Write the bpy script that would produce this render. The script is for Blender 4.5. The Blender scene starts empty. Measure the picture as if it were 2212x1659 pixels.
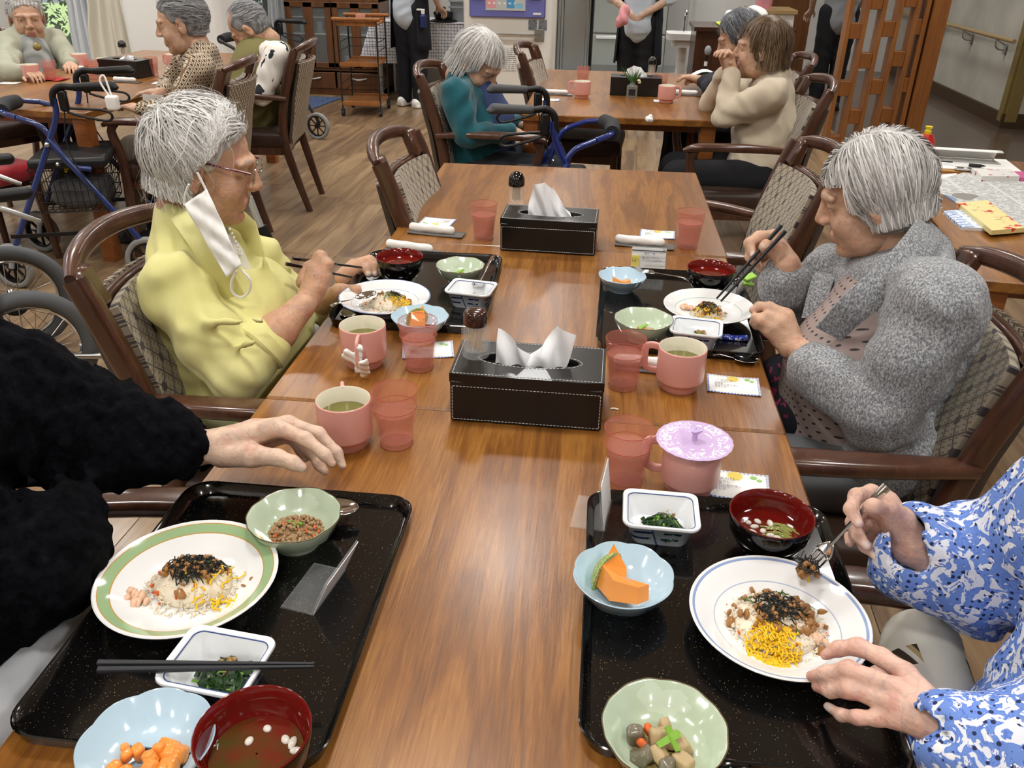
import bpy, bmesh, math, random
import numpy as np
from math import sin, cos, pi, radians as rad
from mathutils import Vector, Matrix

scene = bpy.context.scene
COL = scene.collection

# ------------------------------------------------------------------ camera
IMG_W, IMG_H, FPX = 2212, 1659, 1815.8
CAM = np.array([.5635, 0., 1.424])
_yaw, _pit, _rol = -.1011, .4905, .0178
FW = np.array([sin(_yaw)*cos(_pit), cos(_yaw)*cos(_pit), -sin(_pit)])
_r0 = np.array([cos(_yaw), -sin(_yaw), 0.]); _u0 = np.cross(_r0, FW)
RT = cos(_rol)*_r0 + sin(_rol)*_u0
UPV = -sin(_rol)*_r0 + cos(_rol)*_u0
cam_data = bpy.data.cameras.new('camera'); cam = bpy.data.objects.new('camera', cam_data); COL.objects.link(cam)
cam.matrix_world = Matrix([[RT[i], UPV[i], -FW[i], CAM[i]] for i in range(3)] + [[0, 0, 0, 1]])
cam_data.sensor_width = 36.; cam_data.lens = 36.*FPX/IMG_W
cam_data.clip_start = .02; cam_data.clip_end = 200
scene.camera = cam

# ------------------------------------------------------------------ world: daylight outside the windows
world = bpy.data.worlds.new('daylight'); scene.world = world; world.use_nodes = True
_bg = world.node_tree.nodes['Background']
_sky = world.node_tree.nodes.new('ShaderNodeTexSky'); _sky.sky_type = 'HOSEK_WILKIE'
_sky.sun_direction = (.5, -.35, .8); _sky.turbidity = 4
world.node_tree.links.new(_sky.outputs[0], _bg.inputs[0]); _bg.inputs[1].default_value = 2.6
sun_data = bpy.data.lights.new('sun', 'SUN'); sun_data.energy = 14.; sun_data.angle = .02
sun = bpy.data.objects.new('sun', sun_data); COL.objects.link(sun)
sun.rotation_euler = Vector((-.5, .35, -.8)).to_track_quat('-Z', 'Y').to_euler()     # lights the garden from over the building

# ------------------------------------------------------------------ exposure
scene.view_settings.view_transform = 'Standard'; scene.view_settings.look = 'None'
scene.view_settings.gamma = 1.; scene.view_settings.exposure = -.1
scene.view_settings.use_curve_mapping = False
scene.cycles.max_bounces = 4; scene.cycles.diffuse_bounces = 3; scene.cycles.glossy_bounces = 2; scene.cycles.transmission_bounces = 4; scene.cycles.transparent_max_bounces = 12
scene.cycles.caustics_reflective = False; scene.cycles.caustics_refractive = False; scene.cycles.adaptive_threshold = .12; scene.cycles.adaptive_min_samples = 16
CEIL = 2.55
LAMPS = [(x, y) for y in (-1.6, -.1, 1.45, 3.0, 4.55, 6.1, 7.65) for x in (-2.8, -1.28, .23, 1.75)] + [(3.3, 6.2), (3.3, 8.6), (.4, 9.4), (-4.1, 3.0), (-4.1, 4.55), (-4.1, 6.1), (-2.2, 8.1), (-3.5, 6.75), (1.5, 9.7), (1.0, 10.4)]  # downlight grid; single entries mostly added to brighten far left, back and kitchen
LAMP_W = 10.8
LAMP_COL = (1., .985, .955)

def ray(px, py): return FW + RT*(px-IMG_W/2)/FPX - UPV*(py-IMG_H/2)/FPX
def PZ(px, py, z):
    d = ray(px, py); return CAM + d*((z-CAM[2])/d[2])
def PY(px, py, y):
    d = ray(px, py); return CAM + d*((y-CAM[1])/d[1])
def PX(px, py, x):
    d = ray(px, py); return CAM + d*((x-CAM[0])/d[0])
def PD(px, py, d): return CAM + ray(px, py)*d
# ------------------------------------------------------------------ objects
def tag(o, label=None, cat=None, group=None, kind=None):
    if label: o['label'] = label
    if cat: o['category'] = cat
    if group: o['group'] = group
    if kind: o['kind'] = kind
    return o
def thing(name, label, cat, loc=(0, 0, 0), rz=0., group=None):
    o = bpy.data.objects.new(name, None); COL.objects.link(o)
    o.empty_display_size = .05; o.location = tuple(float(v) for v in loc); o.rotation_euler = (0, 0, rz)
    return tag(o, label, cat, group)
def raw_mesh(name, V, F):
    me = bpy.data.meshes.new(name)
    V = np.asarray(V, np.float32)
    if isinstance(F, np.ndarray):
        n, k = F.shape
        me.vertices.add(len(V)); me.vertices.foreach_set('co', V.ravel())
        me.loops.add(n*k); me.loops.foreach_set('vertex_index', F.astype(np.int32).ravel())
        me.polygons.add(n); me.polygons.foreach_set('loop_start', np.arange(0, n*k, k, dtype=np.int32))
        me.update(calc_edges=True)
    else:
        me.from_pydata(V.tolist(), [], F)
    return me
def link(name, me, mats, parent=None, smooth=True, mi=None, loc=None, rz=None):
    o = bpy.data.objects.new(name, me); COL.objects.link(o)
    for m in (mats if isinstance(mats, (list, tuple)) else [mats]): me.materials.append(m)
    if smooth: me.polygons.foreach_set('use_smooth', np.ones(len(me.polygons), bool))
    if mi is not None: me.polygons.foreach_set('material_index', np.asarray(mi, np.int32))
    if parent: o.parent = parent
    if loc is not None: o.location = tuple(float(v) for v in loc)
    if rz: o.rotation_euler = (0, 0, rz)
    return o
def again(o, parent=None, loc=None, rot=None, name=None):
    c = o.copy(); COL.objects.link(c); c.parent = parent
    if loc is not None: c.location = tuple(float(v) for v in loc)
    if rot is not None: c.rotation_euler = rot
    if name: c.name = name
    return c
def dup(root, loc, rz=None, label=None, rot=None):
    r = again(root, None, loc)
    if rz is not None: r.rotation_euler = (0, 0, rz)
    if rot is not None: r.rotation_euler = rot
    if label: r['label'] = label
    for ch in list(root.children):
        c = again(ch, r)
        for g in list(ch.children): again(g, c)
    return r

def rotm(rx=0, ry=0, rz=0):
    cx, sx, cy, sy, cz, sz = cos(rx), sin(rx), cos(ry), sin(ry), cos(rz), sin(rz)
    return np.array([[cz, -sz, 0], [sz, cz, 0], [0, 0, 1]]) @ np.array([[cy, 0, sy], [0, 1, 0], [-sy, 0, cy]]) @ np.array([[1, 0, 0], [0, cx, -sx], [0, sx, cx]])
def unit(v):
    v = np.asarray(v, float); return v/max(1e-9, np.linalg.norm(v))
def frame(x, up):
    x = unit(x); y = unit(np.cross(up, x)); return np.stack([x, y, np.cross(x, y)], 1)   # columns
def spline(pts, n):
    P = np.asarray(pts, float); m = len(P)
    if m < 3: t = np.linspace(0, 1, n)[:, None]; return P[0]*(1-t)+P[-1]*t
    Q = np.vstack([2*P[0]-P[1], P, 2*P[-1]-P[-2]]); out = []
    for s in np.linspace(0, m-1-1e-9, n):
        i = int(s); t = s-i; a, b, c, d = Q[i:i+4]
        out.append(.5*((2*b)+(c-a)*t+(2*a-5*b+4*c-d)*t*t+(3*b-a-3*c+d)*t**3))
    return np.array(out)
def rrect(w, h, r, n=4):
    out = []
    for cx, cy, a0 in ((w/2-r, h/2-r, 0), (-w/2+r, h/2-r, 90), (-w/2+r, -h/2+r, 180), (w/2-r, -h/2+r, 270)):
        for i in range(n+1):
            a = rad(a0+90*i/n); out.append((cx+r*cos(a), cy+r*sin(a)))
    return out
def circ(r, n, r2=None): return [(r*cos(2*pi*i/n), (r2 or r)*sin(2*pi*i/n)) for i in range(n)]

class G:
    """collects shapes of one mesh"""
    def __init__(s): s.V = []; s.F = []; s.M = []; s.m = 0
    def add(s, V, F):
        b = len(s.V); s.V.extend([tuple(map(float, v)) for v in V])
        for f in F: s.F.append(tuple(i+b for i in f)); s.M.append(s.m)
        return s
    def box(s, c, size, R=None, bev=.003):
        h = np.asarray(size, float)/2; b = min(bev, h.min()*.49); V = []; c = np.asarray(c, float)
        ix = {}
        for X in (-1, 1):
            for Y in (-1, 1):
                for Z in (-1, 1):
                    for ax in range(3):
                        v = np.array([X, Y, Z])*(h-b); v[ax] = (X, Y, Z)[ax]*h[ax]
                        ix[X, Y, Z, ax] = len(V); V.append(v)
        F = []
        def q(ax, sg, o):
            u, w = [a for a in range(3) if a != ax]
            k = []
            for p, r in ((-1, -1), (1, -1), (1, 1), (-1, 1)):
                t = [0, 0, 0]; t[ax] = sg; t[u] = p; t[w] = r; k.append(ix[t[0], t[1], t[2], ax])
            F.append(k if o else k[::-1])
        for ax in range(3):
            q(ax, 1, ax != 1); q(ax, -1, ax == 1)
        for a in range(3):
            u, w = [k for k in range(3) if k != a]
            for p in (-1, 1):
                for r in (-1, 1):
                    t0 = [0, 0, 0]; t0[a] = -1; t0[u] = p; t0[w] = r; t1 = list(t0); t1[a] = 1
                    f = [ix[(*t0, u)], ix[(*t1, u)], ix[(*t1, w)], ix[(*t0, w)]]
                    F.append(f if (p*r > 0) != (a != 1) else f[::-1])
        for X in (-1, 1):
            for Y in (-1, 1):
                for Z in (-1, 1):
                    f = [ix[X, Y, Z, 0], ix[X, Y, Z, 1], ix[X, Y, Z, 2]]; F.append(f if X*Y*Z > 0 else f[::-1])
        V = np.array(V)
        if R is not None: V = V @ np.asarray(R).T
        return s.add(V+c, F)
    def lathe(s, prof, n=32, c=(0, 0, 0), R=None, fr=None):
        """prof: (r,z) list, bottom to top; fr(theta, r, z) may change (r, z)"""
        V = []; F = []; m = len(prof)
        for i in range(n):
            a = 2*pi*i/n
            for r, z in prof:
                if fr: r, z = fr(a, r, z)
                V.append((r*cos(a), r*sin(a), z))
        for i in range(n):
            j = (i+1) % n
            for k in range(m-1): F.append((i*m+k, j*m+k, j*m+k+1, i*m+k+1))
        V = np.array(V)
        if R is not None: V = V @ np.asarray(R).T
        s.add(V+np.asarray(c, float), F)
        return s
    def tube(s, pts, r, n=10, sm=0, caps=True, closed=False, sec=None, up=None, scale=None):
        P = spline(pts, sm) if sm else np.asarray(pts, float)
        m = len(P); rr = np.interp(np.linspace(0, 1, m), np.linspace(0, 1, len(r)), r) if hasattr(r, '__len__') else np.full(m, r)
        if sec is None: S = np.array(circ(1, n))
        else: S = np.array(sec); rr = np.ones(m) if scale is None else np.interp(np.linspace(0, 1, m), np.linspace(0, 1, len(scale)), scale)
        n = len(S)
        T = np.gradient(P, axis=0) if not closed else np.roll(P, -1, 0)-np.roll(P, 1, 0)
        T /= np.linalg.norm(T, axis=1)[:, None]+1e-12
        if up is not None: N = np.asarray(up, float)
        else:
            N = np.array([0, 0, 1.]) if abs(T[0][2]) < .9 else np.array([1., 0, 0])
        V = []
        for i in range(m):
            N = N - T[i]*(N@T[i]); N = unit(N); B = np.cross(T[i], N)
            V.append(P[i]+rr[i]*(S[:, :1]*B+S[:, 1:]*N))
            if up is not None: N = np.asarray(up, float)
        V = np.vstack(V); F = []
        for i in range(m if closed else m-1):
            j = (i+1) % m
            for k in range(n): F.append((i*n+k, j*n+k, j*n+(k+1) % n, i*n+(k+1) % n))
        if caps and not closed: F.append(tuple(range(n))); F.append(tuple((m-1)*n+k for k in range(n))[::-1])
        return s.add(V, F)
    def cyl(s, a, b, r, n=16, r2=None): return s.tube([a, b], [r, r if r2 is None else r2], n)
    def ball(s, c, r, n=12, R=None):
        r = np.broadcast_to(np.asarray(r, float), 3); V = [(0, 0, -1)]; F = []; k = n//2
        for i in range(1, k):
            t = -pi/2+pi*i/k
            for j in range(n): V.append((cos(t)*cos(2*pi*j/n), cos(t)*sin(2*pi*j/n), sin(t)))
        V.append((0, 0, 1)); L = len(V)-1
        for j in range(n): F.append((0, 1+(j+1) % n, 1+j)); F.append((L, L-n+j, L-n+(j+1) % n))
        for i in range(k-2):
            for j in range(n): a = 1+i*n; F.append((a+j, a+(j+1) % n, a+n+(j+1) % n, a+n+j))
        V = np.array(V)*r
        if R is not None: V = V @ np.asarray(R).T
        return s.add(V+np.asarray(c, float), F)
    def prism(s, poly, z0, z1, f=lambda x, y, z: (x, y, z)):
        n = len(poly); V = [f(x, y, z0) for x, y in poly]+[f(x, y, z1) for x, y in poly]
        F = [tuple(range(n))[::-1], tuple(range(n, 2*n))]+[(i, (i+1) % n, n+(i+1) % n, n+i) for i in range(n)]
        return s.add(V, F)
    def sheet(s, fn, nu, nv, thick=0.):
        V = [fn(u/nu, v/nv) for u in range(nu+1) for v in range(nv+1)]
        F = [(u*(nv+1)+v, (u+1)*(nv+1)+v, (u+1)*(nv+1)+v+1, u*(nv+1)+v+1) for u in range(nu) for v in range(nv)]
        if thick:
            A = np.array(V, float).reshape(nu+1, nv+1, 3); N = np.cross(np.gradient(A, axis=0), np.gradient(A, axis=1)); N /= np.linalg.norm(N, axis=2)[..., None]+1e-12
            B = (A-N*thick).reshape(-1, 3); b = len(V); V = V+[tuple(x) for x in B]; F = F+[tuple(i+b for i in f[::-1]) for f in F]
            W = nv+1
            for u in range(nu):
                F.append((u*W, b+u*W, b+(u+1)*W, (u+1)*W)); F.append((u*W+nv, (u+1)*W+nv, b+(u+1)*W+nv, b+u*W+nv))
            for v in range(nv):
                F.append((v, v+1, b+v+1, b+v)); F.append((nu*W+v, b+nu*W+v, b+nu*W+v+1, nu*W+v+1))
        return s.add(V, F)
    def move(s, R=None, t=(0, 0, 0), frm=0):
        V = np.array(s.V[frm:])
        if R is not None: V = V @ np.asarray(R).T
        s.V[frm:] = [tuple(v) for v in V+np.asarray(t, float)]; return s
    def build(s, name, mats, parent=None, smooth=True, loc=None, rz=None, ang=40):
        me = bpy.data.meshes.new(name); me.from_pydata(s.V, [], s.F)
        o = link(name, me, mats, parent, smooth, s.M, loc, rz)
        if smooth: me.set_sharp_from_angle(angle=rad(ang))
        return o

# ------------------------------------------------------------------ shader node expressions
class E:
    """a shader value; arithmetic on it adds Math nodes"""
    def __init__(s, nt, sock): s.nt = nt; s.k = sock
    def _op(s, op, *o, clamp=False):
        n = s.nt.nodes.new('ShaderNodeMath'); n.operation = op; n.use_clamp = clamp
        for i, v in enumerate((s,)+o):
            if isinstance(v, E): s.nt.links.new(v.k, n.inputs[i])
            else: n.inputs[i].default_value = v
        return E(s.nt, n.outputs[0])
    def __add__(s, o): return s._op('ADD', o)
    def __radd__(s, o): return s._op('ADD', o)
    def __sub__(s, o): return s._op('SUBTRACT', o)
    def __rsub__(s, o): return s._op('MULTIPLY', -1.)._op('ADD', o)
    def __mul__(s, o): return s._op('MULTIPLY', o)
    __rmul__ = __mul__
    def __truediv__(s, o): return s._op('DIVIDE', o)
    def __lt__(s, o): return s._op('LESS_THAN', o)
    def __gt__(s, o): return s._op('GREATER_THAN', o)
    def fr(s): return s._op('FRACT')
    def fl(s): return s._op('FLOOR')
    def ab(s): return s._op('ABSOLUTE')
    def si(s): return s._op('SINE')
    def sq(s): return s._op('SQRT')
    def pw(s, o): return s._op('POWER', o)
    def mn(s, o): return s._op('MINIMUM', o)
    def mx(s, o): return s._op('MAXIMUM', o)
    def step(s, a, b):
        n = s.nt.nodes.new('ShaderNodeMapRange'); n.interpolation_type = 'SMOOTHSTEP'; s.nt.links.new(s.k, n.inputs[0])
        n.inputs[1].default_value = a; n.inputs[2].default_value = b; return E(s.nt, n.outputs[0])
class Mat:
    def __init__(s, name, col=(.8, .8, .8), rough=.5, metal=0., coat=0., trans=0., ior=1.45, spec=.5, sss=0., sheen=0., alpha=1., emit=None, coatr=.05):
        m = bpy.data.materials.new(name); m.use_nodes = True; s.m = m; s.nt = m.node_tree
        s.b = s.nt.nodes['Principled BSDF']; I = s.b.inputs
        I['Base Color'].default_value = (*col, 1); I['Roughness'].default_value = rough; I['Metallic'].default_value = metal
        I['Coat Weight'].default_value = coat; I['Coat Roughness'].default_value = coatr; I['Transmission Weight'].default_value = trans; I['IOR'].default_value = ior
        I['Specular IOR Level'].default_value = spec; I['Alpha'].default_value = alpha
        if sss and False:
            I['Subsurface Weight'].default_value = sss; I['Subsurface Radius'].default_value = (1., .4, .2); I['Subsurface Scale'].default_value = .006
        if sheen: I['Sheen Weight'].default_value = sheen; I['Sheen Roughness'].default_value = .5
        if emit: I['Emission Color'].default_value = (*emit[0], 1); I['Emission Strength'].default_value = emit[1]
        s._c = None
    def xyz(s, kind='Object', sc=(1, 1, 1), rz=0.):
        t = s.nt.nodes.new('ShaderNodeTexCoord'); p = s.nt.nodes.new('ShaderNodeMapping'); p.inputs['Scale'].default_value = sc; p.inputs['Rotation'].default_value = (0, 0, rz)
        s.nt.links.new(t.outputs[kind], p.inputs[0]); s._v = p.outputs[0]; x = s.nt.nodes.new('ShaderNodeSeparateXYZ'); s.nt.links.new(p.outputs[0], x.inputs[0])
        return [E(s.nt, x.outputs[i]) for i in range(3)]
    def noise(s, scale, sc=(1, 1, 1), detail=4, rough=.55, kind='Object', dist=0.):
        s.xyz(kind, sc); n = s.nt.nodes.new('ShaderNodeTexNoise'); s.nt.links.new(s._v, n.inputs['Vector'])
        n.inputs['Scale'].default_value = scale; n.inputs['Detail'].default_value = detail; n.inputs['Roughness'].default_value = rough; n.inputs['Distortion'].default_value = dist
        return E(s.nt, n.outputs[0])
    def voro(s, scale, sc=(1, 1, 1), kind='Object', feat='F1', out='Distance', rnd=1.):
        s.xyz(kind, sc); n = s.nt.nodes.new('ShaderNodeTexVoronoi'); n.feature = feat; s.nt.links.new(s._v, n.inputs['Vector']); n.inputs['Scale'].default_value = scale
        n.inputs['Randomness'].default_value = rnd
        if out == 'Color':
            x = s.nt.nodes.new('ShaderNodeSeparateXYZ'); s.nt.links.new(n.outputs['Color'], x.inputs[0]); return E(s.nt, x.outputs[0])
        return E(s.nt, n.outputs[out])
    def rnd(s):
        n = s.nt.nodes.new('ShaderNodeObjectInfo'); return E(s.nt, n.outputs['Random'])
    def attr(s, name, i=0):
        n = s.nt.nodes.new('ShaderNodeAttribute'); n.attribute_name = name
        x = s.nt.nodes.new('ShaderNodeSeparateXYZ'); s.nt.links.new(n.outputs['Color'], x.inputs[0]); return E(s.nt, x.outputs[i])
    def ramp(s, e, stops):
        n = s.nt.nodes.new('ShaderNodeValToRGB'); s.nt.links.new(e.k, n.inputs[0]); el = n.color_ramp.elements
        while len(el) < len(stops): el.new(.5)
        for q, (p, c) in zip(el, stops): q.position = p; q.color = (*c, 1)
        s._c = n.outputs[0]; s.nt.links.new(s._c, s.b.inputs['Base Color']); return s
    def over(s, e, col, mult=False):
        """lay a colour over the base colour where e is 1"""
        n = s.nt.nodes.new('ShaderNodeMix'); n.data_type = 'RGBA'; n.blend_type = 'MULTIPLY' if mult else 'MIX'
        if isinstance(e, E): s.nt.links.new(e.k, n.inputs[0])
        else: n.inputs[0].default_value = e
        if s._c is None: n.inputs[6].default_value = s.b.inputs['Base Color'].default_value
        else: s.nt.links.new(s._c, n.inputs[6])
        n.inputs[7].default_value = (*col, 1); s._c = n.outputs[2]; s.nt.links.new(s._c, s.b.inputs['Base Color']); return s
    def bump(s, e, strength=.3, dist=.002):
        n = s.nt.nodes.new('ShaderNodeBump'); n.inputs['Strength'].default_value = strength; n.inputs['Distance'].default_value = dist
        s.nt.links.new(e.k, n.inputs['Height'])
        if s.b.inputs['Normal'].is_linked: s.nt.links.new(s.b.inputs['Normal'].links[0].from_socket, n.inputs['Normal'])
        s.nt.links.new(n.outputs[0], s.b.inputs['Normal']); return s
    def to(s, e, inp): s.nt.links.new(e.k, s.b.inputs[inp]); return s
def mat(name, *a, **k): return Mat(name, *a, **k).m

# ------------------------------------------------------------------ implicit surfaces (bodies, clothes, soft things)
class S:
    """smooth union of round cones, ellipsoids and boxes, meshed as one continuous skin"""
    def __init__(s, k=.012): s.P = []; s.k = k
    def cone(s, a, b, r1, r2=None, k=None, op=1):
        a = np.asarray(a, float); b = np.asarray(b, float); r2 = r1 if r2 is None else r2; R = max(r1, r2)
        s.P.append(('c', a, b, r1, r2, np.minimum(a, b)-R, np.maximum(a, b)+R, s.k if k is None else k, op)); return s
    def chain(s, pts, rs, k=None):
        for i in range(len(pts)-1): s.cone(pts[i], pts[i+1], rs[i], rs[i+1], k)
        return s
    def ell(s, c, r, R=None, k=None, op=1):
        c = np.asarray(c, float); r = np.broadcast_to(np.asarray(r, float), 3); R = np.eye(3) if R is None else np.asarray(R); e = np.abs(R)@r
        s.P.append(('e', c, R, r, None, c-e, c+e, s.k if k is None else k, op)); return s
    def box(s, c, h, r=.004, R=None, k=None, op=1):
        c = np.asarray(c, float); h = np.asarray(h, float); R = np.eye(3) if R is None else np.asarray(R); e = np.abs(R)@h
        s.P.append(('b', c, R, h, r, c-e, c+e, s.k if k is None else k, op)); return s
    def mesh(s, vox, disp=None, R=None, t=None):
        lo = np.min([p[5] for p in s.P if p[8] > 0], 0)-vox*2.5-.012; hi = np.max([p[6] for p in s.P if p[8] > 0], 0)+vox*2.5+.012
        n = np.ceil((hi-lo)/vox).astype(int)+1
        ax = [(lo[i]+vox*np.arange(n[i])).astype(np.float32) for i in range(3)]
        D = np.full(n, .05, np.float32)
        for typ, a, b, c, d, p0, p1, k, op in s.P:
            m = k+vox*3
            i0 = np.maximum(0, np.floor((p0-m-lo)/vox).astype(int)); i1 = np.minimum(n, np.ceil((p1+m-lo)/vox).astype(int)+1)
            if (i1 <= i0).any(): continue
            x = ax[0][i0[0]:i1[0]][:, None, None]; y = ax[1][i0[1]:i1[1]][None, :, None]; z = ax[2][i0[2]:i1[2]][None, None, :]
            if typ == 'c':
                ba = b-a; L = float(ba@ba)+1e-12; X, Y, Z = x-a[0], y-a[1], z-a[2]
                h = np.clip((X*ba[0]+Y*ba[1]+Z*ba[2])/L, 0, 1)
                q = np.sqrt((X-h*ba[0])**2+(Y-h*ba[1])**2+(Z-h*ba[2])**2)-(c+(d-c)*h)
            else:
                X, Y, Z = x-a[0], y-a[1], z-a[2]; u = [b[0, i]*X+b[1, i]*Y+b[2, i]*Z for i in range(3)]
                if typ == 'e':
                    k0 = np.sqrt(sum((u[i]/c[i])**2 for i in range(3))); k1 = np.sqrt(sum((u[i]/c[i]**2)**2 for i in range(3)))+1e-9
                    q = k0*(k0-1)/k1
                else:
                    w = [np.abs(u[i])-(c[i]-d) for i in range(3)]
                    q = np.sqrt(sum(np.maximum(w[i], 0)**2 for i in range(3)))+np.minimum(np.maximum(np.maximum(w[0], w[1]), w[2]), 0)-d
            sl = tuple(slice(i0[i], i1[i]) for i in range(3)); A = D[sl]; q = q.astype(np.float32)
            if op > 0:
                h = np.clip(.5+.5*(A-q)/k, 0, 1); D[sl] = A*(1-h)+q*h-k*h*(1-h)
            else:
                h = np.clip(.5-.5*(A+q)/k, 0, 1); D[sl] = A*(1-h)-q*h+k*h*(1-h)
        if disp is not None:
            D = D+disp(ax[0][:, None, None], ax[1][None, :, None], ax[2][None, None, :]).astype(np.float32)*(np.abs(D) < .045)
        V, F = snets(D); V = lo+V*vox
        if R is not None: V = V @ np.asarray(R).T
        if t is not None: V = V+np.asarray(t)
        return V, F
_CORN = [(i, j, k) for i in (0, 1) for j in (0, 1) for k in (0, 1)]
_EDG = [(a, b) for a in _CORN for b in _CORN if sum(abs(x-y) for x, y in zip(a, b)) == 1 and a < b]
def snets(D):
    s = D < 0; n = np.array(D.shape); c = np.zeros(n-1, np.int8)
    for i, j, k in _CORN: c += s[i:n[0]-1+i, j:n[1]-1+j, k:n[2]-1+k]
    act = (c > 0) & (c < 8); ix = np.full(act.shape, -1, np.int64); cells = np.argwhere(act); ix[act] = np.arange(len(cells))
    pos = np.zeros((len(cells), 3)); cnt = np.zeros(len(cells)); val = {q: D[cells[:, 0]+q[0], cells[:, 1]+q[1], cells[:, 2]+q[2]] for q in _CORN}
    for a, b in _EDG:
        da, db = val[a], val[b]; m = (da < 0) != (db < 0); t = np.where(m, da/np.where(m, da-db, 1), 0)
        pos += m[:, None]*(np.array(a)+t[:, None]*(np.array(b)-np.array(a))); cnt += m
    V = cells+pos/np.maximum(cnt, 1)[:, None]; Fs = []
    for ax in range(3):
        u, w = [(1, 2), (2, 0), (0, 1)][ax]
        A = s.take(range(n[ax]-1), ax); B = s.take(range(1, n[ax]), ax); e = np.argwhere(A != B)
        e = e[(e[:, u] > 0) & (e[:, w] > 0) & (e[:, u] < n[u]-1) & (e[:, w] < n[w]-1)]
        if not len(e): continue
        du = np.zeros(3, int); du[u] = 1; dw = np.zeros(3, int); dw[w] = 1
        g = lambda q: ix[q[:, 0], q[:, 1], q[:, 2]]
        Q = np.stack([g(e-du-dw), g(e-dw), g(e), g(e-du)], 1); ins = A[e[:, 0], e[:, 1], e[:, 2]]
        Q[~ins] = Q[~ins][:, ::-1]; Fs.append(Q)
    return V, np.vstack(Fs)
def relax(V, F, it=2, f=.5):
    e = np.vstack([F[:, [0, 1]], F[:, [1, 2]], F[:, [2, 3]], F[:, [3, 0]]]); a = np.r_[e[:, 0], e[:, 1]]; b = np.r_[e[:, 1], e[:, 0]]
    n = np.bincount(a, minlength=len(V))[:, None]+1e-9
    for _ in range(it):
        m = np.stack([np.bincount(a, V[b, i], len(V)) for i in range(3)], 1)/n; V = V+(m-V)*f
    return V
def joined(parts):
    Vs = []; Fs = []; b = 0
    for V, F in parts: Vs.append(V); Fs.append(F+b); b += len(V)
    return np.vstack(Vs), np.vstack(Fs)
def skin_obj(name, parts, mats, parent, origin=(0, 0, 0), cols=None):
    V, F = joined(parts); me = raw_mesh(name, V-np.asarray(origin), F); o = link(name, me, mats, parent)
    if cols is not None:
        a = me.attributes.new('tint', 'FLOAT_COLOR', 'POINT'); C = np.ones((len(V), 4), np.float32); C[:, :3] = cols(V); a.data.foreach_set('color', C.ravel())
    return o
# ------------------------------------------------------------------ colours and shared materials
def H(h):
    return tuple((v/12.92 if v <= .04045 else ((v+.055)/1.055)**2.4) for v in (int(h[i:i+2], 16)/255 for i in (0, 2, 4)))
MT = {}
def wood(name, dark, mid, light, axis=1, scale=26., rough=.3, coat=.4, bump=.25, var=.0):
    m = Mat(name, mid, rough=rough, coat=coat, coatr=.12)
    sc = [1., 1., 1.]; sc[axis] = .07
    n = m.noise(scale, tuple(sc), 5, .62, dist=.6); f = m.noise(scale*9, tuple(sc), 3, .6)
    e = n*.75+f*.25
    if var: e = e+(m.rnd()-.5)*var
    m.ramp(e, [(.3, dark), (.5, mid), (.7, light)]).bump(f*.7+n*.3, bump, .0015)
    return m
def plain(key, hexcol, rough=.5, **k):
    MT[key] = mat(key, H(hexcol), rough, **k); return MT[key]
_t = Mat('table_wood', H('9a5e2c'), rough=.33, spec=.6, coat=.3, coatr=.22)
_n = _t.noise(9, (1, .1, 1), 5, .6, dist=1.2); _w = (_n*26.).si()*.5+.5; _f = _t.noise(260, (1, .05, 1), 3, .6, dist=.4)
_t.ramp(_n*.3+_w*.2+_f*.5, [(.3, H('683f16')), (.5, H('84531f')), (.7, H('9e6b2f'))]).bump(_w*.3+_f*.7, .3, .0012)
MT['table'] = _t.m
MT['table_edge'] = wood('table_edge_wood', H('6e3c18'), H('8a5024'), H('9c6230'), axis=0, rough=.35, coat=.3, bump=.1).m
MT['dark_wood'] = wood('chair_wood', H('3a241a'), H('4f3022'), H('634131'), axis=2, rough=.28, coat=.5, bump=.08).m
MT['cab_wood'] = wood('cabinet_wood', H('54341c'), H('6b4325'), H('7d5230'), axis=2, rough=.4, coat=.2, bump=.08).m
MT['lattice'] = wood('lattice_wood', H('7d4a22'), H('98602f'), H('a9703a'), axis=2, rough=.45, coat=.15, bump=.08).m
plain('wall', 'f0efec', .85); plain('ceiling', 'f4f1ea', .9); plain('white', 'f2f1ee', .35); plain('offwhite', 'f3f0e8', .6)
plain('black', '0d0d0e', .45); plain('blackgloss', '0b0a0a', .12, coat=.6); plain('rubber', '26272a', .75); plain('greyrubber', '8b8d8c', .7)
plain('steel', 'b9bbba', .28, metal=1.); plain('chrome', 'd8d8d8', .1, metal=1.); plain('dkframe', '211d1b', .45)
plain('blue_paint', '1b2f78', .22, coat=.7); plain('navy', '14171f', .8); plain('paper', 'f3f2ee', .8); plain('purple', '7478c0', .45)
plain('glass', 'e8f0f0', .03, alpha=.1)
plain('red_seat', 'a31324', .8, sheen=.3); plain('cream_plastic', 'e3dca6', .45); plain('grey_plastic', '9aa0a6', .5); plain('brown_trim', '4a3620', .5); plain('khaki_trim', '8d7a45', .5)

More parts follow.
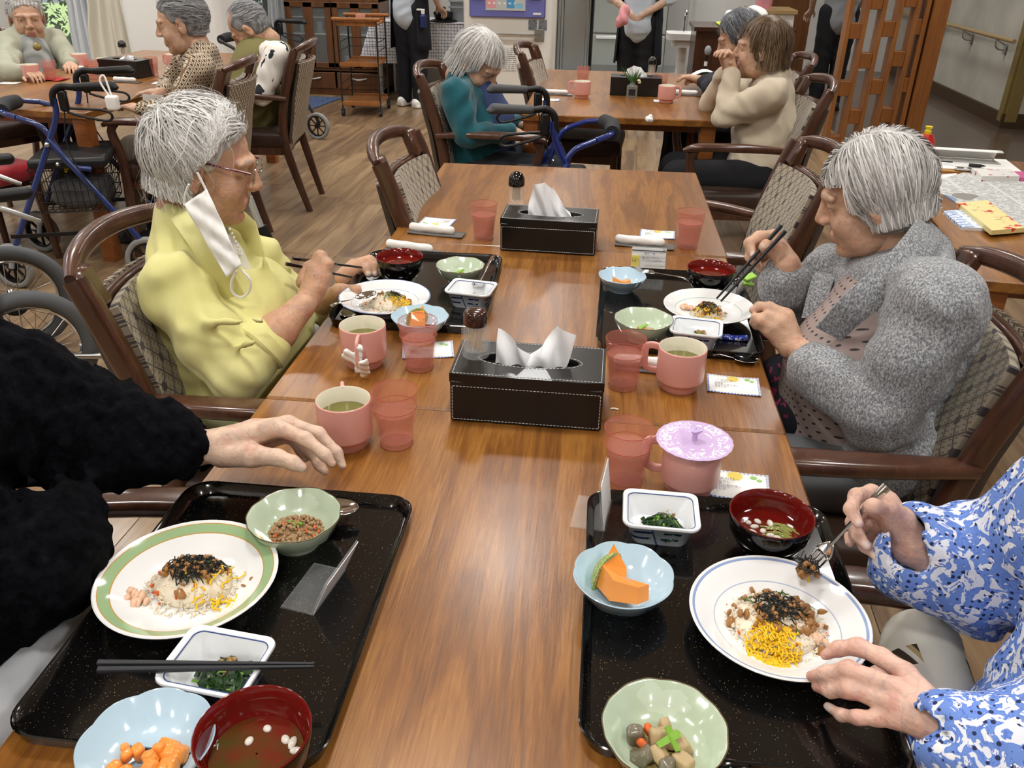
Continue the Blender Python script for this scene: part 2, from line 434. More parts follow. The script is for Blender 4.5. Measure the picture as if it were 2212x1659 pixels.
# ------------------------------------------------------------------ lamps of the ceiling, with fill lamps added among them
_lm = mat('lamp_glow', (1, 1, 1), .5, emit=(LAMP_COL, 7.)); _lm.cycles.emission_sampling = 'NONE'
_ring = G().lathe([(.085, 0), (.11, -.004), (.112, -.012), (.086, -.014), (.085, 0)], 28)
_disc = G().add([(.084*cos(2*pi*i/20), .084*sin(2*pi*i/20), -.006) for i in range(20)], [tuple(range(20))[::-1]])
_rm = _ring.build('lamp_ring', MT['white']).data; _dm = _disc.build('lamp_diffuser', _lm, smooth=False).data
for _o in list(COL.objects):
    if _o.name.startswith(('lamp_ring', 'lamp_diffuser')): bpy.data.objects.remove(_o)
lamp_data = bpy.data.lights.new('downlight', 'AREA'); lamp_data.shape = 'DISK'; lamp_data.size = .3; lamp_data.energy = LAMP_W; lamp_data.color = LAMP_COL; lamp_data.spread = rad(150)
for i, (x, y) in enumerate(LAMPS):
    t = thing('ceiling_or_fill_lamp', 'round recessed ceiling lamp or added fill lamp', 'lamp', (x, y, CEIL), group='ceiling lamps')
    a = bpy.data.objects.new('lamp_ring', _rm); COL.objects.link(a); a.parent = t
    a = bpy.data.objects.new('lamp_diffuser', _dm); COL.objects.link(a); a.parent = t
    l = bpy.data.objects.new('lamp_light', lamp_data); COL.objects.link(l); l.parent = t; l.location = (0, 0, -.02)

# ------------------------------------------------------------------ setting
def struct(name, g, m, parent=None, **k):
    o = g.build(name, m, parent, **k)
    if parent is None: o['kind'] = 'structure'
    return o
def plank_mat(name, d, c, l):
    m = Mat(name, c, rough=.32, coat=.25, coatr=.15); t = m.rnd()
    x, y, z = m.xyz('Object'); n = m.noise(1, (17, 1.9, 1), 5, .62, dist=1.1)
    # shift the grain from plank to plank
    cmb = m.nt.nodes.new('ShaderNodeCombineXYZ'); m.nt.links.new((x*15.+t*37.).k, cmb.inputs[0]); m.nt.links.new((y*1.6+t*91.).k, cmb.inputs[1])
    nn = m.nt.nodes.new('ShaderNodeTexNoise'); nn.inputs['Scale'].default_value = 1.; nn.inputs['Detail'].default_value = 6; nn.inputs['Distortion'].default_value = 1.4
    m.nt.links.new(cmb.outputs[0], nn.inputs['Vector']); g = E(m.nt, nn.outputs[0])
    f = m.noise(190, (1, .05, 1), 2)
    m.ramp(g*.85+f*.15+(t-.5)*.16, [(.3, d), (.5, c), (.68, l)]).bump(f, .08, .001); return m.m
MT['plank'] = plank_mat('floor_plank', H('6b5643'), H('8e7356'), H('a68c6b'))
floor = struct('floor', G().box((-.3, 4.2, -.026), (10.4, 15.4, .044), bev=0), MT['plank'], smooth=False)
PW, PL, PROT = .1475, .915, rad(1.5)
_pl = G().box((0, 0, -.001), (PW-.002, PL-.002, .003), bev=.002)
_pm = _pl.build('plank', MT['plank'], floor, smooth=False); _first = True
rng = random.Random(4)
for i in range(-27, 8):
    off = rng.random()*PL
    for j in range(8):
        y = 1.75+off+j*PL-.9; x = .765+i*PW
        X = .839+(x-.839)*cos(PROT)-(y-7.19)*sin(PROT)*-1; Y = y
        if Y < 1.55 or Y > 8.6 or X > 1.75 or X < -3.4: continue
        if i < -15 and Y < 2.0: continue
        o = _pm if _first else again(_pm, floor)
        o.location = (X, Y, 0); o.rotation_euler = (0, 0, -PROT); _first = False
_c = Mat('corridor_floor', H('5b4c40'), .25, coat=.2); _c.ramp(_c.noise(3, (1, 1, 1), 3), [(.35, H('53453a')), (.65, H('64544a'))]); MT['corr'] = _c.m
struct('floor_corridor', G().box((4.2, 8.2, .0005), (3.4, 7.6, .003), bev=0), MT['corr'], smooth=False)
struct('ceiling', G().box((0, 4.2, CEIL+.05), (13, 15.4, .09), bev=0), MT['ceiling'], smooth=False)
struct('wall_camera_side', G().box((0, -3.3, 1.27), (10.4, .1, 2.6), bev=0), MT['wall'], smooth=False)
struct('wall_right', G().box((4.85, 2.2, 1.27), (.1, 11., 2.6), bev=0), MT['wall'], smooth=False)
# corridor wall with its hand rail: runs away from the camera, then turns at a corner
_cw = Mat('corridor_wall', H('c9c6ba'), .7); _cw.ramp(_cw.noise(1.6), [(.35, H('b9b6ab')), (.65, H('d2cfc4'))]); MT['cw'] = _cw.m
struct('wall_corridor', G().box((4.54, 10.0, 1.27), (1., 4.0, 2.6), bev=.002), MT['cw'], smooth=False)
struct('baseboard_corridor', G().box((4.025, 10.0, .06), (.03, 4.0, .12)).box((5.0, 7.985, .06), (2., .03, .12)), MT['brown_trim'], smooth=False)
struct('trim_1', G().box((4.075, 7.985, 1.3), (.1, .035, 2.5)).box((4.022, 8.04, 1.3), (.035, .09, 2.5)), MT['khaki_trim'], smooth=False)
hr = thing('hand_rail', 'pale wooden hand rail on metal brackets along corridor wall', 'handrail', (3.94, 9.9, .7))
MT['rail'] = mat('rail_wood', H('b59a6a'), .4, coat=.3)
G().tube([(0, -1.9, 0), (0, 2.0, 0)], .018, 14).build('rail', MT['rail'], hr)
for y in (-1.55, -.75, .05, .85, 1.65): G().tube([(0, y, -.015), (.0, y, -.07), (.04, y, -.1), (.085, y, -.1)], .007, 8, sm=9).box((.083, y, -.09), (.012, .05, .09)).tube([(.005, y, -.02), (.08, y, -.06)], .006, 8).build('bracket', MT['steel'], hr)
# back of the room
struct('wall_back', G().box((1.6, 11.5, 1.27), (7., .1, 2.6), bev=0).box((-1.3, 9.2, 1.27), (1.4, .1, 2.6), bev=0), MT['wall'], smooth=False)
struct('wall_kitchen', G().box((-.55, 10.2, 1.27), (.1, 2.4, 2.6), bev=0), MT['wall'], smooth=False)
struct('door_1', G().box((1.12, 11.42, 1.0), (.86, .05, 2.05), bev=.004).box((.72, 11.4, 1.0), (.05, .09, 2.1)).box((1.52, 11.4, 1.0), (.05, .09, 2.1)), MT['white'], smooth=False)
MT['kfloor'] = mat('kitchen_floor', H('a7a9a8'), .3, coat=.2)
struct('floor_kitchen', G().box((.7, 10.3, .0008), (2.6, 2.3, .003), bev=0), MT['kfloor'], smooth=False)
struct('trim_2', G().box((1.35, 9.12, .02), (1.3, .06, .04)), MT['dkframe'], smooth=False)
# white column, windows and garden on the left
struct('wall_column', G().prism(rrect(.84, .6, .06), 0, CEIL).move(t=(-2.98, 7.35, 0)), MT['wall'])
struct('wall_left', G().box((-4.75, -.4, 1.27), (.1, 5.8, 2.6), bev=0).box((-4.75, 7.4, 1.27), (.1, 1.2, 2.6), bev=0).box((-4.75, 4.6, 2.4), (.1, 4.6, .3), bev=0).box((-4.75, 4.6, .1), (.1, 4.6, .2), bev=0), MT['wall'], smooth=False)
def window(name, x0, x1, y, z0=.1, z1=2.25, rot=0, n=2):
    w = x1-x0; g = G()
    for k in range(n+1): g.box((x0+w*k/n, y, (z0+z1)/2), (.06, .07, z1-z0))
    g.box(((x0+x1)/2, y, z0), (w, .07, .07)).box(((x0+x1)/2, y, z1), (w, .07, .07))
    o = struct(name, g, MT['dkframe'], smooth=False)
    for k in range(n): G().box((x0+w*(k+.5)/n, y, (z0+z1)/2), (w/n-.06, .008, z1-z0-.07), bev=0).build('pane', MT['glass'], o, smooth=False)
    return o
window('window_1', -5.9, -3.95, 8.02)
struct('wall_over_window', G().box((-4.0, 8.0, 2.42), (4.0, .12, .3), bev=0).box((-4.4, 8.02, .05), (3., .1, .1), bev=0), MT['wall'], smooth=False)
window('window_2', -3.72, -2.62, 8.72, .08)
struct('wall_window_2', G().box((-3.0, 8.74, 2.42), (2.4, .12, .3), bev=0).box((-3.86, 8.4, 1.27), (.1, .75, 2.6), bev=0).box((-2.0, 8.98, 1.27), (1.4, .1, 2.6), bev=0), MT['wall'], smooth=False)
w3 = window('window_3', 2.3, 6.9, 0, .2, 2.25, n=4); w3.rotation_euler = (0, 0, rad(90)); w3.location = (-4.75, 0, 0)
# curtains
def curtain(name, label, p0, p1, z0, z1, amp, waves, m, seed=1):
    r = random.Random(seed); ph = [r.random()*6 for _ in range(4)]; p0 = np.array(p0); p1 = np.array(p1); d = unit(p1-p0); nrm = np.array([d[1], -d[0]])
    def fn(u, v):
        z = z0+(z1-z0)*v; gather = 1-.25*math.exp(-((z-.95)/.25)**2)
        p = p0*(1-u)+p1*u; mid = (p0+p1)/2; p = mid+(p-mid)*gather
        q = nrm*amp*(sin(u*waves*2*pi+ph[0]+.6*sin(3*v+ph[2]))+.35*sin(u*waves*4.3*pi+ph[1]))
        return (p[0]+q[0], p[1]+q[1], z)
    o = G().sheet(fn, 90, 12, .004).build(name, m, ang=180)
    return tag(o, label, 'curtain')
MT['curtain'] = mat('curtain_cloth', H('efe9da'), .9, sheen=.2); MT['sheer'] = mat('sheer_cloth', H('e4e9ee'), .9)
curtain('curtain', 'cream gathered curtain hanging beside the white column', (-4.05, 7.62), (-3.42, 7.62), .03, 2.4, .055, 5, MT['curtain'])
curtain('curtain', 'pale sheer curtain beside the window at the far left', (-4.28, 7.72), (-3.98, 7.75), .03, 2.4, .03, 4, MT['sheer'], 3)
curtain('curtain', 'white curtain left of the glass fronted cabinet', (-2.78, 8.6), (-2.52, 8.6), .03, 2.4, .03, 3, MT['sheer'], 5)
# garden
_g = Mat('lawn', H('7d8f5a'), .9); MT['lawn'] = _g.m
struct('ground_outside', G().box((-5.5, 13, -.1), (14, 12, .1), bev=0).box((-9, 4, -.1), (8.3, 12, .1), bev=0), MT['lawn'], smooth=False)
_lf = Mat('leaf', H('6f9a3c'), .5); _lf.ramp(_lf.rnd()*0.+_lf.noise(2.5, (1, 1, 1), 3), [(.35, H('5f8a40')), (.5, H('a5c870')), (.65, H('dcea9c'))]); MT['leaf'] = _lf.m
def hedge(label, c, size, n, leaf, seed):
    r = np.random.RandomState(seed); c = np.array(c); s = np.array(size)
    p = r.randn(n, 3); p /= np.linalg.norm(p, axis=1)[:, None]; p *= (.7+.36*r.rand(n, 1)); P = c+p*s/2; P[:, 2] = np.maximum(P[:, 2], .02)
    a = r.randn(n, 3); a /= np.linalg.norm(a, axis=1)[:, None]; b = np.cross(a, r.randn(n, 3)); b /= np.linalg.norm(b, axis=1)[:, None]; L = leaf*(.6+.8*r.rand(n, 1))
    V = np.stack([P, P+a*L*.5+b*L*.3, P+a*L, P+a*L*.5-b*L*.3], 1).reshape(-1, 3); F = np.arange(4*n).reshape(n, 4)
    t = thing('hedge', label, 'hedge', (c[0], c[1], 0))
    o = link('foliage', raw_mesh('foliage', V-np.array([c[0], c[1], 0]), F), MT['leaf'], t); o['kind'] = 'stuff'
    G().tube([(0, 0, 0), (.05, .02, c[2]*.6), (0, 0, c[2])], [.05, .03], 8).build('stem', MT['cab_wood'], t)
hedge('sunlit garden hedge behind the window at the far left', (-5.9, 9.6, .8), (3.4, .9, 2.4), 5200, .075, 1)
hedge('garden shrub outside the window beside the white curtain', (-3.0, 10.2, .7), (1.7, .8, 2.0), 2600, .08, 2)
fn_ = thing('garden_fence', 'dark slatted fence outside window behind the hedge', 'fence', (-3.6, 9.3, 0)); _fm = mat('fence_slat', H('5d625f'), .7)
_s0 = G().box((0, 0, .7), (.05, .02, 1.4)).build('slat', _fm, fn_, smooth=False)
for k in range(16):
    o = _s0 if k == 0 else again(_s0, fn_); o.location = (-.75+k*.1, 0, 0)
for z in (.25, 1.1): G().box((0, .025, z), (1.65, .025, .06)).build('rail', _fm, fn_, smooth=False)
# ------------------------------------------------------------------ tables
def table(label, x0, x1, y0, y1, rz=0, h=.7, dark=False, group=None):
    cx, cy = (x0+x1)/2, (y0+y1)/2; w, d = x1-x0, y1-y0
    t = thing('dining_table', label, 'table', (cx, cy, 0), rz, group)
    o = G().box((0, 0, h-.0155), (w-.002, d-.002, .032), bev=.004).build('tabletop', MT['table'], t, smooth=False)
    G().box((0, -d/2+.09, h-.05), (w-.18, .02, .04)).box((0, d/2-.09, h-.05), (w-.18, .02, .04)).box((-w/2+.3, 0, h-.05), (.02, d-.18, .04)).box((w/2-.3, 0, h-.05), (.02, d-.18, .04)).build('apron', MT['table_edge'], t, smooth=False)
    for sx in (-1, 1):
        for sy in (-1, 1): G().tube([(sx*(w/2-.045), sy*(d/2-.045), 0), (sx*(w/2-.045), sy*(d/2-.045), h-.033)], 0, sec=rrect(.07, .07, .008, 2)).build('leg', MT['table_edge'], t)
    return t
table('brown wooden table in the foreground under the two nearest black trays', 0, .9, .35, 1.238)
table('middle wooden table of the row carrying the woman in yellow\'s tray', 0, .9, 1.240, 2.110)
table('far wooden table of the main row with the bubble-topped toothpick jar', .003, .9, 2.112, 2.995, rad(.6))
table('wooden table by the woman in teal with a flower bottle on it', .18, 1.08, 3.97, 4.62, group=None)
table('wooden table end nearest the steel fridge behind the woman in teal', .18, 1.08, 4.622, 5.46)
table('wooden table at far left with blue rollator parked at its corner', -2.62, -1.7, 3.64, 4.6, rad(-3))
table('wooden table in front of the woman in the cable knit vest', -2.59, -1.69, 4.6, 5.75, rad(-2))
table('wooden side table at right covered with newspapers and magazines', 1.57, 2.35, 2.0, 3.4, rad(-6))

# ------------------------------------------------------------------ upholstered arm chair
def floral(name, base, line, dot):
    m = Mat(name, base, .85, sheen=.2); x, y, z = m.xyz('UV')
    u = x*9.+y*9.*1.15; v = x*9.-y*9.*1.15
    lu = (u.fr()-.5).ab(); lv = (v.fr()-.5).ab(); wob = m.noise(14, kind='UV')*.06
    lines = ((lu+wob) > .465).mx((lv+wob) > .465)
    du = (u*.5).fr()-.5; dv = (v*.5).fr()-.5; pet = (m.noise(60, kind='UV')*.12)+(du*du+dv*dv).sq(); fl = pet < .2
    cr = (((u*3.).fr()-.5).ab() < .12)*((lv-.25).ab() < .12)
    m.over(lines.mx(cr), line).over(fl, dot).bump(m.noise(160, kind='UV'), .25, .001); return m.m
def honey(name, base, line):
    m = Mat(name, base, .85); x, y, z = m.xyz('UV'); a = y*18.; b = x*14.+((y*9.).fr() > .5)*.5
    d = ((a.fr()-.5).ab()*1.0).mx((b.fr()-.5).ab()); w = ((x*14.*pi*2.).si()*.25+(a*1.).fr()-.5).ab()
    m.over((w < .17).mx(d > .46), line).bump(m.noise(160, kind='UV'), .25, .001); return m.m
MT['floral'] = floral('chair_floral_fabric', H('a89c86'), H('5e5550'), H('463f40'))
MT['honey'] = honey('chair_back_fabric', H('b3a58e'), H('5d4f42'))
MT['leather'] = mat('brown_leather', H('3a2820'), .45)
def uv_sheet(o, nu, nv, sides=True):
    me = o.data; uv = me.uv_layers.new(name='UVMap'); n = (nu+1)*(nv+1)
    ids = np.zeros(len(me.loops), np.int32); me.loops.foreach_get('vertex_index', ids); ids = ids % n
    uv.data.foreach_set('uv', np.stack([(ids % (nv+1))/nv, (ids//(nv+1))/nu], 1).astype(np.float32).ravel())
def make_chair(arms=True, seat=None):
    t = thing('dining_chair', 'x', 'chair'); W = MT['dark_wood']
    def px(z): return np.interp(z, [0, .22, .42, .62, .82, .91], [-.31, -.25, -.21, -.235, -.295, -.335])
    for s in (-1, 1):
        G().tube([(px(z), s*y, z) for z, y in ((0, .185), (.22, .195), (.42, .205), (.62, .213), (.80, .218), (.87, .215))], 0, sm=16, sec=rrect(.034, .046, .012, 3), up=(1, 0, 0), scale=[.75, 1, 1.05, 1, .95]).build('back_post', W, t)
        if arms:
            G().tube([(.215, s*.245, 0), (.2, s*.245, .38), (.205, s*.245, .5), (.225, s*.25, .6), (.2, s*.255, .638)], 0, sm=14, sec=rrect(.034, .042, .012, 3), up=(1, 0, 0), scale=[.75, 1, 1, .9, .8]).build('front_leg', W, t)
            G().tube([(.255, s*.25, .632), (.2, s*.258, .648), (.06, s*.268, .652), (-.1, s*.255, .645), (-.245, s*.218, .628)], 0, sm=18, sec=rrect(.055, .03, .012, 3), up=(0, 0, 1), scale=[.62, 1, 1.05, .95, .8]).build('armrest', W, t)
        else:
            G().tube([(.215, s*.21, 0), (.2, s*.205, .4)], 0, sec=rrect(.036, .04, .01, 3), up=(1, 0, 0), scale=[.75, 1]).build('front_leg', W, t)
    bow = lambda y: -.05*(1-(y/.215)**2)
    top = G()
    ys = np.linspace(-.222, .222, 15)
    top.tube([(px(.888)+bow(y), y, .872+.022*(1-(y/.22)**2)) for y in ys], 0, sec=rrect(.034, .04, .014, 3), up=(0, 0, 1), scale=[.55, .95, 1, 1, 1, 1, .95, .55])
    top.tube([(px(.81)+bow(y)*.95, y, .806-.012*(1-(y/.22)**2)) for y in ys[1:-1]], 0, sec=rrect(.024, .026, .01, 3), up=(0, 0, 1))
    for s in (-1, 1): top.box((px(.84)-.010, s*.186, .842), (.034, .06, .085), R=rotm(0, -.38, -s*.12), bev=.01)
    top.build('top_rail', W, t)
    nu, nv = 14, 10
    def fr(u, v): z = .43+.375*v; y = (-.5+u)*(.385); return (px(z)+bow(y)*.9*v**.5+.022+.02*sin(pi*v)*sin(pi*u)**.4-.004, y, z)
    def bk(u, v): z = .385+.42*v; y = (.5-u)*(.385); return (px(z)+bow(y)*.9*v**.5-.02-.012*sin(pi*v), y, z)
    o = G().sheet(lambda u, v: fr(1-u, v), nu, nv, .018).build('backrest', MT['floral'], t, ang=60); uv_sheet(o, nu, nv)
    o = G().sheet(lambda u, v: bk(1-u, v), nu, nv, .016).build('back_panel', MT['honey'], t, ang=60); uv_sheet(o, nu, nv)
    sd = S(.01).box((0, 0, .405), (.235, .225, .045), .03).ell((0, 0, .43), (.2, .2, .03)).mesh(.016)
    skin_obj('seat', [sd], seat or MT['leather'], t)
    G().box((.19, 0, .35), (.025, .42, .05)).box((-.2, 0, .35), (.025, .38, .05)).box((0, .2, .35), (.4, .025, .05)).box((0, -.2, .35), (.4, .025, .05)).build('seat_frame', W, t, smooth=False)
    return t
chair0 = make_chair(); chair1 = make_chair(False); c1_used = False
CH = [
 ((-.045, 1.54), 2, 'brown wooden armchair the woman in the yellow jacket sits in'),
 ((.985, 1.50), 181, 'armchair with floral back holding the woman in the grey tweed cardigan'),
 ((.28, 2.46), 0, 'unoccupied chair tucked under the left side of the far main table'),
 ((.86, 2.52), 183, 'unoccupied armchair on the right, behind the woman in grey tweed'),
 ((.085, 3.98), -4, 'armchair of the woman in the teal pullover, small white tag on its side'),
 ((.44, 4.86), -4, 'unoccupied chair beyond the woman in teal, in front of the white machine'),
 ((1.145, 3.92), 183, 'armchair behind the brown haired woman in beige'),
 ((1.235, 4.76), 182, 'chair of the grey haired person half hidden behind the woman in beige'),
 ((-1.42, 4.74), 187, 'armchair seen from behind with the man in the cat print shirt'),
 ((-1.47, 3.98), 184, 'armchair of the woman in the brown patterned blouse'),
 ((-.07, .72), 0, 'armchair of the person in the black sweater, lower left'),
 ((.99, .66), 180, 'armchair of the person in the blue floral blouse, lower right'),
 ((-2.86, 4.72), -30, 'chair of the woman in the cable knit vest at the window'),
]
for i, ((x, y), a, lab) in enumerate(CH):
    if i == 0: c = chair0; c.location = (x, y, 0); c.rotation_euler = (0, 0, rad(a)); c['label'] = lab
    elif i in (2, 5):
        c = chair1 if not c1_used else dup(chair1, (x, y, 0), rad(a), lab); c1_used = True; c.location = (x, y, 0); c.rotation_euler = (0, 0, rad(a)); c['label'] = lab
    else: c = dup(chair0, (x, y, 0), rad(a), lab)
    c['group'] = 'matching upholstered dining chairs'
G().box((-.115, -.242, .40), (.05, .002, .06), R=rotm(.1, .2, 0)).build('tag', MT['paper'], [o for o in COL.objects if o.get('label', '').startswith('armchair of the woman in the teal')][0], smooth=False)
rs = thing('red_chair', 'chair with red cushion seat beside the far left table', 'chair', (-2.28, 3.52, 0), rad(70))
skin_obj('seat', [S(.01).box((0, 0, .43), (.22, .21, .04), .03).ell((0, 0, .45), (.19, .18, .035)).mesh(.016)], MT['red_seat'], rs)
for sx in (-1, 1):
    for sy in (-1, 1): G().tube([(sx*.2, sy*.19, 0), (sx*.18, sy*.17, .41)], [.016, .022], 10).build('leg', MT['dark_wood'], rs)
G().box((0, 0, .385), (.36, .34, .04)).build('seat_frame', MT['dark_wood'], rs, smooth=False)

# ------------------------------------------------------------------ wheels, rollators, wheelchair
def wheel(parent, c, r, w, axis_rz, tyre, rim, spokes=8, sub=True):
    R = rotm(0, 0, axis_rz) @ rotm(-pi/2, 0, 0)
    o = G().tube([(r*.88*cos(a), r*.88*sin(a), 0) for a in np.linspace(0, 2*pi, 36, endpoint=False)], 0, closed=True, sec=rrect(r*.24, w, r*.08, 3), up=(0, 0, 1)).move(R, c).build('wheel', tyre, parent)
    g = G().lathe([(.001, -w*.6), (r*.16, -w*.6), (r*.16, w*.6), (.001, w*.6)], 16)
    g.lathe([(r*.7, -w*.4), (r*.78, -w*.4), (r*.78, w*.4), (r*.7, w*.4), (r*.7, -w*.4)], 32)
    for k in range(spokes):
        a = 2*pi*k/spokes; g.box((r*.44*cos(a), r*.44*sin(a), 0), (r*.62, r*.07, w*.4), R=rotm(0, 0, a))
    g.move(R, c).build('hub', rim, o if sub else parent)
    return o
def rollator(label, loc, rz, col, grip, seat=True, scale=1., wheels=(1, 1, 1, 1), caster=0., load=False):
    t = thing('rollator', label, 'walker', loc, rz, 'rollators'); B = MT['black']
    for s in (-1, 1):
        y = s*.235
        G().tube([(-.02, y, .80), (-.01, y, .72), (.07, y, .56), (.26, s*.25, .2), (.27, s*.25, .17)], .0125, 12, sm=20).build('front_tube', col, t)
        G().tube([(.04, s*.245, .64), (-.26, s*.265, .17), (-.27, s*.265, .12)], .0125, 12, sm=12).build('rear_tube', col, t)
        G().tube([(-.10, s*.215, .50), (-.02, s*.215, .52), (.02, s*.21, .6), (.06, s*.2, .68), (.15, s*.19, .72)], .0115, 12, sm=16).build('brace_tube', col, t)
        g = G().tube([(-0.100, y, .842), (-0.050, y, .845), (-0.020, y, .82), (-0.015, y, .77)], .0135, 12, sm=12).box((-.055, y, .79), (.035, .03, .085), bev=.008); g.build('handle_stem', B, t)
        S_ = S(.006).cone((-.25, y, .845), (-.11, y, .842), .0195, .0165).ell((-.26, y, .838), (.018, .022, .012)); skin_obj('hand_grip', [S_.mesh(.005)], grip, t)
        G().tube([(-0.060, y, .76), (-0.130, y, .755), (-0.210, y, .745), (-0.230, y, .72), (-0.200, y, .705), (-0.100, y, .73), (-0.060, y, .745)], .0055, 8, sm=26).build('brake_lever', B, t)
        G().tube([(-.05, y, .75), (-.04, s*.27, .60), (-.12, s*.3, .4), (-.22, s*.29, .2)], .003, 6, sm=18).build('brake_cable', B, t)
        G().ball((.04, s*.262, .62), .011).ball((.02, s*.25, .535), .009).build('bolt', MT['chrome'], t)
        if seat and s < 0: G().box((.09, s*.2515, .433), (.12, .0015, .018), R=rotm(0, .95, 0)).build('warning_sticker', mat('sticker', H('e8c21c'), .5), t, smooth=False)
        G().tube([(.262, s*.25, .19), (.258, s*.25, .155)], .02, 12).tube([(.26, s*.25, .165), (.28, s*.25-.028, .15), (.295, s*.25-.028, .1)], .012, 8, sm=8).tube([(.26, s*.25, .165), (.28, s*.25+.028, .15), (.295, s*.25+.028, .1)], .012, 8, sm=8).build('caster_fork', MT['grey_plastic'], t)
        wheel(t, (.295, s*.25, .1), .1, .036, caster, MT['greyrubber'], B)
        wheel(t, (-.27, s*.265, .1), .1, .036, 0, MT['greyrubber'], B)
    G().tube([(-.16, -.24, .2), (-.16, .24, .2)], .008, 8).build('cross_bar', B, t)
    G().box((.02, -.262, .235), (.5, .004, .018)).build('side_strut', B, t, smooth=False)
    G().box((.02, .262, .235), (.5, .004, .018)).build('side_strut', B, t, smooth=False)
    G().tube([(.15, -.19, .72), (.22, -.13, .735), (.235, 0, .74), (.22, .13, .735), (.15, .19, .72)], .0115, 12, sm=20).build('back_bar', col, t)
    G().tube([(.222, -.12, .735), (.238, 0, .74), (.222, .12, .735)], [.03, .033, .03], 14, sm=12).build('foam_roll', MT['rubber'], t)
    if seat:
        skin_obj('seat', [S(.006).box((.0, 0, .52), (.16, .19, .022), .016).ell((0, 0, .535), (.13, .16, .014)).mesh(.009)], mat('seat_pad', H('1a1b1d'), .4), t)
        g = G()
        for k in range(12):
            x = -.13+k*.026; g.tube([(x, -.16, .49), (x, -.15, .3), (x, .15, .3), (x, .16, .49)], .0018, 5)
        for k in range(5):
            z = .3+.047*k; e = .005*k; g.tube([(-.13-e, -.15-e*.5, z), (.156+e, -.15-e*.5, z), (.156+e, .15+e*.5, z), (-.13-e, .15+e*.5, z)], .0022, 5, closed=True)
        for k in range(8):
            y = -.14+k*.04; g.tube([(-.145, y, .49), (-.13, y, .3), (.156, y, .3), (.17, y, .49)], .0018, 5)
        g.build('basket', B, t)
    return t
ra = rollator('blue rollator with black seat parked at the far left table', (-1.80, 3.60, 0), rad(-160), mat('blue_paint_2', H('1e3470'), .22, coat=.7), MT['black'], caster=-.5)
skin_obj('bag', [S(.02).box((-1.8, 3.6, .36), (.1, .12, .06), .04).ell((-1.78, 3.56, .4), (.09, .1, .05)).mesh(.012, disp=lambda x, y, z: .004*np.sin(60*x+30*z)*np.sin(50*y))], mat('bag_cloth', H('5c5f63'), .9), None)
tag(bpy.data.objects['bag'], 'grey bundle lying in the blue rollator\'s basket', 'bag')
rollator('royal blue rollator with grey grips between teal woman and table', (.36, 3.53, 0), rad(8), MT['blue_paint'], mat('grip_grey', H('4b4c4e'), .6))
rollator('black rollator standing beyond the man in the cat print shirt', (-1.95, 6.25, 0), rad(170), MT['dkframe'], MT['black'], seat=False)
# small cloth pouch on the grip of the left rollator
_p = PZ(240, 205, .84)
pc = thing('cup_pouch', 'small white pouch hung on the far left rollator\'s handle', 'pouch', _p)
skin_obj('pouch', [S(.006).box((0, 0, -.03), (.022, .02, .028), .008).mesh(.005)], MT['paper'], pc)
G().tube([(-.01, 0, -.005), (-.035, 0, .05), (-.02, .01, .07), (.0, 0, .0)], .004, 8, sm=16).build('strap', MT['paper'], pc)
# wheelchair, lower left of the aisle
wc = thing('wheelchair', 'black wheelchair with spoked wheel at the left edge', 'wheelchair', (*PZ(66, 757, .205)[:2], 0), rad(0))
_az = rad(50)   # direction of the axle seen from above
ax_ = np.array([sin(_az)*.62, -cos(_az)*.9, 0]); ax_ = unit(ax_); fw_ = np.array([ax_[1], -ax_[0], 0])   # fw_: points to the chair's front
def WCP(f, a, z): return tuple(fw_*f+ax_*a+np.array([0, 0, z]))
_R = np.stack([fw_, np.array([0, 0, 1.]), ax_], 1)
def ringed(c, r, rt, n=44, sec=None): return [np.array(c)+_R@np.array([r*cos(a), r*sin(a), 0]) for a in np.linspace(0, 2*pi, n, endpoint=False)]
for s, nm in ((0, 'near'), (-.5, 'far')):
    c = np.array(WCP(0, s, .205))
    o = G().tube(ringed(c, .178, 0), .027, 14, closed=True).build('wheel', mat('tyre', H('56585a'), .7), wc)
    G().tube(ringed(c, .15, 0), .008, 8, closed=True).build('rim', MT['chrome'], o)
    g = G()
    for k in range(20):
        a = 2*pi*k/20; b = a+.5*(-1)**k
        g.tube([c+_R@np.array([.028*cos(b), .028*sin(b), .022*(-1)**(k//2)]), c+_R@np.array([.15*cos(a), .15*sin(a), 0])], .0014, 5)
    g.build('spokes', MT['chrome'], o)
    G().tube([c-ax_*.035, c+ax_*.035], [.03, .022, .03], 14, sm=5).build('hub', MT['steel'], o)
    G().tube([c+ax_*.035, c+ax_*.05], .045, 20).build('brake_drum', MT['black'], o)
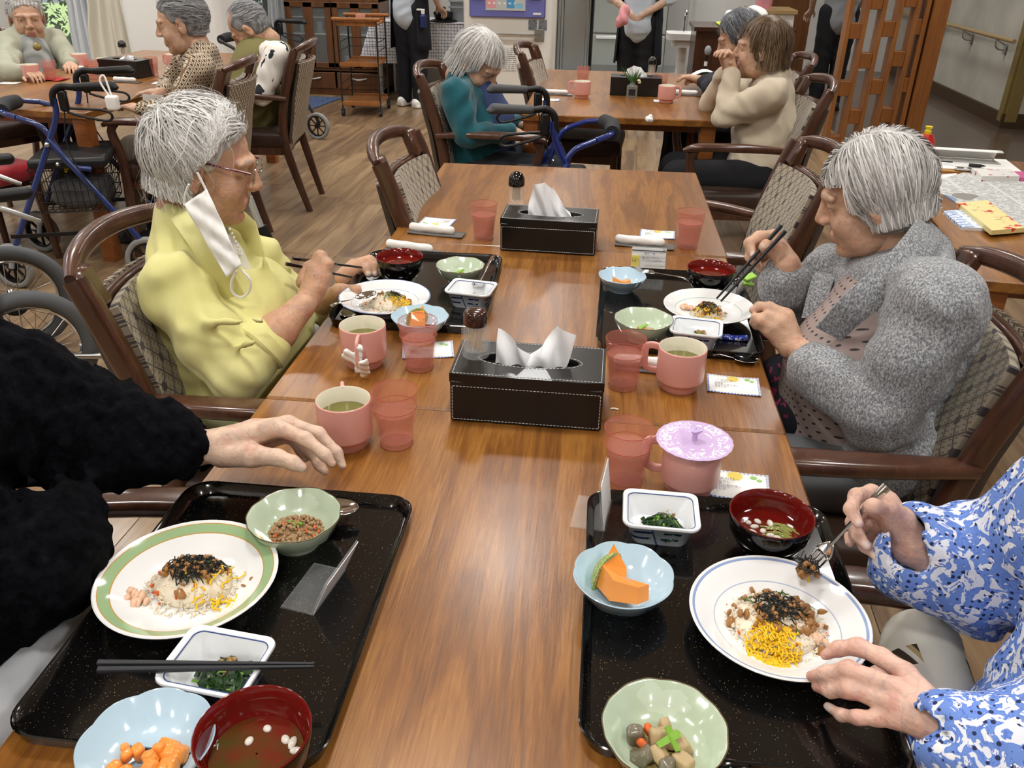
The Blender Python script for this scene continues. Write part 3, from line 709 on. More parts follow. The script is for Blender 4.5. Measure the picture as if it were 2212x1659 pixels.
for s in (.04, -.46):
    G().tube([WCP(.05, s, .2), WCP(0.07, s, .55), WCP(0.05, s, .68), WCP(0.02, s, .72), WCP(-0.03, s, .72)], .012, 10, sm=20).build('back_post', MT['dkframe'], wc)
    skin_obj('hand_grip', [S(.004).cone(WCP(0.02, s, .72), WCP(-0.10, s, .72), .019, .02).mesh(.006)], MT['black'], wc)
    G().tube([WCP(0.03, s, .705), WCP(-0.03, s, .68), WCP(-0.10, s, .64), WCP(-0.12, s, .63)], [.007, .009, .006], 8, sm=12).build('brake_lever', MT['steel'], wc)
    G().tube([WCP(0.07, s, .56), WCP(0.22, s, .58), WCP(0.47, s, .58)], .011, 10).tube([WCP(0.07, s, .4), WCP(0.49, s, .4)], .012, 10).tube([WCP(0.47, s, .58), WCP(0.49, s, .4), WCP(0.57, s, .1)], .011, 10).build('side_frame', MT['dkframe'], wc)
    G().box(WCP(0.27, s, .6), (.3, .05, .035), R=np.stack([fw_, ax_, np.array([0, 0, 1.])], 1), bev=.012).build('armrest', MT['black'], wc)
    G().box(WCP(0.27, s, .47), (.34, .006, .2), R=np.stack([fw_, ax_, np.array([0, 0, 1.])], 1)).build('skirt_guard', MT['black'], wc, smooth=False)
    G().tube([WCP(-.02, s, .2), WCP(-.12, s, .17), WCP(-.24, s, .14)], .01, 10).tube([WCP(-.24, s, .14), WCP(-.3, s, .12), WCP(-.33, s, .06)], .011, 10, sm=8).build('anti_tip_bar', MT['steel'], wc)
    c = np.array(WCP(-.33, s, .045)); G().tube(ringed(c, .026, 0, 20), .012, 8, closed=True).tube([c-ax_*.014, c+ax_*.014], .018, 12).build('anti_tip_wheel', MT['rubber'], wc)
    G().box(WCP(-.3, s+.03, .115), (.06, .05, .006), R=np.stack([fw_, ax_, np.array([0, 0, 1.])], 1)).build('step_pedal', MT['black'], wc, smooth=False)
G().box(WCP(.29, -.21, .43), (.42, .46, .05), R=np.stack([fw_, ax_, np.array([0, 0, 1.])], 1), bev=.02).build('seat', MT['black'], wc)
G().box(WCP(.07, -.21, .58), (.03, .46, .3), R=np.stack([fw_, ax_, np.array([0, 0, 1.])], 1)@rotm(0, -.12, 0), bev=.012).build('backrest', MT['black'], wc)

# ------------------------------------------------------------------ lattice screen at right
ls = thing('lattice_screen', 'orange brown wooden lattice partition with offset blocks', 'screen', (2.28, 6.9, 0))
LH, LT = 2.1, .13
bars = [0, .113, .228, .343, .458]
_b0 = G().box((0, 0, LH/2), (.03, LT, LH)).build('upright', MT['lattice'], ls, smooth=False)
for k, x in enumerate(bars):
    o = _b0 if k == 0 else again(_b0, ls); o.location = (x, 0, 0)
G().box((.525, .0, LH/2), (.03, LT+.02, LH)).build('upright', MT['lattice'], ls, smooth=False)
G().box((.61, .0, LH/2), (.11, LT+.06, LH)).build('post', MT['lattice'], ls, smooth=False)
_k0 = G().box((0, 0, 0), (.085, LT-.012, .105)).build('block', MT['lattice'], ls, smooth=False); first = True
for c in range(5):
    for j in range(6):
        o = _k0 if first else again(_k0, ls); first = False
        x = bars[c]+.057 if c < 4 else .492
        o.location = (x, 0, .045+j*.40+(.2 if c % 2 else 0.)+.02*(c//2)); o.scale = (1, 1, 1) if c < 4 else (.45, 1, 1)
struct('wall_panel_brown', G().box((2.3, 9.3, 1.2), (.42, .1, 2.4)), MT['cab_wood'], smooth=False)
struct('wall_corridor_end', G().box((3.0, 12.6, 1.27), (2.2, .1, 2.6), bev=0), MT['wall'], smooth=False)
# ------------------------------------------------------------------ back of the room: cabinet, trolley, counter, machine, fridge, lectern
cb = thing('glass_cabinet', 'brown wooden cabinet with narrow glass panes and two drawers', 'cabinet', (-2.08, 8.66, 0))
CW = .92
G().box((-CW/2+.015, 0, .85), (.03, .4, 1.7)).box((CW/2-.015, 0, .85), (.03, .4, 1.7)).box((0, .19, .85), (CW, .02, 1.7)).box((0, 0, .03), (CW, .4, .06)).box((0, 0, .235), (CW, .4, .025)).box((0, 0, .9), (CW, .41, .12)).box((0, 0, 1.69), (CW, .42, .03)).build('body', MT['cab_wood'], cb, smooth=False)
for k in range(2):
    d = G().box((-CW/4+k*CW/2, -.205, .135), (CW/2-.02, .02, .15)).build('drawer', MT['cab_wood'], cb, smooth=False)
    G().tube([(-.08, 0, .012), (0, -.014, 0), (.08, 0, .012)], .009, 8, sm=9).move(t=(-CW/4+k*CW/2, -.222, .15)).build('handle', MT['steel'], d)
    x = -CW/4+k*CW/2; w = CW/2-.01
    d = G().box((x-w/2+.03, -.205, .545), (.06, .02, .58)).box((x+w/2-.03, -.205, .545), (.06, .02, .58)).box((x, -.205, .545), (.09, .02, .58)).box((x, -.205, .275), (w, .02, .05)).box((x, -.205, .815), (w, .02, .05)).build('door', MT['cab_wood'], cb, smooth=False)
    for q in (-1, 1): G().box((x+q*.11, -.205, .545), (.13, .006, .5), bev=0).build('pane', MT['glass'], d, smooth=False)
for z in (.55, .7): G().box((0, 0, z), (CW-.06, .3, .012)).build('shelf', mat('shelf_glass', H('b8c4c4'), .2), cb, smooth=False)
for k in range(9):
    o = G().lathe([(.03, 0), (.035, .01), (.028, .07), (.034, .1), (.03, .1), (.024, .06), (.001, .02)], 14).build('drinking_glass', mat('cab_glass', H('9fb0b5'), .15), None)
    o.location = (-2.42+k*.085, 8.6, .25 if k % 2 else .557); tag(o, 'glass tumbler standing inside the brown cabinet', 'tumbler', 'tumblers in the brown cabinet')
tr = thing('serving_trolley', 'black wire trolley with three wooden shelves and castors', 'trolley', (-1.565, 7.63, 0), rad(4))
for sx in (-1, 1):
    for sy in (-1, 1):
        G().tube([(sx*.165, sy*.21, .05), (sx*.165, sy*.21, .78)], .007, 8).build('pole', MT['dkframe'], tr)
        c = G().tube([(sx*.165-.012, sy*.21, .028), (sx*.165+.012, sy*.21, .028)], .026, 14).box((sx*.165, sy*.21, .055), (.03, .03, .02)).build('caster', MT['rubber'], tr)
for z, th in ((.10, .014), (.42, .014), (.74, .014)):
    G().box((0, 0, z), (.33, .42, th)).box((0, -.215, z+.008), (.33, .012, .035)).box((0, .215, z+.008), (.33, .012, .035)).build('shelf', MT['lattice'], tr, smooth=False)
for y in (-.23, .23): G().tube([(-.2, y, .785), (.2, y, .785)], .016, 12).build('handle_bar', MT['lattice'], tr)
for z in (.2, .27, .53, .6):
    g = G()
    for x in (-.165, .165): g.tube([(x, -.21, z), (x, .21, z)], .003, 6)
    g.tube([(-.165, .21, z), (.165, .21, z)], .003, 6).build('wire_rail', MT['dkframe'], tr)
ct = thing('counter_table', 'counter table with white grid patterned cloth behind the staff member', 'table', (-1.2, 8.52, 0))
_gc = Mat('grid_cloth', H('dfdfe2'), .85); x, y, z = _gc.xyz('Object'); _gc.over((((x+y)*36.).fr() < .2).mx((z*36.).fr() < .2), H('7d8290')).over(((x*1.1+y+z)*9.).fr() < .03, H('ffffff')); MT['grid'] = _gc.m
G().box((0, 0, .685), (.86, .6, .03)).build('table_board', MT['white'], ct, smooth=False)
for sx in (-1, 1):
    for sy in (-1, 1): G().cyl((sx*.38, sy*.26, 0), (sx*.38, sy*.26, .67), .02, 12).build('leg', MT['steel'], ct)
def clothf(u, v):
    # skirt runs round three sides, v=0 top, v=1 hem
    L = [(-.44, .3), (-.44, -.31), (.44, -.31), (.44, .3)]; s = u*3; i = min(2, int(s)); f = s-i; a = np.array(L[i]); b = np.array(L[i+1]); p = a*(1-f)+b*f; o = unit(p)*.025*sin(u*40)*v
    return (p[0]+o[0]-.12*v*(u < .4), p[1]+o[1], .703-.36*v)
G().sheet(clothf, 60, 6).box((0, 0, .703), (.885, .63, .004)).build('tablecloth', MT['grid'], ct, ang=180)
def bowlprof(r0, r1, h, t=.004): return [(.001, 0), (r0, 0), (r0+.3*(r1-r0), h*.35), (r1, h), (r1-t, h), (r0+.3*(r1-r0)-t, h*.38), (r0*.8, t*1.5), (.001, t)]
pt = thing('iron_pot', 'black lidded pot on the cloth covered counter', 'pot', (-.98, 8.34, .705))
G().lathe([(.001, 0), (.1, 0), (.13, .01), (.1, .02), (.075, .02), (.095, .07), (.09, .085), (.001, .1)], 28).build('body', MT['black'], pt)
G().lathe([(.001, .1), (.02, .1), (.025, .12), (.001, .13)], 14).build('knob', MT['black'], pt)
tb = thing('plastic_tubs', 'two nested grey plastic tubs on the counter', 'tub', (-.84, 8.42, .705))
for k in range(2): G().tube([(0, 0, .0+.05*k), (0, 0, .12+.05*k)], 0, sec=rrect(.2, .16, .03, 3), scale=[.75, 1]).tube([(0, 0, .12+.05*k), (0, 0, .135+.05*k)], 0, sec=rrect(.22, .18, .03, 3)).build('tub', MT['grey_plastic'], tb)
# dispenser
_ml, _mr = PY(1000, 60, 7.95), PY(1193, 60, 7.95); MX0, MX1 = _ml[0], _mr[0]; MC = (MX0+MX1)/2; MWD = MX1-MX0
dm = thing('drink_dispenser', 'white drink dispenser with purple control panel and steel bar', 'dispenser', (MC, 8.25, 0))
G().prism(rrect(MWD, .6, .05, 5), 0, 1.75).build('body', MT['offwhite'], dm)
_zp = PY(1100, 38, 7.93)[2]
pn = G().box((0, -.31, _zp+.2), (MWD*.84, .035, .4), bev=.012).build('control_panel', MT['purple'], dm)
_sc = Mat('panel_screen', H('c9cdc9'), .35); x, y, z = _sc.xyz('Object'); zz = z-_zp
_sc.over(((x+.14).ab() < .045)*(zz > .075), H('e9a8ac')).over(((x-.005).ab() < .0)*1., H('ffffff')).over(((x-.03).ab() < .035)*(zz > .075), H('55a3d8')).over((((x*22.).fr()-.5).ab() < .22)*(((zz*22.).fr()-.5).ab() < .15)*((x+.05).ab() < .12)*(zz > .08), H('f4f4f4')).over(((x-.105).ab() < .03)*((zz-.095).ab() < .02), H('8cc8e8'))
G().box((-.015, -.33, _zp+.2), (MWD*.44, .008, .29), bev=.004).build('display', _sc.m, pn, smooth=False)
G().box((MWD*.3, -.33, _zp+.17), (.1, .01, .05)).box((-MWD*.33, -.33, _zp+.16), (.1, .01, .05)).build('coin_slot', MT['black'], pn, smooth=False)
G().box((MWD*.33, -.329, _zp+.035), (.07, .003, .016), bev=.001).build('name_badge', MT['paper'], pn, smooth=False)
G().tube([(-MWD*.32, -.36, _zp-.14), (MWD*.32, -.36, _zp-.14)], .014, 14).build('grab_bar', MT['chrome'], dm)
for s in (-1, 1): G().box((s*MWD*.36, -.305, _zp-.14), (.085, .012, .1)).tube([(s*MWD*.33, -.3, _zp-.14), (s*MWD*.33, -.36, _zp-.14)], .02, 12).build('bar_bracket', MT['steel'], dm)
_nt = Mat('notice_print', H('8b9097'), .6); _nt.over(_nt.noise(60, (1, 1, 3)) > .56, H('4a4f57'))
for x in (.24, .335): G().box((x*MWD/.85, -.302, _zp-.055), (.075, .003, .085), bev=.0).build('notice', _nt.m, dm, smooth=False)
_n2 = Mat('form_print', H('efeee8'), .7); x, y, z = _n2.xyz('Object'); _n2.over(((z*60.).fr() < .35)*(_n2.noise(70, (1, 1, .2)) > .46), H('77777a'))
G().box((.0*MWD, -.302, _zp-.345), (.17, .003, .2), bev=0).build('form', _n2.m, dm, smooth=False)
# kitchen: steel locker frame and fridge
fg = thing('steel_fridge', 'tall stainless fridge with light handles behind the staff', 'fridge', (.78, 10.95, 0))
G().box((0, 0, .95), (.86, .6, 1.9), bev=.01).build('body', MT['steel'], fg, smooth=False)
MT['fridge_door'] = mat('fridge_door', H('b4bab4'), .35, metal=.3)
for k, (z0, z1) in enumerate(((.08, .42), (.44, .9), (.92, 1.8))):
    d = G().box((0, -.32, (z0+z1)/2), (.84, .05, z1-z0), bev=.008).build('door', MT['fridge_door'], fg, smooth=False)
    G().box((0, -.36, z1-.03), (.76, .03, .035), bev=.01).build('handle', MT['white'], d)
lk = thing('steel_locker', 'tall stainless locker with upright rails beside the fridge', 'locker', (.12, 10.9, 0))
G().box((0, 0, 1.), (.42, .55, 2.), bev=.008).build('body', MT['steel'], lk, smooth=False)
for x in (-.19, -.12, .17): G().box((x, -.3, 1.), (.035, .06, 2.), bev=.008).build('rail', MT['steel'], lk)
# lectern with microphone, yellow tray of cloths, wall basin
lc = thing('lectern', 'dark brown lectern with slanted glass lip behind the grey haired person', 'lectern', (1.55, 7.1, 0))
MT['dk_lect'] = wood('lectern_wood', H('2e1a10'), H('3f2417'), H('4d2e1c'), axis=2, rough=.3, coat=.3).m
G().box((0, 0, .41), (.7, .45, .82)).build('body', MT['dk_lect'], lc, smooth=False)
G().box((0, 0, .83), (.74, .5, .03)).build('top', MT['dk_lect'], lc, smooth=False)
tag(G().box((1.55, 7.06, .853), (.36, .28, .012)).build('folder', mat('lime', H('d6e23c'), .5), smooth=False), 'lime green folder under the white cloth on the lectern', 'folder')
cl = skin_obj('folded_cloth', [S(.03).box((1.57, 7.06, .90), (.15, .11, .04), .03).ell((1.62, 7.06, .935), (.11, .09, .045)).mesh(.012, disp=lambda x, y, z: .008*np.sin(34*x+25*z+8*y))], MT['paper'], None); tag(cl, 'heap of white cloth on the lectern', 'cloth')
mc = thing('microphone', 'black gooseneck microphone in front of the lectern', 'microphone', PZ(1523, 150, .74))
G().cyl((0, 0, -.03), (0, 0, -.012), .03, 16).tube([(0, 0, -.012), (.0, 0, .06), (.002, 0, .09)], .008, 10).build('stem', MT['black'], mc); G().ball((.004, 0, .105), (.02, .02, .028)).build('head', MT['grey_plastic'], mc)
G().cyl((0, 0, .02), (0, 0, .045), .0095, 12).build('band', MT['white'], mc)
wb = thing('wall_basin', 'small white hand basin left of the lectern', 'basin', PY(1478, 75, 7.9)); wb.location.z = .66
G().prism(rrect(.3, .3, .05, 4), 0, .05).prism(rrect(.2, .22, .05, 4), -.06, 0).build('bowl', MT['white'], wb)
G().tube([(0, .1, .05), (0, .1, .2), (0, -.02, .22), (0, -.03, .19)], .011, 10, sm=12).build('tap', MT['chrome'], wb)
G().tube([(0, .05, -.06), (0, .05, -.66)], [.04, .05], 16).build('pedestal', MT['white'], wb)
sh = thing('display_shelf', 'low cabinet with light wooden top behind the lectern', 'cabinet', (1.98, 8.6, 0))
G().box((0, 0, .42), (.42, .4, .84)).build('body', MT['white'], sh, smooth=False); G().box((0, 0, .855), (.46, .44, .035)).build('top', MT['rail'], sh, smooth=False)
tag(G().tube([(1.92, 8.5, .873), (1.92, 8.5, .99)], 0, sec=rrect(.19, .15, .04, 4), scale=[.8, 1]).build('pink_basket', mat('pinkplastic', H('efa3b4'), .45)), 'pink plastic basket on the light wooden shelf top', 'basket')
# entrance mat and the cream walking frames by the window
_mm = Mat('mat_pile', H('3b4d70'), .95); _mm.ramp(_mm.noise(80), [(.4, H('2d3c5c')), (.6, H('5a6d92'))])
tag(G().prism([(-3.1, 6.75), (-2.08, 7.62), (-1.98, 8.28), (-3.1, 8.3)], .001, .008).build('door_mat', _mm.m, smooth=False), 'dark blue flecked mat on the floor by the cabinet', 'mat')
for k, (px, y) in enumerate(((475, 7.9), (520, 8.15))):
    p = PY(px, 60, y); wf = thing('zimmer_walker', ('cream walking frame at the window left of the man\'s head', 'cream walking frame at the window right behind the man\'s head')[k], 'walker', (p[0], y, 0), rad(20))
    for s in (-1, 1):
        G().tube([(-.2, s*.25, 0), (-.19, s*.24, .7), (-.1, s*.24, .78), (.12, s*.23, .78), (.2, s*.23, .7), (.24, s*.26, 0)], .014, 10, sm=30).build('side_frame', MT['cream_plastic'], wf)
        G().tube([(-.2, s*.245, .4), (.22, s*.24, .4)], .011, 8).build('side_bar', MT['cream_plastic'], wf)
    G().tube([(.2, -.235, .62), (.2, .235, .62)], .014, 10).build('front_bar', MT['cream_plastic'], wf)
# ------------------------------------------------------------------ tableware
TT = .7005                      # table surface
TZ = .7055                      # floor of a tray
_m = Mat('lacquer_tray', H('0a0909'), .16, coat=.5, coatr=.04); _v = _m.voro(420, feat='F1'); _r = _m.voro(420, out='Color')
_m.over((_v < .16)*(_r > .8), H('a58f66')).over((_v < .12)*(_r < .12), H('cfc8b8')); MT['tray'] = _m.m
def por(key, col, **k): return plain(key, col, .12, coat=.4, **k)
por('porcelain', 'eef0f2'); por('celadon', 'a9c0a0'); por('paleblue', 'bcd6e6'); por('red_lacquer', '6d1410'); por('black_lacquer', '0c0807')
plain('pink_mug', 'e6a89d', .3, coat=.25); plain('mug_inside', 'e9e3cf', .25, coat=.3)
_m = Mat('pink_tumbler', H('df8b7b'), .22, alpha=.21); _m.bump(_m.noise(240), .12, .001); MT['tumbler'] = _m.m; plain('tumbler_rim', 'b5584a', .2, alpha=.65)
plain('water', 'e9a090', .05, alpha=.2); plain('acrylic', 'f4f7f8', .03, alpha=.1)
_m = Mat('celadon_crackle', H('b9c7ae'), .15, coat=.4); _m.over(_m.noise(16) > .6, H('c3d0ba')); _m.bump(_m.noise(60), .1, .002); MT['celadon'] = _m.m
_m = Mat('blue_brush', H('dfe7ee'), .12, coat=.4); x, y, z = _m.xyz('Object')
_m.over(((z*85.).fr() < .35)*((((x+y)*26.).fr()-.5).ab() < .3)*(_m.noise(90) > .42)*(z < .032)*(z > .008), H('27407c')).over(((z-.0335).ab() < .0012)+((((x-y)*20.).fr()-.5).ab() < .03), H('5d78ab')); MT['brush'] = _m.m
def ring_plate(key, lines):
    m = Mat(key, H('f0f0ef'), .1, coat=.4); x, y, z = m.xyz('Object'); r = (x*x+y*y).sq()
    for a, b, c in lines: m.over((r > a)*(r < b), H(c))
    MT[key] = m.m
ring_plate('plate_blue', [(.0955, .0985, '93a6cf'), (.071, .0722, 'b9c3d8')]); ring_plate('plate_green', [(.0885, .0998, '9db98a'), (.0872, .0886, 'c79a55'), (.0998, .101, 'c79a55')])
ring_plate('plate_leaf', [(.0965, .0978, 'b8ccd2'), (.07, .0712, 'a9bfb6')])

def make_tray():
    def loop(w, d, r, z): return [(x, y, z) for x, y in rrect(w, d, r, 7)]
    L = [loop(.318, .432, .03, .0), loop(.326, .44, .034, .017), loop(.331, .445, .036, .0185), loop(.328, .442, .035, .0195), loop(.322, .436, .033, .0175), loop(.306, .42, .026, .0055)]
    n = len(L[0]); V = [p for l in L for p in l]; F = [tuple(range(n))[::-1], tuple((len(L)-1)*n+i for i in range(n))]
    for k in range(len(L)-1): F += [(k*n+i, k*n+(i+1) % n, (k+1)*n+(i+1) % n, (k+1)*n+i) for i in range(n)]
    return G().add(V, F).build('serving_tray', MT['tray'], ang=30)
tray0 = make_tray(); TR = [((.168, .735), 0, 'black lacquer tray at lower left with green rimmed plate'), ((.741, .79), .3, 'black lacquer tray at lower right under the fork being lifted'),
 ((.175, 1.765), 1.5, 'black lacquer tray before the woman in yellow'), ((.742, 1.725), -.8, 'black lacquer tray before the woman in grey tweed')]
for i, ((x, y), a, lab) in enumerate(TR):
    o = tray0 if i == 0 else again(tray0); o.location = (x, y, TT); o.rotation_euler = (0, 0, rad(a)); tag(o, lab, 'tray', 'black lacquer trays')

def lathe_ob(name, prof, m, parent, n=48, fr=None, mi=None):
    g = G().lathe(prof, n, fr=fr); o = g.build(name, m, parent, ang=60)
    if mi: o.data.polygons.foreach_set('material_index', np.array([mi[k % (len(prof)-1)] for k in range(len(o.data.polygons))], np.int32))
    return o
# lacquer soup bowl
def soup_bowl(loc, label, liquid, bits=()):
    t = thing('soup_bowl', label, 'bowl', loc, group='lacquer soup bowls')
    prof = [(.001, .003), (.024, .003), (.025, 0), (.029, 0), (.029, .007), (.042, .016), (.051, .033), (.0545, .06), (.0535, .061), (.052, .06), (.0495, .045), (.048, .034), (.039, .019), (.02, .011), (.001, .01)]
    lathe_ob('bowl', prof, [MT['black_lacquer'], MT['red_lacquer']], t, 56, mi=[0]*7+[1]*7)
    if liquid:
        m, z = liquid; r = float(np.interp(z, [.011, .019, .034, .06], [.02, .039, .0478, .0518]))-.0004
        o = G().lathe([(r, z+.0006), (r-.003, z), (.001, z)], 40).build('soup', m, t); o['label'] = 'clear soup surface'
    return t
def scale_prof(p, s): return [(a*s, b*s) for a, b in p]
# celadon bowl with wavy rim and brown edge line
def celadon_bowl(loc, label, rz=0., s=1.):
    t = thing('celadon_bowl', label, 'bowl', loc, rz, 'pale green bowls')
    prof = scale_prof([(.001, .004), (.024, .004), (.025, 0), (.03, 0), (.031, .008), (.05, .022), (.0605, .045), (.0595, .0462), (.0575, .0455), (.047, .025), (.028, .012), (.001, .01)], s)
    wav = lambda a, r, z: (r*(1+.005*sin(7*a)*(r > .04)+.006*sin(15*a+1)*(r > .045)), z+.0008*sin(7*a+1.3)*(r > .05))
    lathe_ob('bowl', prof, MT['celadon'], t, 84, wav)
    pts = [(.0602*s*(1+.005*sin(7*a)+.006*sin(15*a+1))*cos(a), .0602*s*(1+.005*sin(7*a)+.006*sin(15*a+1))*sin(a), .0462*s+.0008*sin(7*a+1.3)) for a in np.linspace(0, 2*pi, 84, endpoint=False)]
    o = G().tube(pts, .0007, 6, closed=True).build('rim_line', mat('rim_brown', H('57462e'), .4), t); o['label'] = 'brown glazed rim'
    return t
def blue_bowl(loc, label, rz=0., s=1.):
    t = thing('flower_bowl', label, 'bowl', loc, rz, 'pale blue bowls')
    prof = scale_prof([(.001, .003), (.024, .003), (.026, 0), (.029, 0), (.03, .006), (.048, .018), (.0605, .041), (.0595, .042), (.058, .0405), (.045, .02), (.026, .0085), (.001, .007)], s)
    wav = lambda a, r, z: (r*(1+.03*(abs(cos(4*a))-.5)*(r > .035)), z-.0018*(1-abs(cos(4*a)))*(r > .05))
    lathe_ob('bowl', prof, MT['paleblue'], t, 96, wav); return t
def rect_dish(loc, label, rz=0., s=1.):
    t = thing('square_dish', label, 'dish', loc, rz, 'blue and white square dishes')
    def loop(w, d, r, z): return [(x, y, z-.0022*(1-(2*x/w)**2)*(z > .03)) for x, y in rrect(w, d, r, 6)]
    L = [loop(.07, .054, .012, .0), loop(.074, .058, .012, .004), loop(.09, .074, .012, .034), loop(.101, .085, .014, .037), loop(.103, .087, .015, .0395), loop(.101, .085, .014, .0415), loop(.094, .078, .012, .0415), loop(.088, .072, .01, .038), loop(.068, .052, .012, .009)]
    n = len(L[0]); V = [p for l in L for p in l]; F = [tuple(range(n))[::-1], tuple((len(L)-1)*n+i for i in range(n))]; M = [0, 1]
    for k in range(len(L)-1): F += [(k*n+i, k*n+(i+1) % n, (k+1)*n+(i+1) % n, (k+1)*n+i) for i in range(n)]; M += [0 if k < 2 else 1]*n
    g = G().add(V, F); g.M = M; g.build('dish', [MT['brush'], MT['porcelain']], t, ang=50)
    o = G().tube([(x*.91, y*.9, .0378) for x, y in rrect(.097, .081, .012, 6)], .0008, 6, closed=True).build('blue_line', mat('cobalt', H('3f5688'), .2), t); o['label'] = 'thin cobalt line inside the rim'
    return t
def plate(loc, label, m, s=1.):
    t = thing('dinner_plate', label, 'plate', loc, group='round dinner plates')
    prof = scale_prof([(.001, .003), (.05, .003), (.053, 0), (.057, 0), (.06, .006), (.083, .021), (.104, .031), (.1043, .0325), (.103, .0335), (.0835, .0245), (.066, .0115), (.05, .0075), (.001, .007)], s)
    lathe_ob('plate', prof, MT[m], t, 80); return t
def atz(px, py, z, base): p = PZ(px, py, z); return (p[0], p[1], base)

# ---- mugs and tumblers
def make_mug():
    t = thing('mug', 'x', 'mug', group='pink mugs')
    o = lathe_ob('body', [(.001, .004), (.031, .004), (.033, 0), (.0345, .001), (.0345, .014), (.0352, .0155), (.042, .018), (.043, .022), (.0432, .079), (.0428, .081), (.0415, .0815), (.0402, .08), (.0402, .062), (.0395, .06), (.0385, .02), (.03, .011), (.001, .01)], [MT['pink_mug'], MT['mug_inside']], t, 48, mi=[0]*10+[1]*6)
    G().tube([(.041, 0, .073), (.055, 0, .0745), (.066, 0, .069), (.0675, 0, .05), (.066, 0, .033), (.055, 0, .0265), (.041, 0, .027)], 0, sm=22, sec=rrect(.0135, .0065, .003, 3), up=(0, 1, 0)).move().build('handle', MT['pink_mug'], t)
    return t
mug0 = make_mug()
def mug(loc, hz, label, tea=None, lvl=.055):
    global mug_first
    t = mug0 if mug_first else dup(mug0, loc, hz); mug_first = False
    t.location = loc; t.rotation_euler = (0, 0, hz); t['label'] = label
    if tea: r = .0385; o = G().lathe([(r, lvl), (.001, lvl)], 32).build('tea', mat('tea', H(tea), .05, coat=.3), t)
    return t
mug_first = True
def make_tumbler():
    t = thing('tumbler', 'x', 'tumbler', group='pink tumblers')
    lathe_ob('cup', [(.001, .003), (.022, .003), (.0235, 0), (.0262, .001), (.027, .006), (.0335, .066), (.0345, .0675), (.0348, .07), (.0365, .096), (.0357, .0965), (.0345, .095), (.0325, .07), (.0315, .065), (.0253, .01), (.001, .008)], MT['tumbler'], t, 48)
    for nm, r_, z_ in (('rim', .0361, .0963), ('step_ring', .0346, .0685), ('foot_ring', .0258, .0012)): G().tube([(r_*cos(a), r_*sin(a), z_) for a in np.linspace(0, 2*pi, 40, endpoint=False)], .0006, 6, closed=True).build(nm, MT['tumbler_rim'], t)
    return t
tumb0 = make_tumbler()
def tumbler(loc, label, lvl=.06):
    global tumb_first
    t = tumb0 if tumb_first else dup(tumb0, loc); tumb_first = False; t.location = loc; t['label'] = label
    if lvl: r = float(np.interp(lvl, [.01, .065], [.0253, .0315]))-.0006; G().lathe([(.001, .009), (.0247, .0105), (r, lvl), (.001, lvl)], 32).build('water', MT['water'], t)
    return t
tumb_first = True
def B(px, py): return tuple(PZ(px, py, TT))     # a point of the table, from the base of the thing
def C2(px, py, r):                               # centre from the front-most point of a round base
    p = PZ(px, py, TT); d = unit(np.array([p[0]-CAM[0], p[1], 0])); return tuple(p+d*r)
mug(C2(752, 981, .034), rad(108), 'pink mug with green tea beside the reaching hand', '6e6a2e')
mug(C2(790, 802, .034), rad(-84), 'pink mug with tissue stuffed in its handle', '5a3a30', .05)
mug(C2(1463, 854, .034), rad(165), 'pink mug with pale tea at the grey tweed woman\'s tray', '958b5c', .045)
mnr = mug(C2(1482, 1082, .034), rad(170), 'pink mug covered by a lilac lid')
for px, py, a, lab in ((72, 176, 160, 'pink mug beside red napkin near woman in knit vest'), (178, 150, 170, 'pink mug left of the far left tissue box'), (232, 160, 10, 'pink mug half hidden behind the rollator handle'), (378, 150, 170, 'pink mug by the elbow of the woman in patterned blouse'),
                       (1256, 214, 172, 'pink mug at left on the table with the flower bottle'), (1438, 224, 10, 'pink mug in front of the brown haired woman in beige')):
    mug(C2(px, py, .034), rad(a), lab)
tumbler(C2(858, 976, .026), 'pink tumbler of water beside the green tea mug')
tumbler(C2(907, 807, .026), 'pink tumbler before the melon bowl of the woman in yellow', .058)
tumbler(C2(1343, 848, .026), 'pink tumbler to the left of the pale tea mug', .066)
tumbler(C2(1347, 1064, .026), 'pink tumbler beside the mug with lilac lid', .066)
tumbler(C2(1045, 522, .026), 'pink tumbler left of the far tissue box', .066); tumbler(C2(1484, 540, .026), 'pink tumbler on the right of the far main table', .066)
for px, py, lab in ((112, 174, 'pink tumbler next to the mug on red napkin'), (203, 172, 'pink tumbler by the rollator handle at far left table'), (332, 165, 'pink tumbler right of the far left tissue box'), (1258, 186, 'pink tumbler behind the mug on the teal woman\'s table'), (1425, 205, 'pink tumbler beside the flower bottle\'s tissue box')): tumbler(C2(px, py, .026), lab)
# lilac lid on the mug
ld = thing('silicone_cover', 'lilac silicone cup lid printed with white blossoms', 'lid', (mnr.location.x, mnr.location.y, mnr.location.z+.0815))
_m = Mat('lilac_print', H('c9aed6'), .45); x, y, z = _m.xyz('Object'); r = (x*x+y*y).sq(); nn = _m.noise(55, dist=1.5); _v = _m.voro(95)
_m.over((r > .033)*(r < .051)*((nn-.5).ab() < .035), H('f5eef7')).over((r > .033)*(r < .05)*(_v < .22), H('f8f2fa'))
_m.over(((r-.0265).ab() < .0015)*(_m.voro(170) < .45), H('f6f0f8'))
lathe_ob('disc', [(.001, .0), (.04, .0), (.054, .0015), (.0545, .0025), (.053, .0032), (.04, .0022), (.001, .0025)], _m.m, ld, 96, lambda a, r, z: (r*(1+.018*abs(sin(11*a))*(r > .05)), z))
lathe_ob('knob', [(.004, .002), (.0035, .012), (.008, .018), (.0095, .021), (.008, .022), (.001, .021)], mat('lilac_clear', H('c8b2dc'), .1), ld, 24, lambda a, r, z: (r*(1+.2*cos(3*a)*(r > .006)), z))
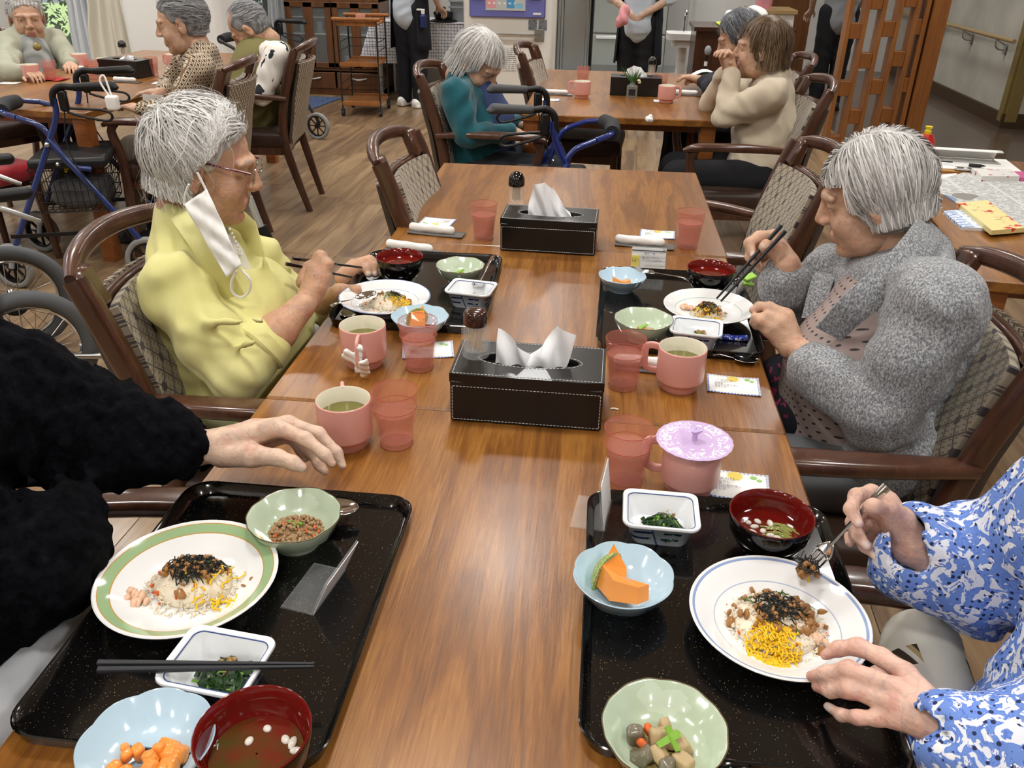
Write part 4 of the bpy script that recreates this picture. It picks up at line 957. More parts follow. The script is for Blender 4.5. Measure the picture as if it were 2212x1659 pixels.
# tissue stuffed in mug handle
_p = np.array(C2(790, 802, .034)); _q = _p+np.array([.008, -.062, .04])
ts = skin_obj('tissue', [S(.006).box(_q, (.006, .006, .03), .003, rotm(.2, .1, .4)).box(_q+np.array([-.016, -.002, .006]), (.014, .004, .012), .003, rotm(.3, .5, .2)).box(_q+np.array([.012, -.012, -.012]), (.01, .003, .024), .003, rotm(.5, -.2, .5)).mesh(.0022, disp=lambda x, y, z: .0016*np.sin(330*x+200*z)*np.sin(260*z))], MT['paper'], None); tag(ts, 'crumpled white tissue tucked into mug handle', 'tissue')

# ---- bowls on the four trays
NLp = atz(405, 1240, TZ+.033, TZ); NRp = atz(1683, 1322, TZ+.033, TZ); MLp = atz(831, 637, TZ+.033, TZ); MRp = atz(1532, 656, TZ+.033, TZ)
plate(NLp, 'white plate with green and gold rim, lower left tray', 'plate_green', 1.02); plate(NRp, 'blue ringed plate held by the person in blue floral', 'plate_blue', .98)
plate(MLp, 'blue ringed plate in front of the woman in yellow', 'plate_blue', .94); plate(MRp, 'white plate with pale leaf border before the grey tweed woman', 'plate_leaf', .92)
NLc = atz(635, 1112, TZ+.045, TZ); NRc = atz(1436, 1572, TZ+.045, TZ); MLc = atz(994, 570, TZ+.045, TZ); MRc = atz(1391, 687, TZ+.045, TZ)
celadon_bowl(NLc, 'pale green bowl of minced meat, lower left tray', .4); celadon_bowl(NRc, 'pale green bowl of simmered vegetables at the bottom edge', .1); celadon_bowl(MLc, 'pale green bowl at far end of yellow woman\'s tray', 1., .93); celadon_bowl(MRc, 'pale green bowl with a carrot piece, grey tweed woman\'s tray', 2., .97)
NLr = atz(468, 1425, TZ+.04, TZ); NRr = atz(1428, 1100, TZ+.04, TZ); MLr = atz(1018, 620, TZ+.04, TZ); MRr = atz(1505, 704, TZ+.04, TZ)
rect_dish(NLr, 'square dish of spinach bridged by black chopsticks', rad(-6), 1.); rect_dish(NRr, 'square dish of spinach at lower right tray\'s far corner', rad(-1)); rect_dish(MLr, 'square dish on the yellow woman\'s tray by toothpick jar', rad(-8)); rect_dish(MRr, 'square dish with bonito flakes behind pale tea mug', rad(-8))
NLb = atz(316, 1602, TZ+.04, TZ); NRb = atz(1347, 1240, TZ+.04, TZ); MLb = atz(907, 680, TZ+.04, TZ); MRb = atz(1345, 591, TZ+.04, TZ)
blue_bowl(NLb, 'pale blue bowl of diced melon at the lower left', .2, 1.03); blue_bowl(NRb, 'pale blue bowl with melon wedge, lower right tray', .3); blue_bowl(MLb, 'pale blue bowl with melon behind the tumbler', .1, .95); blue_bowl(MRb, 'pale blue bowl with small melon piece and fork', .5, .9)
def soupmat(n, c1, c2, sc=30):
    m = Mat(n, H(c1), .03, coat=.8); m.ramp(m.noise(sc), [(.35, H(c1)), (.62, H(c2))]); return m.m
SM = [soupmat('soup_cloudy', '4a3d14', '6a1a12', 22), soupmat('soup_red', '5d0f0a', '6e140d', 8)]
NLs = atz(545, 1578, TZ+.06, TZ); NRs = atz(1668, 1108, TZ+.06, TZ); MLs = atz(863, 553, TZ+.06, TZ); MRs = atz(1537, 578, TZ+.06, TZ)
soup_bowl(NLs, 'black soup bowl, red inside, lower left with cloudy soup', (SM[0], .028)); soup_bowl(NRs, 'black soup bowl with noodles at blue floral person\'s tray', (SM[1], .032)); soup_bowl(MLs, 'black soup bowl at the yellow woman\'s far hand', (SM[1], .045)); soup_bowl(MRs, 'black soup bowl below the grey tweed woman\'s chopsticks', (SM[1], .045))

# ---- food
def scat(base, Ms):
    V, F = base; n = len(V); A = np.vstack([V @ M[:3, :3].T+M[:3, 3] for M in Ms]); return A, [tuple(i+n*k for i in f) for k in range(len(Ms)) for f in F]
def xf(p, R=None, s=1.):
    M = np.eye(4); M[:3, :3] = (np.eye(3) if R is None else R)*np.asarray(s); M[:3, 3] = p; return M
def rr(r): return rotm(*(r.uniform(0, 6.28, 3)))
_gr = G().ball((0, 0, 0), (.0029, .0011, .0011), 6); GRAIN = (np.array(_gr.V), _gr.F)
_gr = G().ball((0, 0, 0), 1., 6); BALL = (np.array(_gr.V), _gr.F)
_gr = G().box((0, 0, 0), (1, 1, 1), bev=.18); CUBE = (np.array(_gr.V), _gr.F)
def piece_mesh(name, base, Ms, m, parent, label=None):
    V, F = scat(base, Ms); me = bpy.data.meshes.new(name); me.from_pydata(V.tolist(), [], F); o = link(name, me, m, parent); o['kind'] = 'stuff'
    if label: o['label'] = label
    return o
def ribbons(r, n, ctr, rad_, top, L, w, curl, tilt=.35, th=.0004):
    """thin curved strips lying over a mound; top(x,y) is its height"""
    g = G()
    for _ in range(n):
        a = r.uniform(0, 6.28); d = rad_*math.sqrt(r.uniform()); x, y = d*cos(a), d*sin(a); h = r.uniform(0, 6.28); l = L*r.uniform(.5, 1.3); k = r.normal(0, curl); pts = []
        for s in np.linspace(-.5, .5, 6):
            px, py = x+l*s*cos(h)+k*l*s*s*-sin(h), y+l*s*sin(h)+k*l*s*s*cos(h)
            pts.append((px, py, top(px, py)+.0015+abs(r.normal(0, .002))+tilt*l*abs(s)*r.uniform(-.3, .5)))
        g.tube(np.array(pts)+ctr, 0, sec=[(-w/2, -th), (w/2, -th), (w/2, th), (-w/2, th)], up=(r.normal(0, .5), r.normal(0, .5), 1))
    return g
plain('rice', 'e9dcc4', .45, sss=.2); plain('nori', '15160f', .55); plain('egg', 'eec01f', .5, sss=.1); plain('carrot', 'd9652a', .4); plain('eel', '9b6a35', .35, coat=.3); plain('ginger', 'eac1a2', .35, sss=.2); plain('shiso', '4c6b30', .6); plain('bean', '7fae3a', .4)
plain('spinach', '1f3d16', .3, coat=.3); plain('bonito', 'b08d5c', .6); plain('konjac', '6f6654', .3, coat=.3); plain('taro', 'b59c74', .4); plain('onion', 'd6cfc4', .2, coat=.5); plain('minced', 'a5835e', .45); plain('noodle', '8f9447', .3, coat=.4)
def chirashi(c, label, seed, size, nrice, nnori, negg, neel, eggoff=(0, 0), topoff=(0, 0), eggr=.03, gingeroff=None, height=.02, noriR=.8):
    r = np.random.RandomState(seed); c = np.array(c)+np.array([0, 0, .0075]); sx, sy = size
    t = thing('rice_dish', label, 'food', c, group='scattered sushi on the plates')
    def top(x, y): q = ((x-topoff[0]*.4)/sx)**2+((y-topoff[1]*.4)/sy)**2; return max(0., height*(1-q)) if q < 1 else 0.
    s = S(.008); s.ell((topoff[0]*.3, topoff[1]*.3, 0), (sx*.85, sy*.85, height*.95))
    V, F = s.mesh(.003, disp=lambda x, y, z: .0012*np.sin(700*x+400*y)*np.sin(800*y)*np.cos(650*z)); V[:, 2] = np.maximum(V[:, 2], 0); skin_obj('rice_mound', [(V, F)], MT['rice'], t)
    Ms = []
    for _ in range(nrice):
        a, d = r.uniform(0, 6.28), math.sqrt(r.uniform())*1.12; x, y = sx*d*cos(a), sy*d*sin(a); Ms.append(xf((x, y, top(x, y)+.0012), rr(r), r.uniform(.9, 1.3)))
    piece_mesh('rice_grains', GRAIN, Ms, MT['rice'], t)
    if neel: piece_mesh('eel_pieces', CUBE, [xf((topoff[0]+sx*.5*r.normal(0, .7), topoff[1]+sy*.5*r.normal(0, .7), 0)+np.array([0, 0, 0]) if False else (lambda x, y: (x, y, top(x, y)+.003))(topoff[0]+sx*.38*r.normal(), topoff[1]+sy*.38*r.normal()), rr(r), np.array([.011, .008, .004])*r.uniform(.6, 1.3)) for _ in range(neel)], MT['eel'], t)
    if negg:
        g = G()
        for _ in range(negg):
            a, d = r.uniform(0, 6.28), eggr*math.sqrt(r.uniform()); x, y = eggoff[0]+d*cos(a), eggoff[1]+d*sin(a); h = r.uniform(0, 6.28); l = r.uniform(.01, .026); pts = []
            for q in np.linspace(-.5, .5, 7): pts.append((x+l*q*cos(h)+.003*sin(9*q+h), y+l*q*sin(h)+.003*cos(8*q+h), top(x, y)+.002+.0025*r.uniform()))
            g.tube(pts, .0011, 5)
        o = g.build('egg_strips', MT['egg'], t); o['kind'] = 'stuff'
    if nnori: o = ribbons(r, nnori, np.array([topoff[0], topoff[1], .004]), min(sx, sy)*noriR, lambda x, y: top(x+topoff[0], y+topoff[1]), .017, .0012, 1.).build('nori_strips', MT['nori'], t); o['kind'] = 'stuff'
    piece_mesh('carrot_bits', CUBE, [xf((lambda x, y: (x, y, top(x, y)+.0015))(sx*r.uniform(-.95, .95), sy*r.uniform(-.9, .9)), rr(r), np.array([.006, .004, .003])*r.uniform(.6, 1.1)) for _ in range(12)], MT['carrot'], t)
    o = ribbons(r, 8, np.array([topoff[0], topoff[1], .003]), min(sx, sy)*.9, lambda x, y: top(x+topoff[0], y+topoff[1]), .014, .002, .8).build('shiso_strips', MT['shiso'], t); o['kind'] = 'stuff'
    if gingeroff is not None:
        gx, gy = gingeroff; piece_mesh('pickled_ginger', BALL, [xf((gx+r.normal(0, .008), gy+r.normal(0, .006), .005+.003*r.uniform()), rr(r), np.array([.008, .006, .003])*r.uniform(.7, 1.2)) for _ in range(14)], MT['ginger'], t)
    return t
chirashi(NLp, 'rice topped with a heap of shredded nori, green rimmed plate', 1, (.056, .042), 560, 170, 22, 60, (.036, -.004), (.004, .014), .03, (-.052, -.026), .032, .68)
chirashi(NRp, 'rice with egg strips and nori on the person in blue floral\'s plate', 2, (.06, .056), 620, 95, 120, 60, (-.01, -.038), (.002, .012), .028, (.04, -.014), .02, .5)
chirashi(MLp, 'rice, egg and nori on the plate of the woman in yellow', 3, (.05, .034), 380, 26, 46, 14, (.035, -.004), (.02, .012), .022, (-.01, .03), .022, .35)
chirashi(MRp, 'half eaten rice with nori on the leaf bordered plate', 4, (.036, .028), 200, 46, 26, 22, (.0, -.01), (.0, .004), .026, (-.04, .02), .02, .8)
def spinach(c, label, seed, n=34, flakes=26, s=1.):
    r = np.random.RandomState(seed); c = np.array(c)+np.array([.004, -.004, .0095]); t = thing('spinach_salad', label, 'food', c, group='spinach side dishes'); top = lambda x, y: max(0, .016*s*(1-(x/(.024*s))**2-(y/(.02*s))**2))
    g = ribbons(r, n, np.zeros(3), .02*s, top, .026*s, .006*s, 1.2, .5, .0006); o = g.build('leaves', MT['spinach'], t); o['kind'] = 'stuff'
    o = ribbons(r, 8, np.zeros(3), .018*s, top, .018, .0025, 1.2, .6, .0008).build('stems', MT['bean'], t); o['kind'] = 'stuff'
    piece_mesh('bonito_flakes', CUBE, [xf((.006+r.normal(0, .006), .006+r.normal(0, .005), .018*s+.002*r.uniform()), rr(r), np.array([.006, .004, .0004])*r.uniform(.6, 1.3)) for _ in range(flakes)], MT['bonito'], t); return t
spinach(NLr, 'dark green spinach under the resting chopsticks', 5, 44, 30, 1.15); spinach(NRr, 'dark green spinach in the lower right square dish', 6, 40, 10, 1.05); spinach(MLr, 'small leftover spinach in the yellow woman\'s square dish', 7, 12, 4, .6); spinach(MRr, 'bonito topped spinach in the square dish behind the mug', 8, 16, 40, .8)
# melon
_m = Mat('melon_rind', H('7d9a4c'), .5); _m.over(_m.voro(260, feat='DISTANCE_TO_EDGE') < .05, H('d7cda0')); MT['rind'] = _m.m
plain('melon', 'f0953f', .3, coat=.3, sss=.2)
def melon(c, label, rz, s, rind=True, tilt=.5):
    t = thing('melon_slice', label, 'fruit', np.array(c)+np.array([0, 0, .012]), rz, 'melon pieces in pale blue bowls')
    fl = [(-.026, .02), (-.004, .013), (.003, -.001), (.033, -.008), (.026, -.019), (-.002, -.024), (-.022, -.014)]
    G().prism([(x*s, y*s) for x, y in fl], 0, 1., lambda x, y, z: (x*(1-.1*z), y*(1-.12*z)+.003*s*z, max(-.003, (math.hypot(x, y)-.021)*.75)+(.026-.26*(x+.026*s)/s*.7)*s*z)).build('flesh', MT['melon'], t, smooth=False)
    if rind:
        f = S(.003).ell((-.012*s, .002*s, .010*s), np.array([.021, .027, .027])*s).box((.019*s, .004*s, .01*s), np.array([.038, .06, .05])*s, .002, rotm(0, .1, -.15), k=.002, op=-1).box((0, 0, -.03*s), (.1, .1, .022*s), k=.002, op=-1)
        o = skin_obj('rind', [f.mesh(.0016)], MT['rind'], t); o['label'] = 'netted green rind'
    return t
melon(NRb, 'orange melon wedge with netted rind, lower right', rad(-28), 1.2, True, .2); melon(MLb, 'orange melon wedge behind the pink tumbler', rad(-50), 1.0, True, .5); melon(MRb, 'small orange melon wedge beside the fork', rad(40), .7, False, .9)
r = np.random.RandomState(9); tm = thing('diced_melon', 'heap of diced orange melon at the lower left edge', 'fruit', np.array(NLb)+np.array([0, 0, .008]))
for k in range(26):
    a, d = r.uniform(0, 6.28), .03*math.sqrt(r.uniform()); o = skin_obj('melon_cube', [S(.003).box((0, 0, 0), np.array([.0085, .0065, .0055])*r.uniform(.75, 1.15), .0035).mesh(.0022)], MT['melon'], tm) if k == 0 else again(bpy.data.objects['melon_cube'], tm)
    o.location = (d*cos(a)*1.1, d*sin(a)*.9-.004, .008+.018*(1-d/.03)*r.uniform(.3, 1.)); o.rotation_euler = tuple(r.uniform(0, 6.28, 3)); o.scale = (r.uniform(.8, 1.25),)*3
# minced meat with vegetables
r = np.random.RandomState(11); t = thing('minced_stew', 'minced meat with carrot and green bean pieces', 'food', np.array(NLc)+np.array([0, 0, .011]))
H_ = lambda d: .02*(1-(d/.042)**2)
Ms = []; Mc = []
for k in range(230):
    a, d = r.uniform(0, 6.28), .038*math.sqrt(r.uniform()); M = xf((d*cos(a), d*sin(a), H_(d)), rr(r), np.array([.005, .004, .003])*r.uniform(.6, 1.3)); (Mc if k % 11 == 0 else Ms).append(M)
skin_obj('mound', [S(.004).ell((0, 0, .002), (.03, .03, .013)).mesh(.004)], MT['minced'], t); piece_mesh('minced_meat', CUBE, Ms, MT['minced'], t); piece_mesh('carrot_bits', CUBE, Mc, MT['carrot'], t); piece_mesh('bean_bits', BALL, [xf((r.normal(0, .004), r.normal(0, .004), .019), rr(r), (.004, .003, .002)) for _ in range(5)], MT['bean'], t)
# simmered vegetables
t = thing('simmered_vegetables', 'simmered taro, konjac, carrot and snow peas at bottom', 'food', np.array(NRc)+np.array([0, 0, .012])); r = np.random.RandomState(12)
for nm, m, P in (('konjac', 'konjac', [(-.026, .008, .01, .013), (-.02, -.014, .008, .014), (.004, -.026, .006, .012)]), ('taro', 'taro', [(0, .006, .012, .012), (.018, -.02, .008, .013), (-.002, -.012, .01, .011), (.02, .004, .008, .011), (.003, .022, .012, .009)]), ('carrot', 'carrot', [(-.012, .014, .013, .007), (-.02, -.003, .012, .006)])):
    for x, y, z, s in P: skin_obj(nm, [S(.004).box((x, y, z-.002), np.array([s, s*.8, s*.6])*r.uniform(.85, 1.1), s*.3, rr(r)).mesh(.0028, disp=lambda a, b, c: .0008*np.sin(400*a+300*b))], MT[m], t)
for a, x in ((.5, .004), (2.0, .008)): G().prism([(-.012, -.003), (.012, -.004), (.014, 0), (.012, .004), (-.012, .003)], 0, .002).move(rotm(.5, -.3, a), (x, -.004, .022)).build('snow_pea', MT['bean'], t)
o = G().lathe([(.034, .0), (.02, .0005), (.001, .0005)], 32).build('broth', mat('broth', H('a9925e'), .05, coat=.5), t)
# the two small leftovers in the other green bowls
for c, lab, sd in ((MLc, 'small remains of vegetables in the far pale green bowl', 13), (MRc, 'carrot and snow pea piece in the pale green bowl', 14)):
    r = np.random.RandomState(sd); t = thing('side_vegetables', lab, 'food', np.array(c)+np.array([0, 0, .012]))
    for nm, m in (('taro', 'taro'), ('carrot', 'carrot')): skin_obj(nm, [S(.004).box((r.normal(0, .006), r.normal(0, .006), .005), (.012, .01, .006), .003, rotm(.1, .2, r.uniform(0, 3))).mesh(.003)], MT[m], t)
    G().prism([(-.01, -.004), (.01, -.003), (.01, .003), (-.01, .004)], 0, .002).move(rotm(.2, -.3, .6), (0, 0, .014)).build('snow_pea', MT['bean'], t)
# things floating in the two near soups
for c, z, lab, P, nd in ((NLs, .0285, 'pale onion rings floating in the cloudy soup', [(.0, .028), (.022, .018), (.03, .015), (.036, .007), (-.012, .012)], 0), (NRs, .0325, 'onion pieces and noodles floating in the red soup', [(-.025, .012), (-.012, .016), (.004, .014), (-.018, .004), (-.008, -.004), (-.022, -.008), (.0, -.012), (.008, -.016)], 16)):
    r = np.random.RandomState(7); t = thing('soup_garnish', lab, 'food', (c[0], c[1], c[2]+z))
    skin_obj('onion', [S(.002).mesh if False else joined([S(.002).ell((x, y, .0005), (.0065*r.uniform(.7, 1.2), .0042, .0025), rotm(0, 0, r.uniform(0, 3))).mesh(.0012) for x, y in P])], MT['onion'], t)['kind'] = 'stuff'
    if nd:
        g = G()
        for _ in range(nd): a = r.uniform(-.6, .2); x, y = r.uniform(.0, .03), r.uniform(-.026, .01); g.tube([(x-.016*cos(a), y-.012*sin(a), .0), (x, y+.004, .001), (x+.014*cos(a), y+.012*sin(a)-.003, .0)], .0012, 5, sm=8)
        g.build('noodles', MT['noodle'], t)['kind'] = 'stuff'

# ---- cutlery
def spoon(label, a, b, up=(0, 0, 1), L=None, s=1., bowl=True):
    """a: end of handle, b: tip"""
    a = np.array(a); b = np.array(b); d = unit(b-a); L = np.linalg.norm(b-a); t = thing('spoon' if bowl else 'fork', label, 'spoon' if bowl else 'fork', a); Fm = frame(d, up)
    P = lambda x, y, z: Fm@np.array([x, y, z])
    hl = L-.052*s
    G().tube([P(0, 0, .003), P(hl*.3, 0, .005), P(hl*.7, 0, .002), P(hl, 0, .0)], 0, sm=14, sec=rrect(.011*s, .0018, .0008, 2), up=Fm[:, 2], scale=[1.25, .95, .55, .4, .5]).build('handle', MT['chrome'], t)
    if bowl:
        def fn(u, v):
            x = hl-.002+u*.054*s; w = .0175*s*math.sqrt(max(0, 1-(2*u-1)**2))*(1-.12*(u-.5)); y = (2*v-1)*w; return tuple(P(x, y, -.006*s*max(0, 1-(2*u-1)**2)*(1-(2*v-1)**2)+.001))
        G().sheet(fn, 14, 10, .001).build('spoon_bowl', MT['chrome'], t, ang=180)
    else:
        def fn(u, v): x = hl-.002+u*.022*s; w = .003+.0085*s*min(1, u*1.6); y = (2*v-1)*w; return tuple(P(x, y, -.003*u*(1-(2*v-1)**2)))
        G().sheet(fn, 6, 6, .0012).build('neck', MT['chrome'], t, ang=180)
        for k in range(4): y = (-1.5+k)*.0062*s; G().tube([P(hl+.018*s, y, -.001), P(hl+.035*s, y, -.004), P(hl+.056*s, y*.92, .001)], 0, sm=7, sec=rrect(.0028*s, .0016, .0006, 2), up=Fm[:, 2], scale=[1, .9, .5]).build('tine', MT['chrome'], t)
    return t
spoon('steel spoon behind the bowl of minced meat', PZ(560, 1086, .727), PZ(775, 1098, .727), s=1.1)
spoon('spoon lying on the plate of the woman in yellow', PZ(716, 664, .738), PZ(812, 630, .744), s=.95); spoon('spoon at the near corner of the yellow woman\'s tray', PZ(800, 700, .712), PZ(738, 672, .71), s=.8)
spoon('spoon leaning on the far square dish of yellow woman\'s tray', PZ(1066, 555, .73), PZ(1030, 620, .744), s=.8); spoon('spoon by the green bowl at the bottom edge', PZ(1660, 1720, .712), PZ(1548, 1648, .712), s=1.05)
spoon('flat spoon at the near edge of grey tweed woman\'s tray', PZ(1540, 768, .711), PZ(1640, 778, .711), s=.9)
spoon('fork resting across the pale blue bowl', PZ(1488, 608, .738), PZ(1372, 578, .752), bowl=False, s=.9)
def stick(g, a, b, r0=.0034, r1=.0014): g.tube([a, b], 0, sec=rrect(2, 2, .5, 2), up=(0, 0, 1), scale=[r0, r1])
plain('chopstick', '25272b', .4)
ck = thing('chopsticks', 'pair of dark grey chopsticks lying across the square dish', 'chopsticks', PZ(212, 1440, .752))
for a, b in (((212, 1433), (678, 1434)), ((212, 1448), (678, 1440))):
    g = G(); stick(g, PZ(*a, .7515), PZ(*b, .7515)); g.move(t=-PZ(212, 1440, .752)).build('chopstick', MT['chopstick'], ck)
cr = thing('chopstick_rest', 'blue and white patterned chopstick rest on the tray', 'chopstick rest', PZ(1586, 734, TZ), rad(-3))
_m = Mat('cobalt_floral', H('2b3f9a'), .12, coat=.5); _m.over(_m.noise(150) > .57, H('e6ebf4'))
G().tube([(-.03, 0, .005), (0, 0, .004), (.026, 0, .007)], 0, sm=10, sec=rrect(.016, .008, .003, 3), up=(0, 0, 1)).build('rest', _m.m, cr)

# ---- towels, cards, stands
plain('towel', 'f2f1ee', .9); plain('smoke_plastic', '6c6a68', .25, coat=.3)
def towel(label, px, py, rz, s=1.):
    t = thing('rolled_towel', label, 'towel', PZ(px, py, TT), rz, 'rolled hand towels on dishes')
    G().tube([(-.078*s, 0, .004), (0, 0, .0025), (.078*s, 0, .004)], 0, sm=10, sec=rrect(.042, .004, .0018, 2), up=(0, 0, 1)).build('towel_dish', MT['smoke_plastic'], t)
    skin_obj('towel', [S(.004).cone((-.068*s, 0, .015), (.042*s, 0, .015), .0115, .0105).box((-.01*s, .006, .009), (.05*s, .012, .004), .003).mesh(.003, disp=lambda x, y, z: .0007*np.sin(120*x+300*y))], MT['towel'], t)
towel('white rolled towel at the left end of the far main table', 943, 506, rad(-8)); towel('white rolled towel on the right of the far main table', 1392, 532, rad(-6)); towel('white rolled towel behind the yellow woman\'s soup bowl', 895, 545, rad(-12)); towel('white rolled towel half hidden by the pale tea mug', 1400, 797, rad(-3), .8)
towel('white rolled towel on the teal woman\'s table', 1205, 205, rad(-4)); towel('white rolled towel in front of the clasped hands', 1485, 206, rad(-4)); towel('white rolled towel by the far left mugs', 165, 152, rad(0)); towel('white rolled towel near the patterned blouse woman', 275, 178, rad(-3))
def textmesh(body, size, m, parent, loc, rot=(0, 0, 0), align='LEFT'):
    cu = bpy.data.curves.new('print', 'FONT'); cu.body = body; cu.size = size; cu.align_x = align; cu.resolution_u = 2; cu.space_line = .92
    o = bpy.data.objects.new('print', cu); COL.objects.link(o); dg = bpy.context.evaluated_depsgraph_get(); me = bpy.data.meshes.new_from_object(o.evaluated_get(dg)); bpy.data.objects.remove(o)
    r = link('print', me, m, parent, smooth=False); r.location = loc; r.rotation_euler = rot; return r
INK = mat('ink', H('3c4150'), .8); INKB = mat('ink_blue', H('3f6fb0'), .8)
_m = Mat('gingham', H('f7f7f4'), .7); x, y, z = _m.xyz('Object'); e = (x.ab() > .0435).mx(y.ab() > .0315); ck_ = ((x*170.).fr() < .5)*.5+((y*170.).fr() < .5)*.5
_m.over(e*ck_, H('5277c4')).over(((x*x+(y-.024)*(y-.024)).sq()+_m.noise(200)*.004) < .013, H('f0d66a')).over((((x-.026)*(x-.026)+(y-.024)*(y-.024)).sq()) < .005, H('9ccc7a')).over((((x-.034)*(x-.034)+(y-.018)*(y-.018)).sq()) < .004, H('9ccc7a')); MT['card'] = _m.m
card0 = None
def card(label, px, py, rz, z=TT, s=1., detail=True):
    t = thing('menu_card', label, 'card', PZ(px, py, z), rz, 'Father\'s Day menu cards'); t.scale = (s, s, s)
    G().sheet(lambda u, v: ((u-.5)*.095, (v-.5)*.07, .0012+.0015*(2*u-1)**2), 10, 2, .0006).build('sheet', MT['card'], t, ang=180)
    zz = .0034
    textmesh('〜父の日〜', .0078, INK, t, (-.012, .009, zz), (0, 0, 0), 'CENTER')
    textmesh('・うなちらし\n・茶碗蒸\n・ほうれん草お浸し\n・赤肉メロン\n・すまし汁', .0054, INK, t, (-.04, .002, zz), (0, 0, 0))
    return t
card('menu card with lemon print right of the pale tea mug', 1584, 833, rad(-4)); card('menu card partly under the soup bowl at lower right', 1588, 1050, rad(-6), s=1.05); card('menu card under the tumbler of the yellow woman', 925, 757, rad(12), s=1.05)
card('menu card beside the towel on the far left of the main table', 945, 480, rad(174)); card('menu card beside the tumbler on the far right of the main table', 1420, 507, rad(-4)); card('blank side menu card below the clasped hands', 1432, 219, rad(0)); card('menu card at the teal woman\'s place', 1188, 216, rad(180)); card('menu card beside the patterned blouse woman\'s hand', 350, 180, rad(5)); card('menu card at the lower edge of the far left table', 22, 180, rad(5))
def stand(label, p, rz, w=.085, h=.062, base=.05, lean=-.12):
    t = thing('card_stand', label, 'card stand', p, rz, 'acrylic card stands')
    G().box((0, base/2-.004, .0015), (w, base, .003), bev=.0008).build('base', MT['acrylic'], t, smooth=False)
    R = rotm(lean, 0, 0); o = G().box((0, -sin(lean)*h/2, cos(lean)*h/2), (w, .003, h), R=R, bev=.0008).build('upright', MT['acrylic'], t, smooth=False)
    G().box((0, -.0018-sin(lean)*h/2, cos(lean)*h/2), (w-.003, .0008, h-.003), R=R, bev=0).build('card', MT['paper'], o, smooth=False)
    return t, o
stand('clear card stand at the right edge of lower left tray', (.262, .765, TZ), rad(80), .085, .06, .045, .42)
stand('clear card stand standing edge-on at lower right tray\'s corner', (.602, .965, TZ), rad(83), .075, .075)
t, up = stand('clear card stand with yellow and blue print, grey tweed woman\'s tray', tuple(PZ(1398, 588, TT)), rad(-2), .085, .062)
for b, col in (((-.0318, .028, .018, .028), 'f2df6a'), ((-.0318, .008, .018, .011), '7fb0dc'), ((0, .0555, .082, .0026), '4a4a50'), ((.02, .031, .05, .0008), '9aa0a8'), ((.02, .018, .05, .0008), '9aa0a8')): G().box((b[0], -.0032, b[1]), (b[2], .0006, b[3]), R=rotm(-.12, 0, 0), bev=0).build('print_block', mat('print_ink', H(col), .7), up, smooth=False)
textmesh('リズム\n和食', .0058, INK, up, (-.040, -.0062, .033), (pi/2-.12, 0, 0)); textmesh('様', .0065, INK, up, (.032, -.0085, .0575), (pi/2-.12, 0, 0)); textmesh('塩分一食', .0068, INKB, up, (-.012, -.0072, .0475), (pi/2-.12, 0, 0)); textmesh('朝 ヨーグルト\nパンジャム付け', .0068, INK, up, (-.016, -.006, .036), (pi/2-.12, 0, 0))

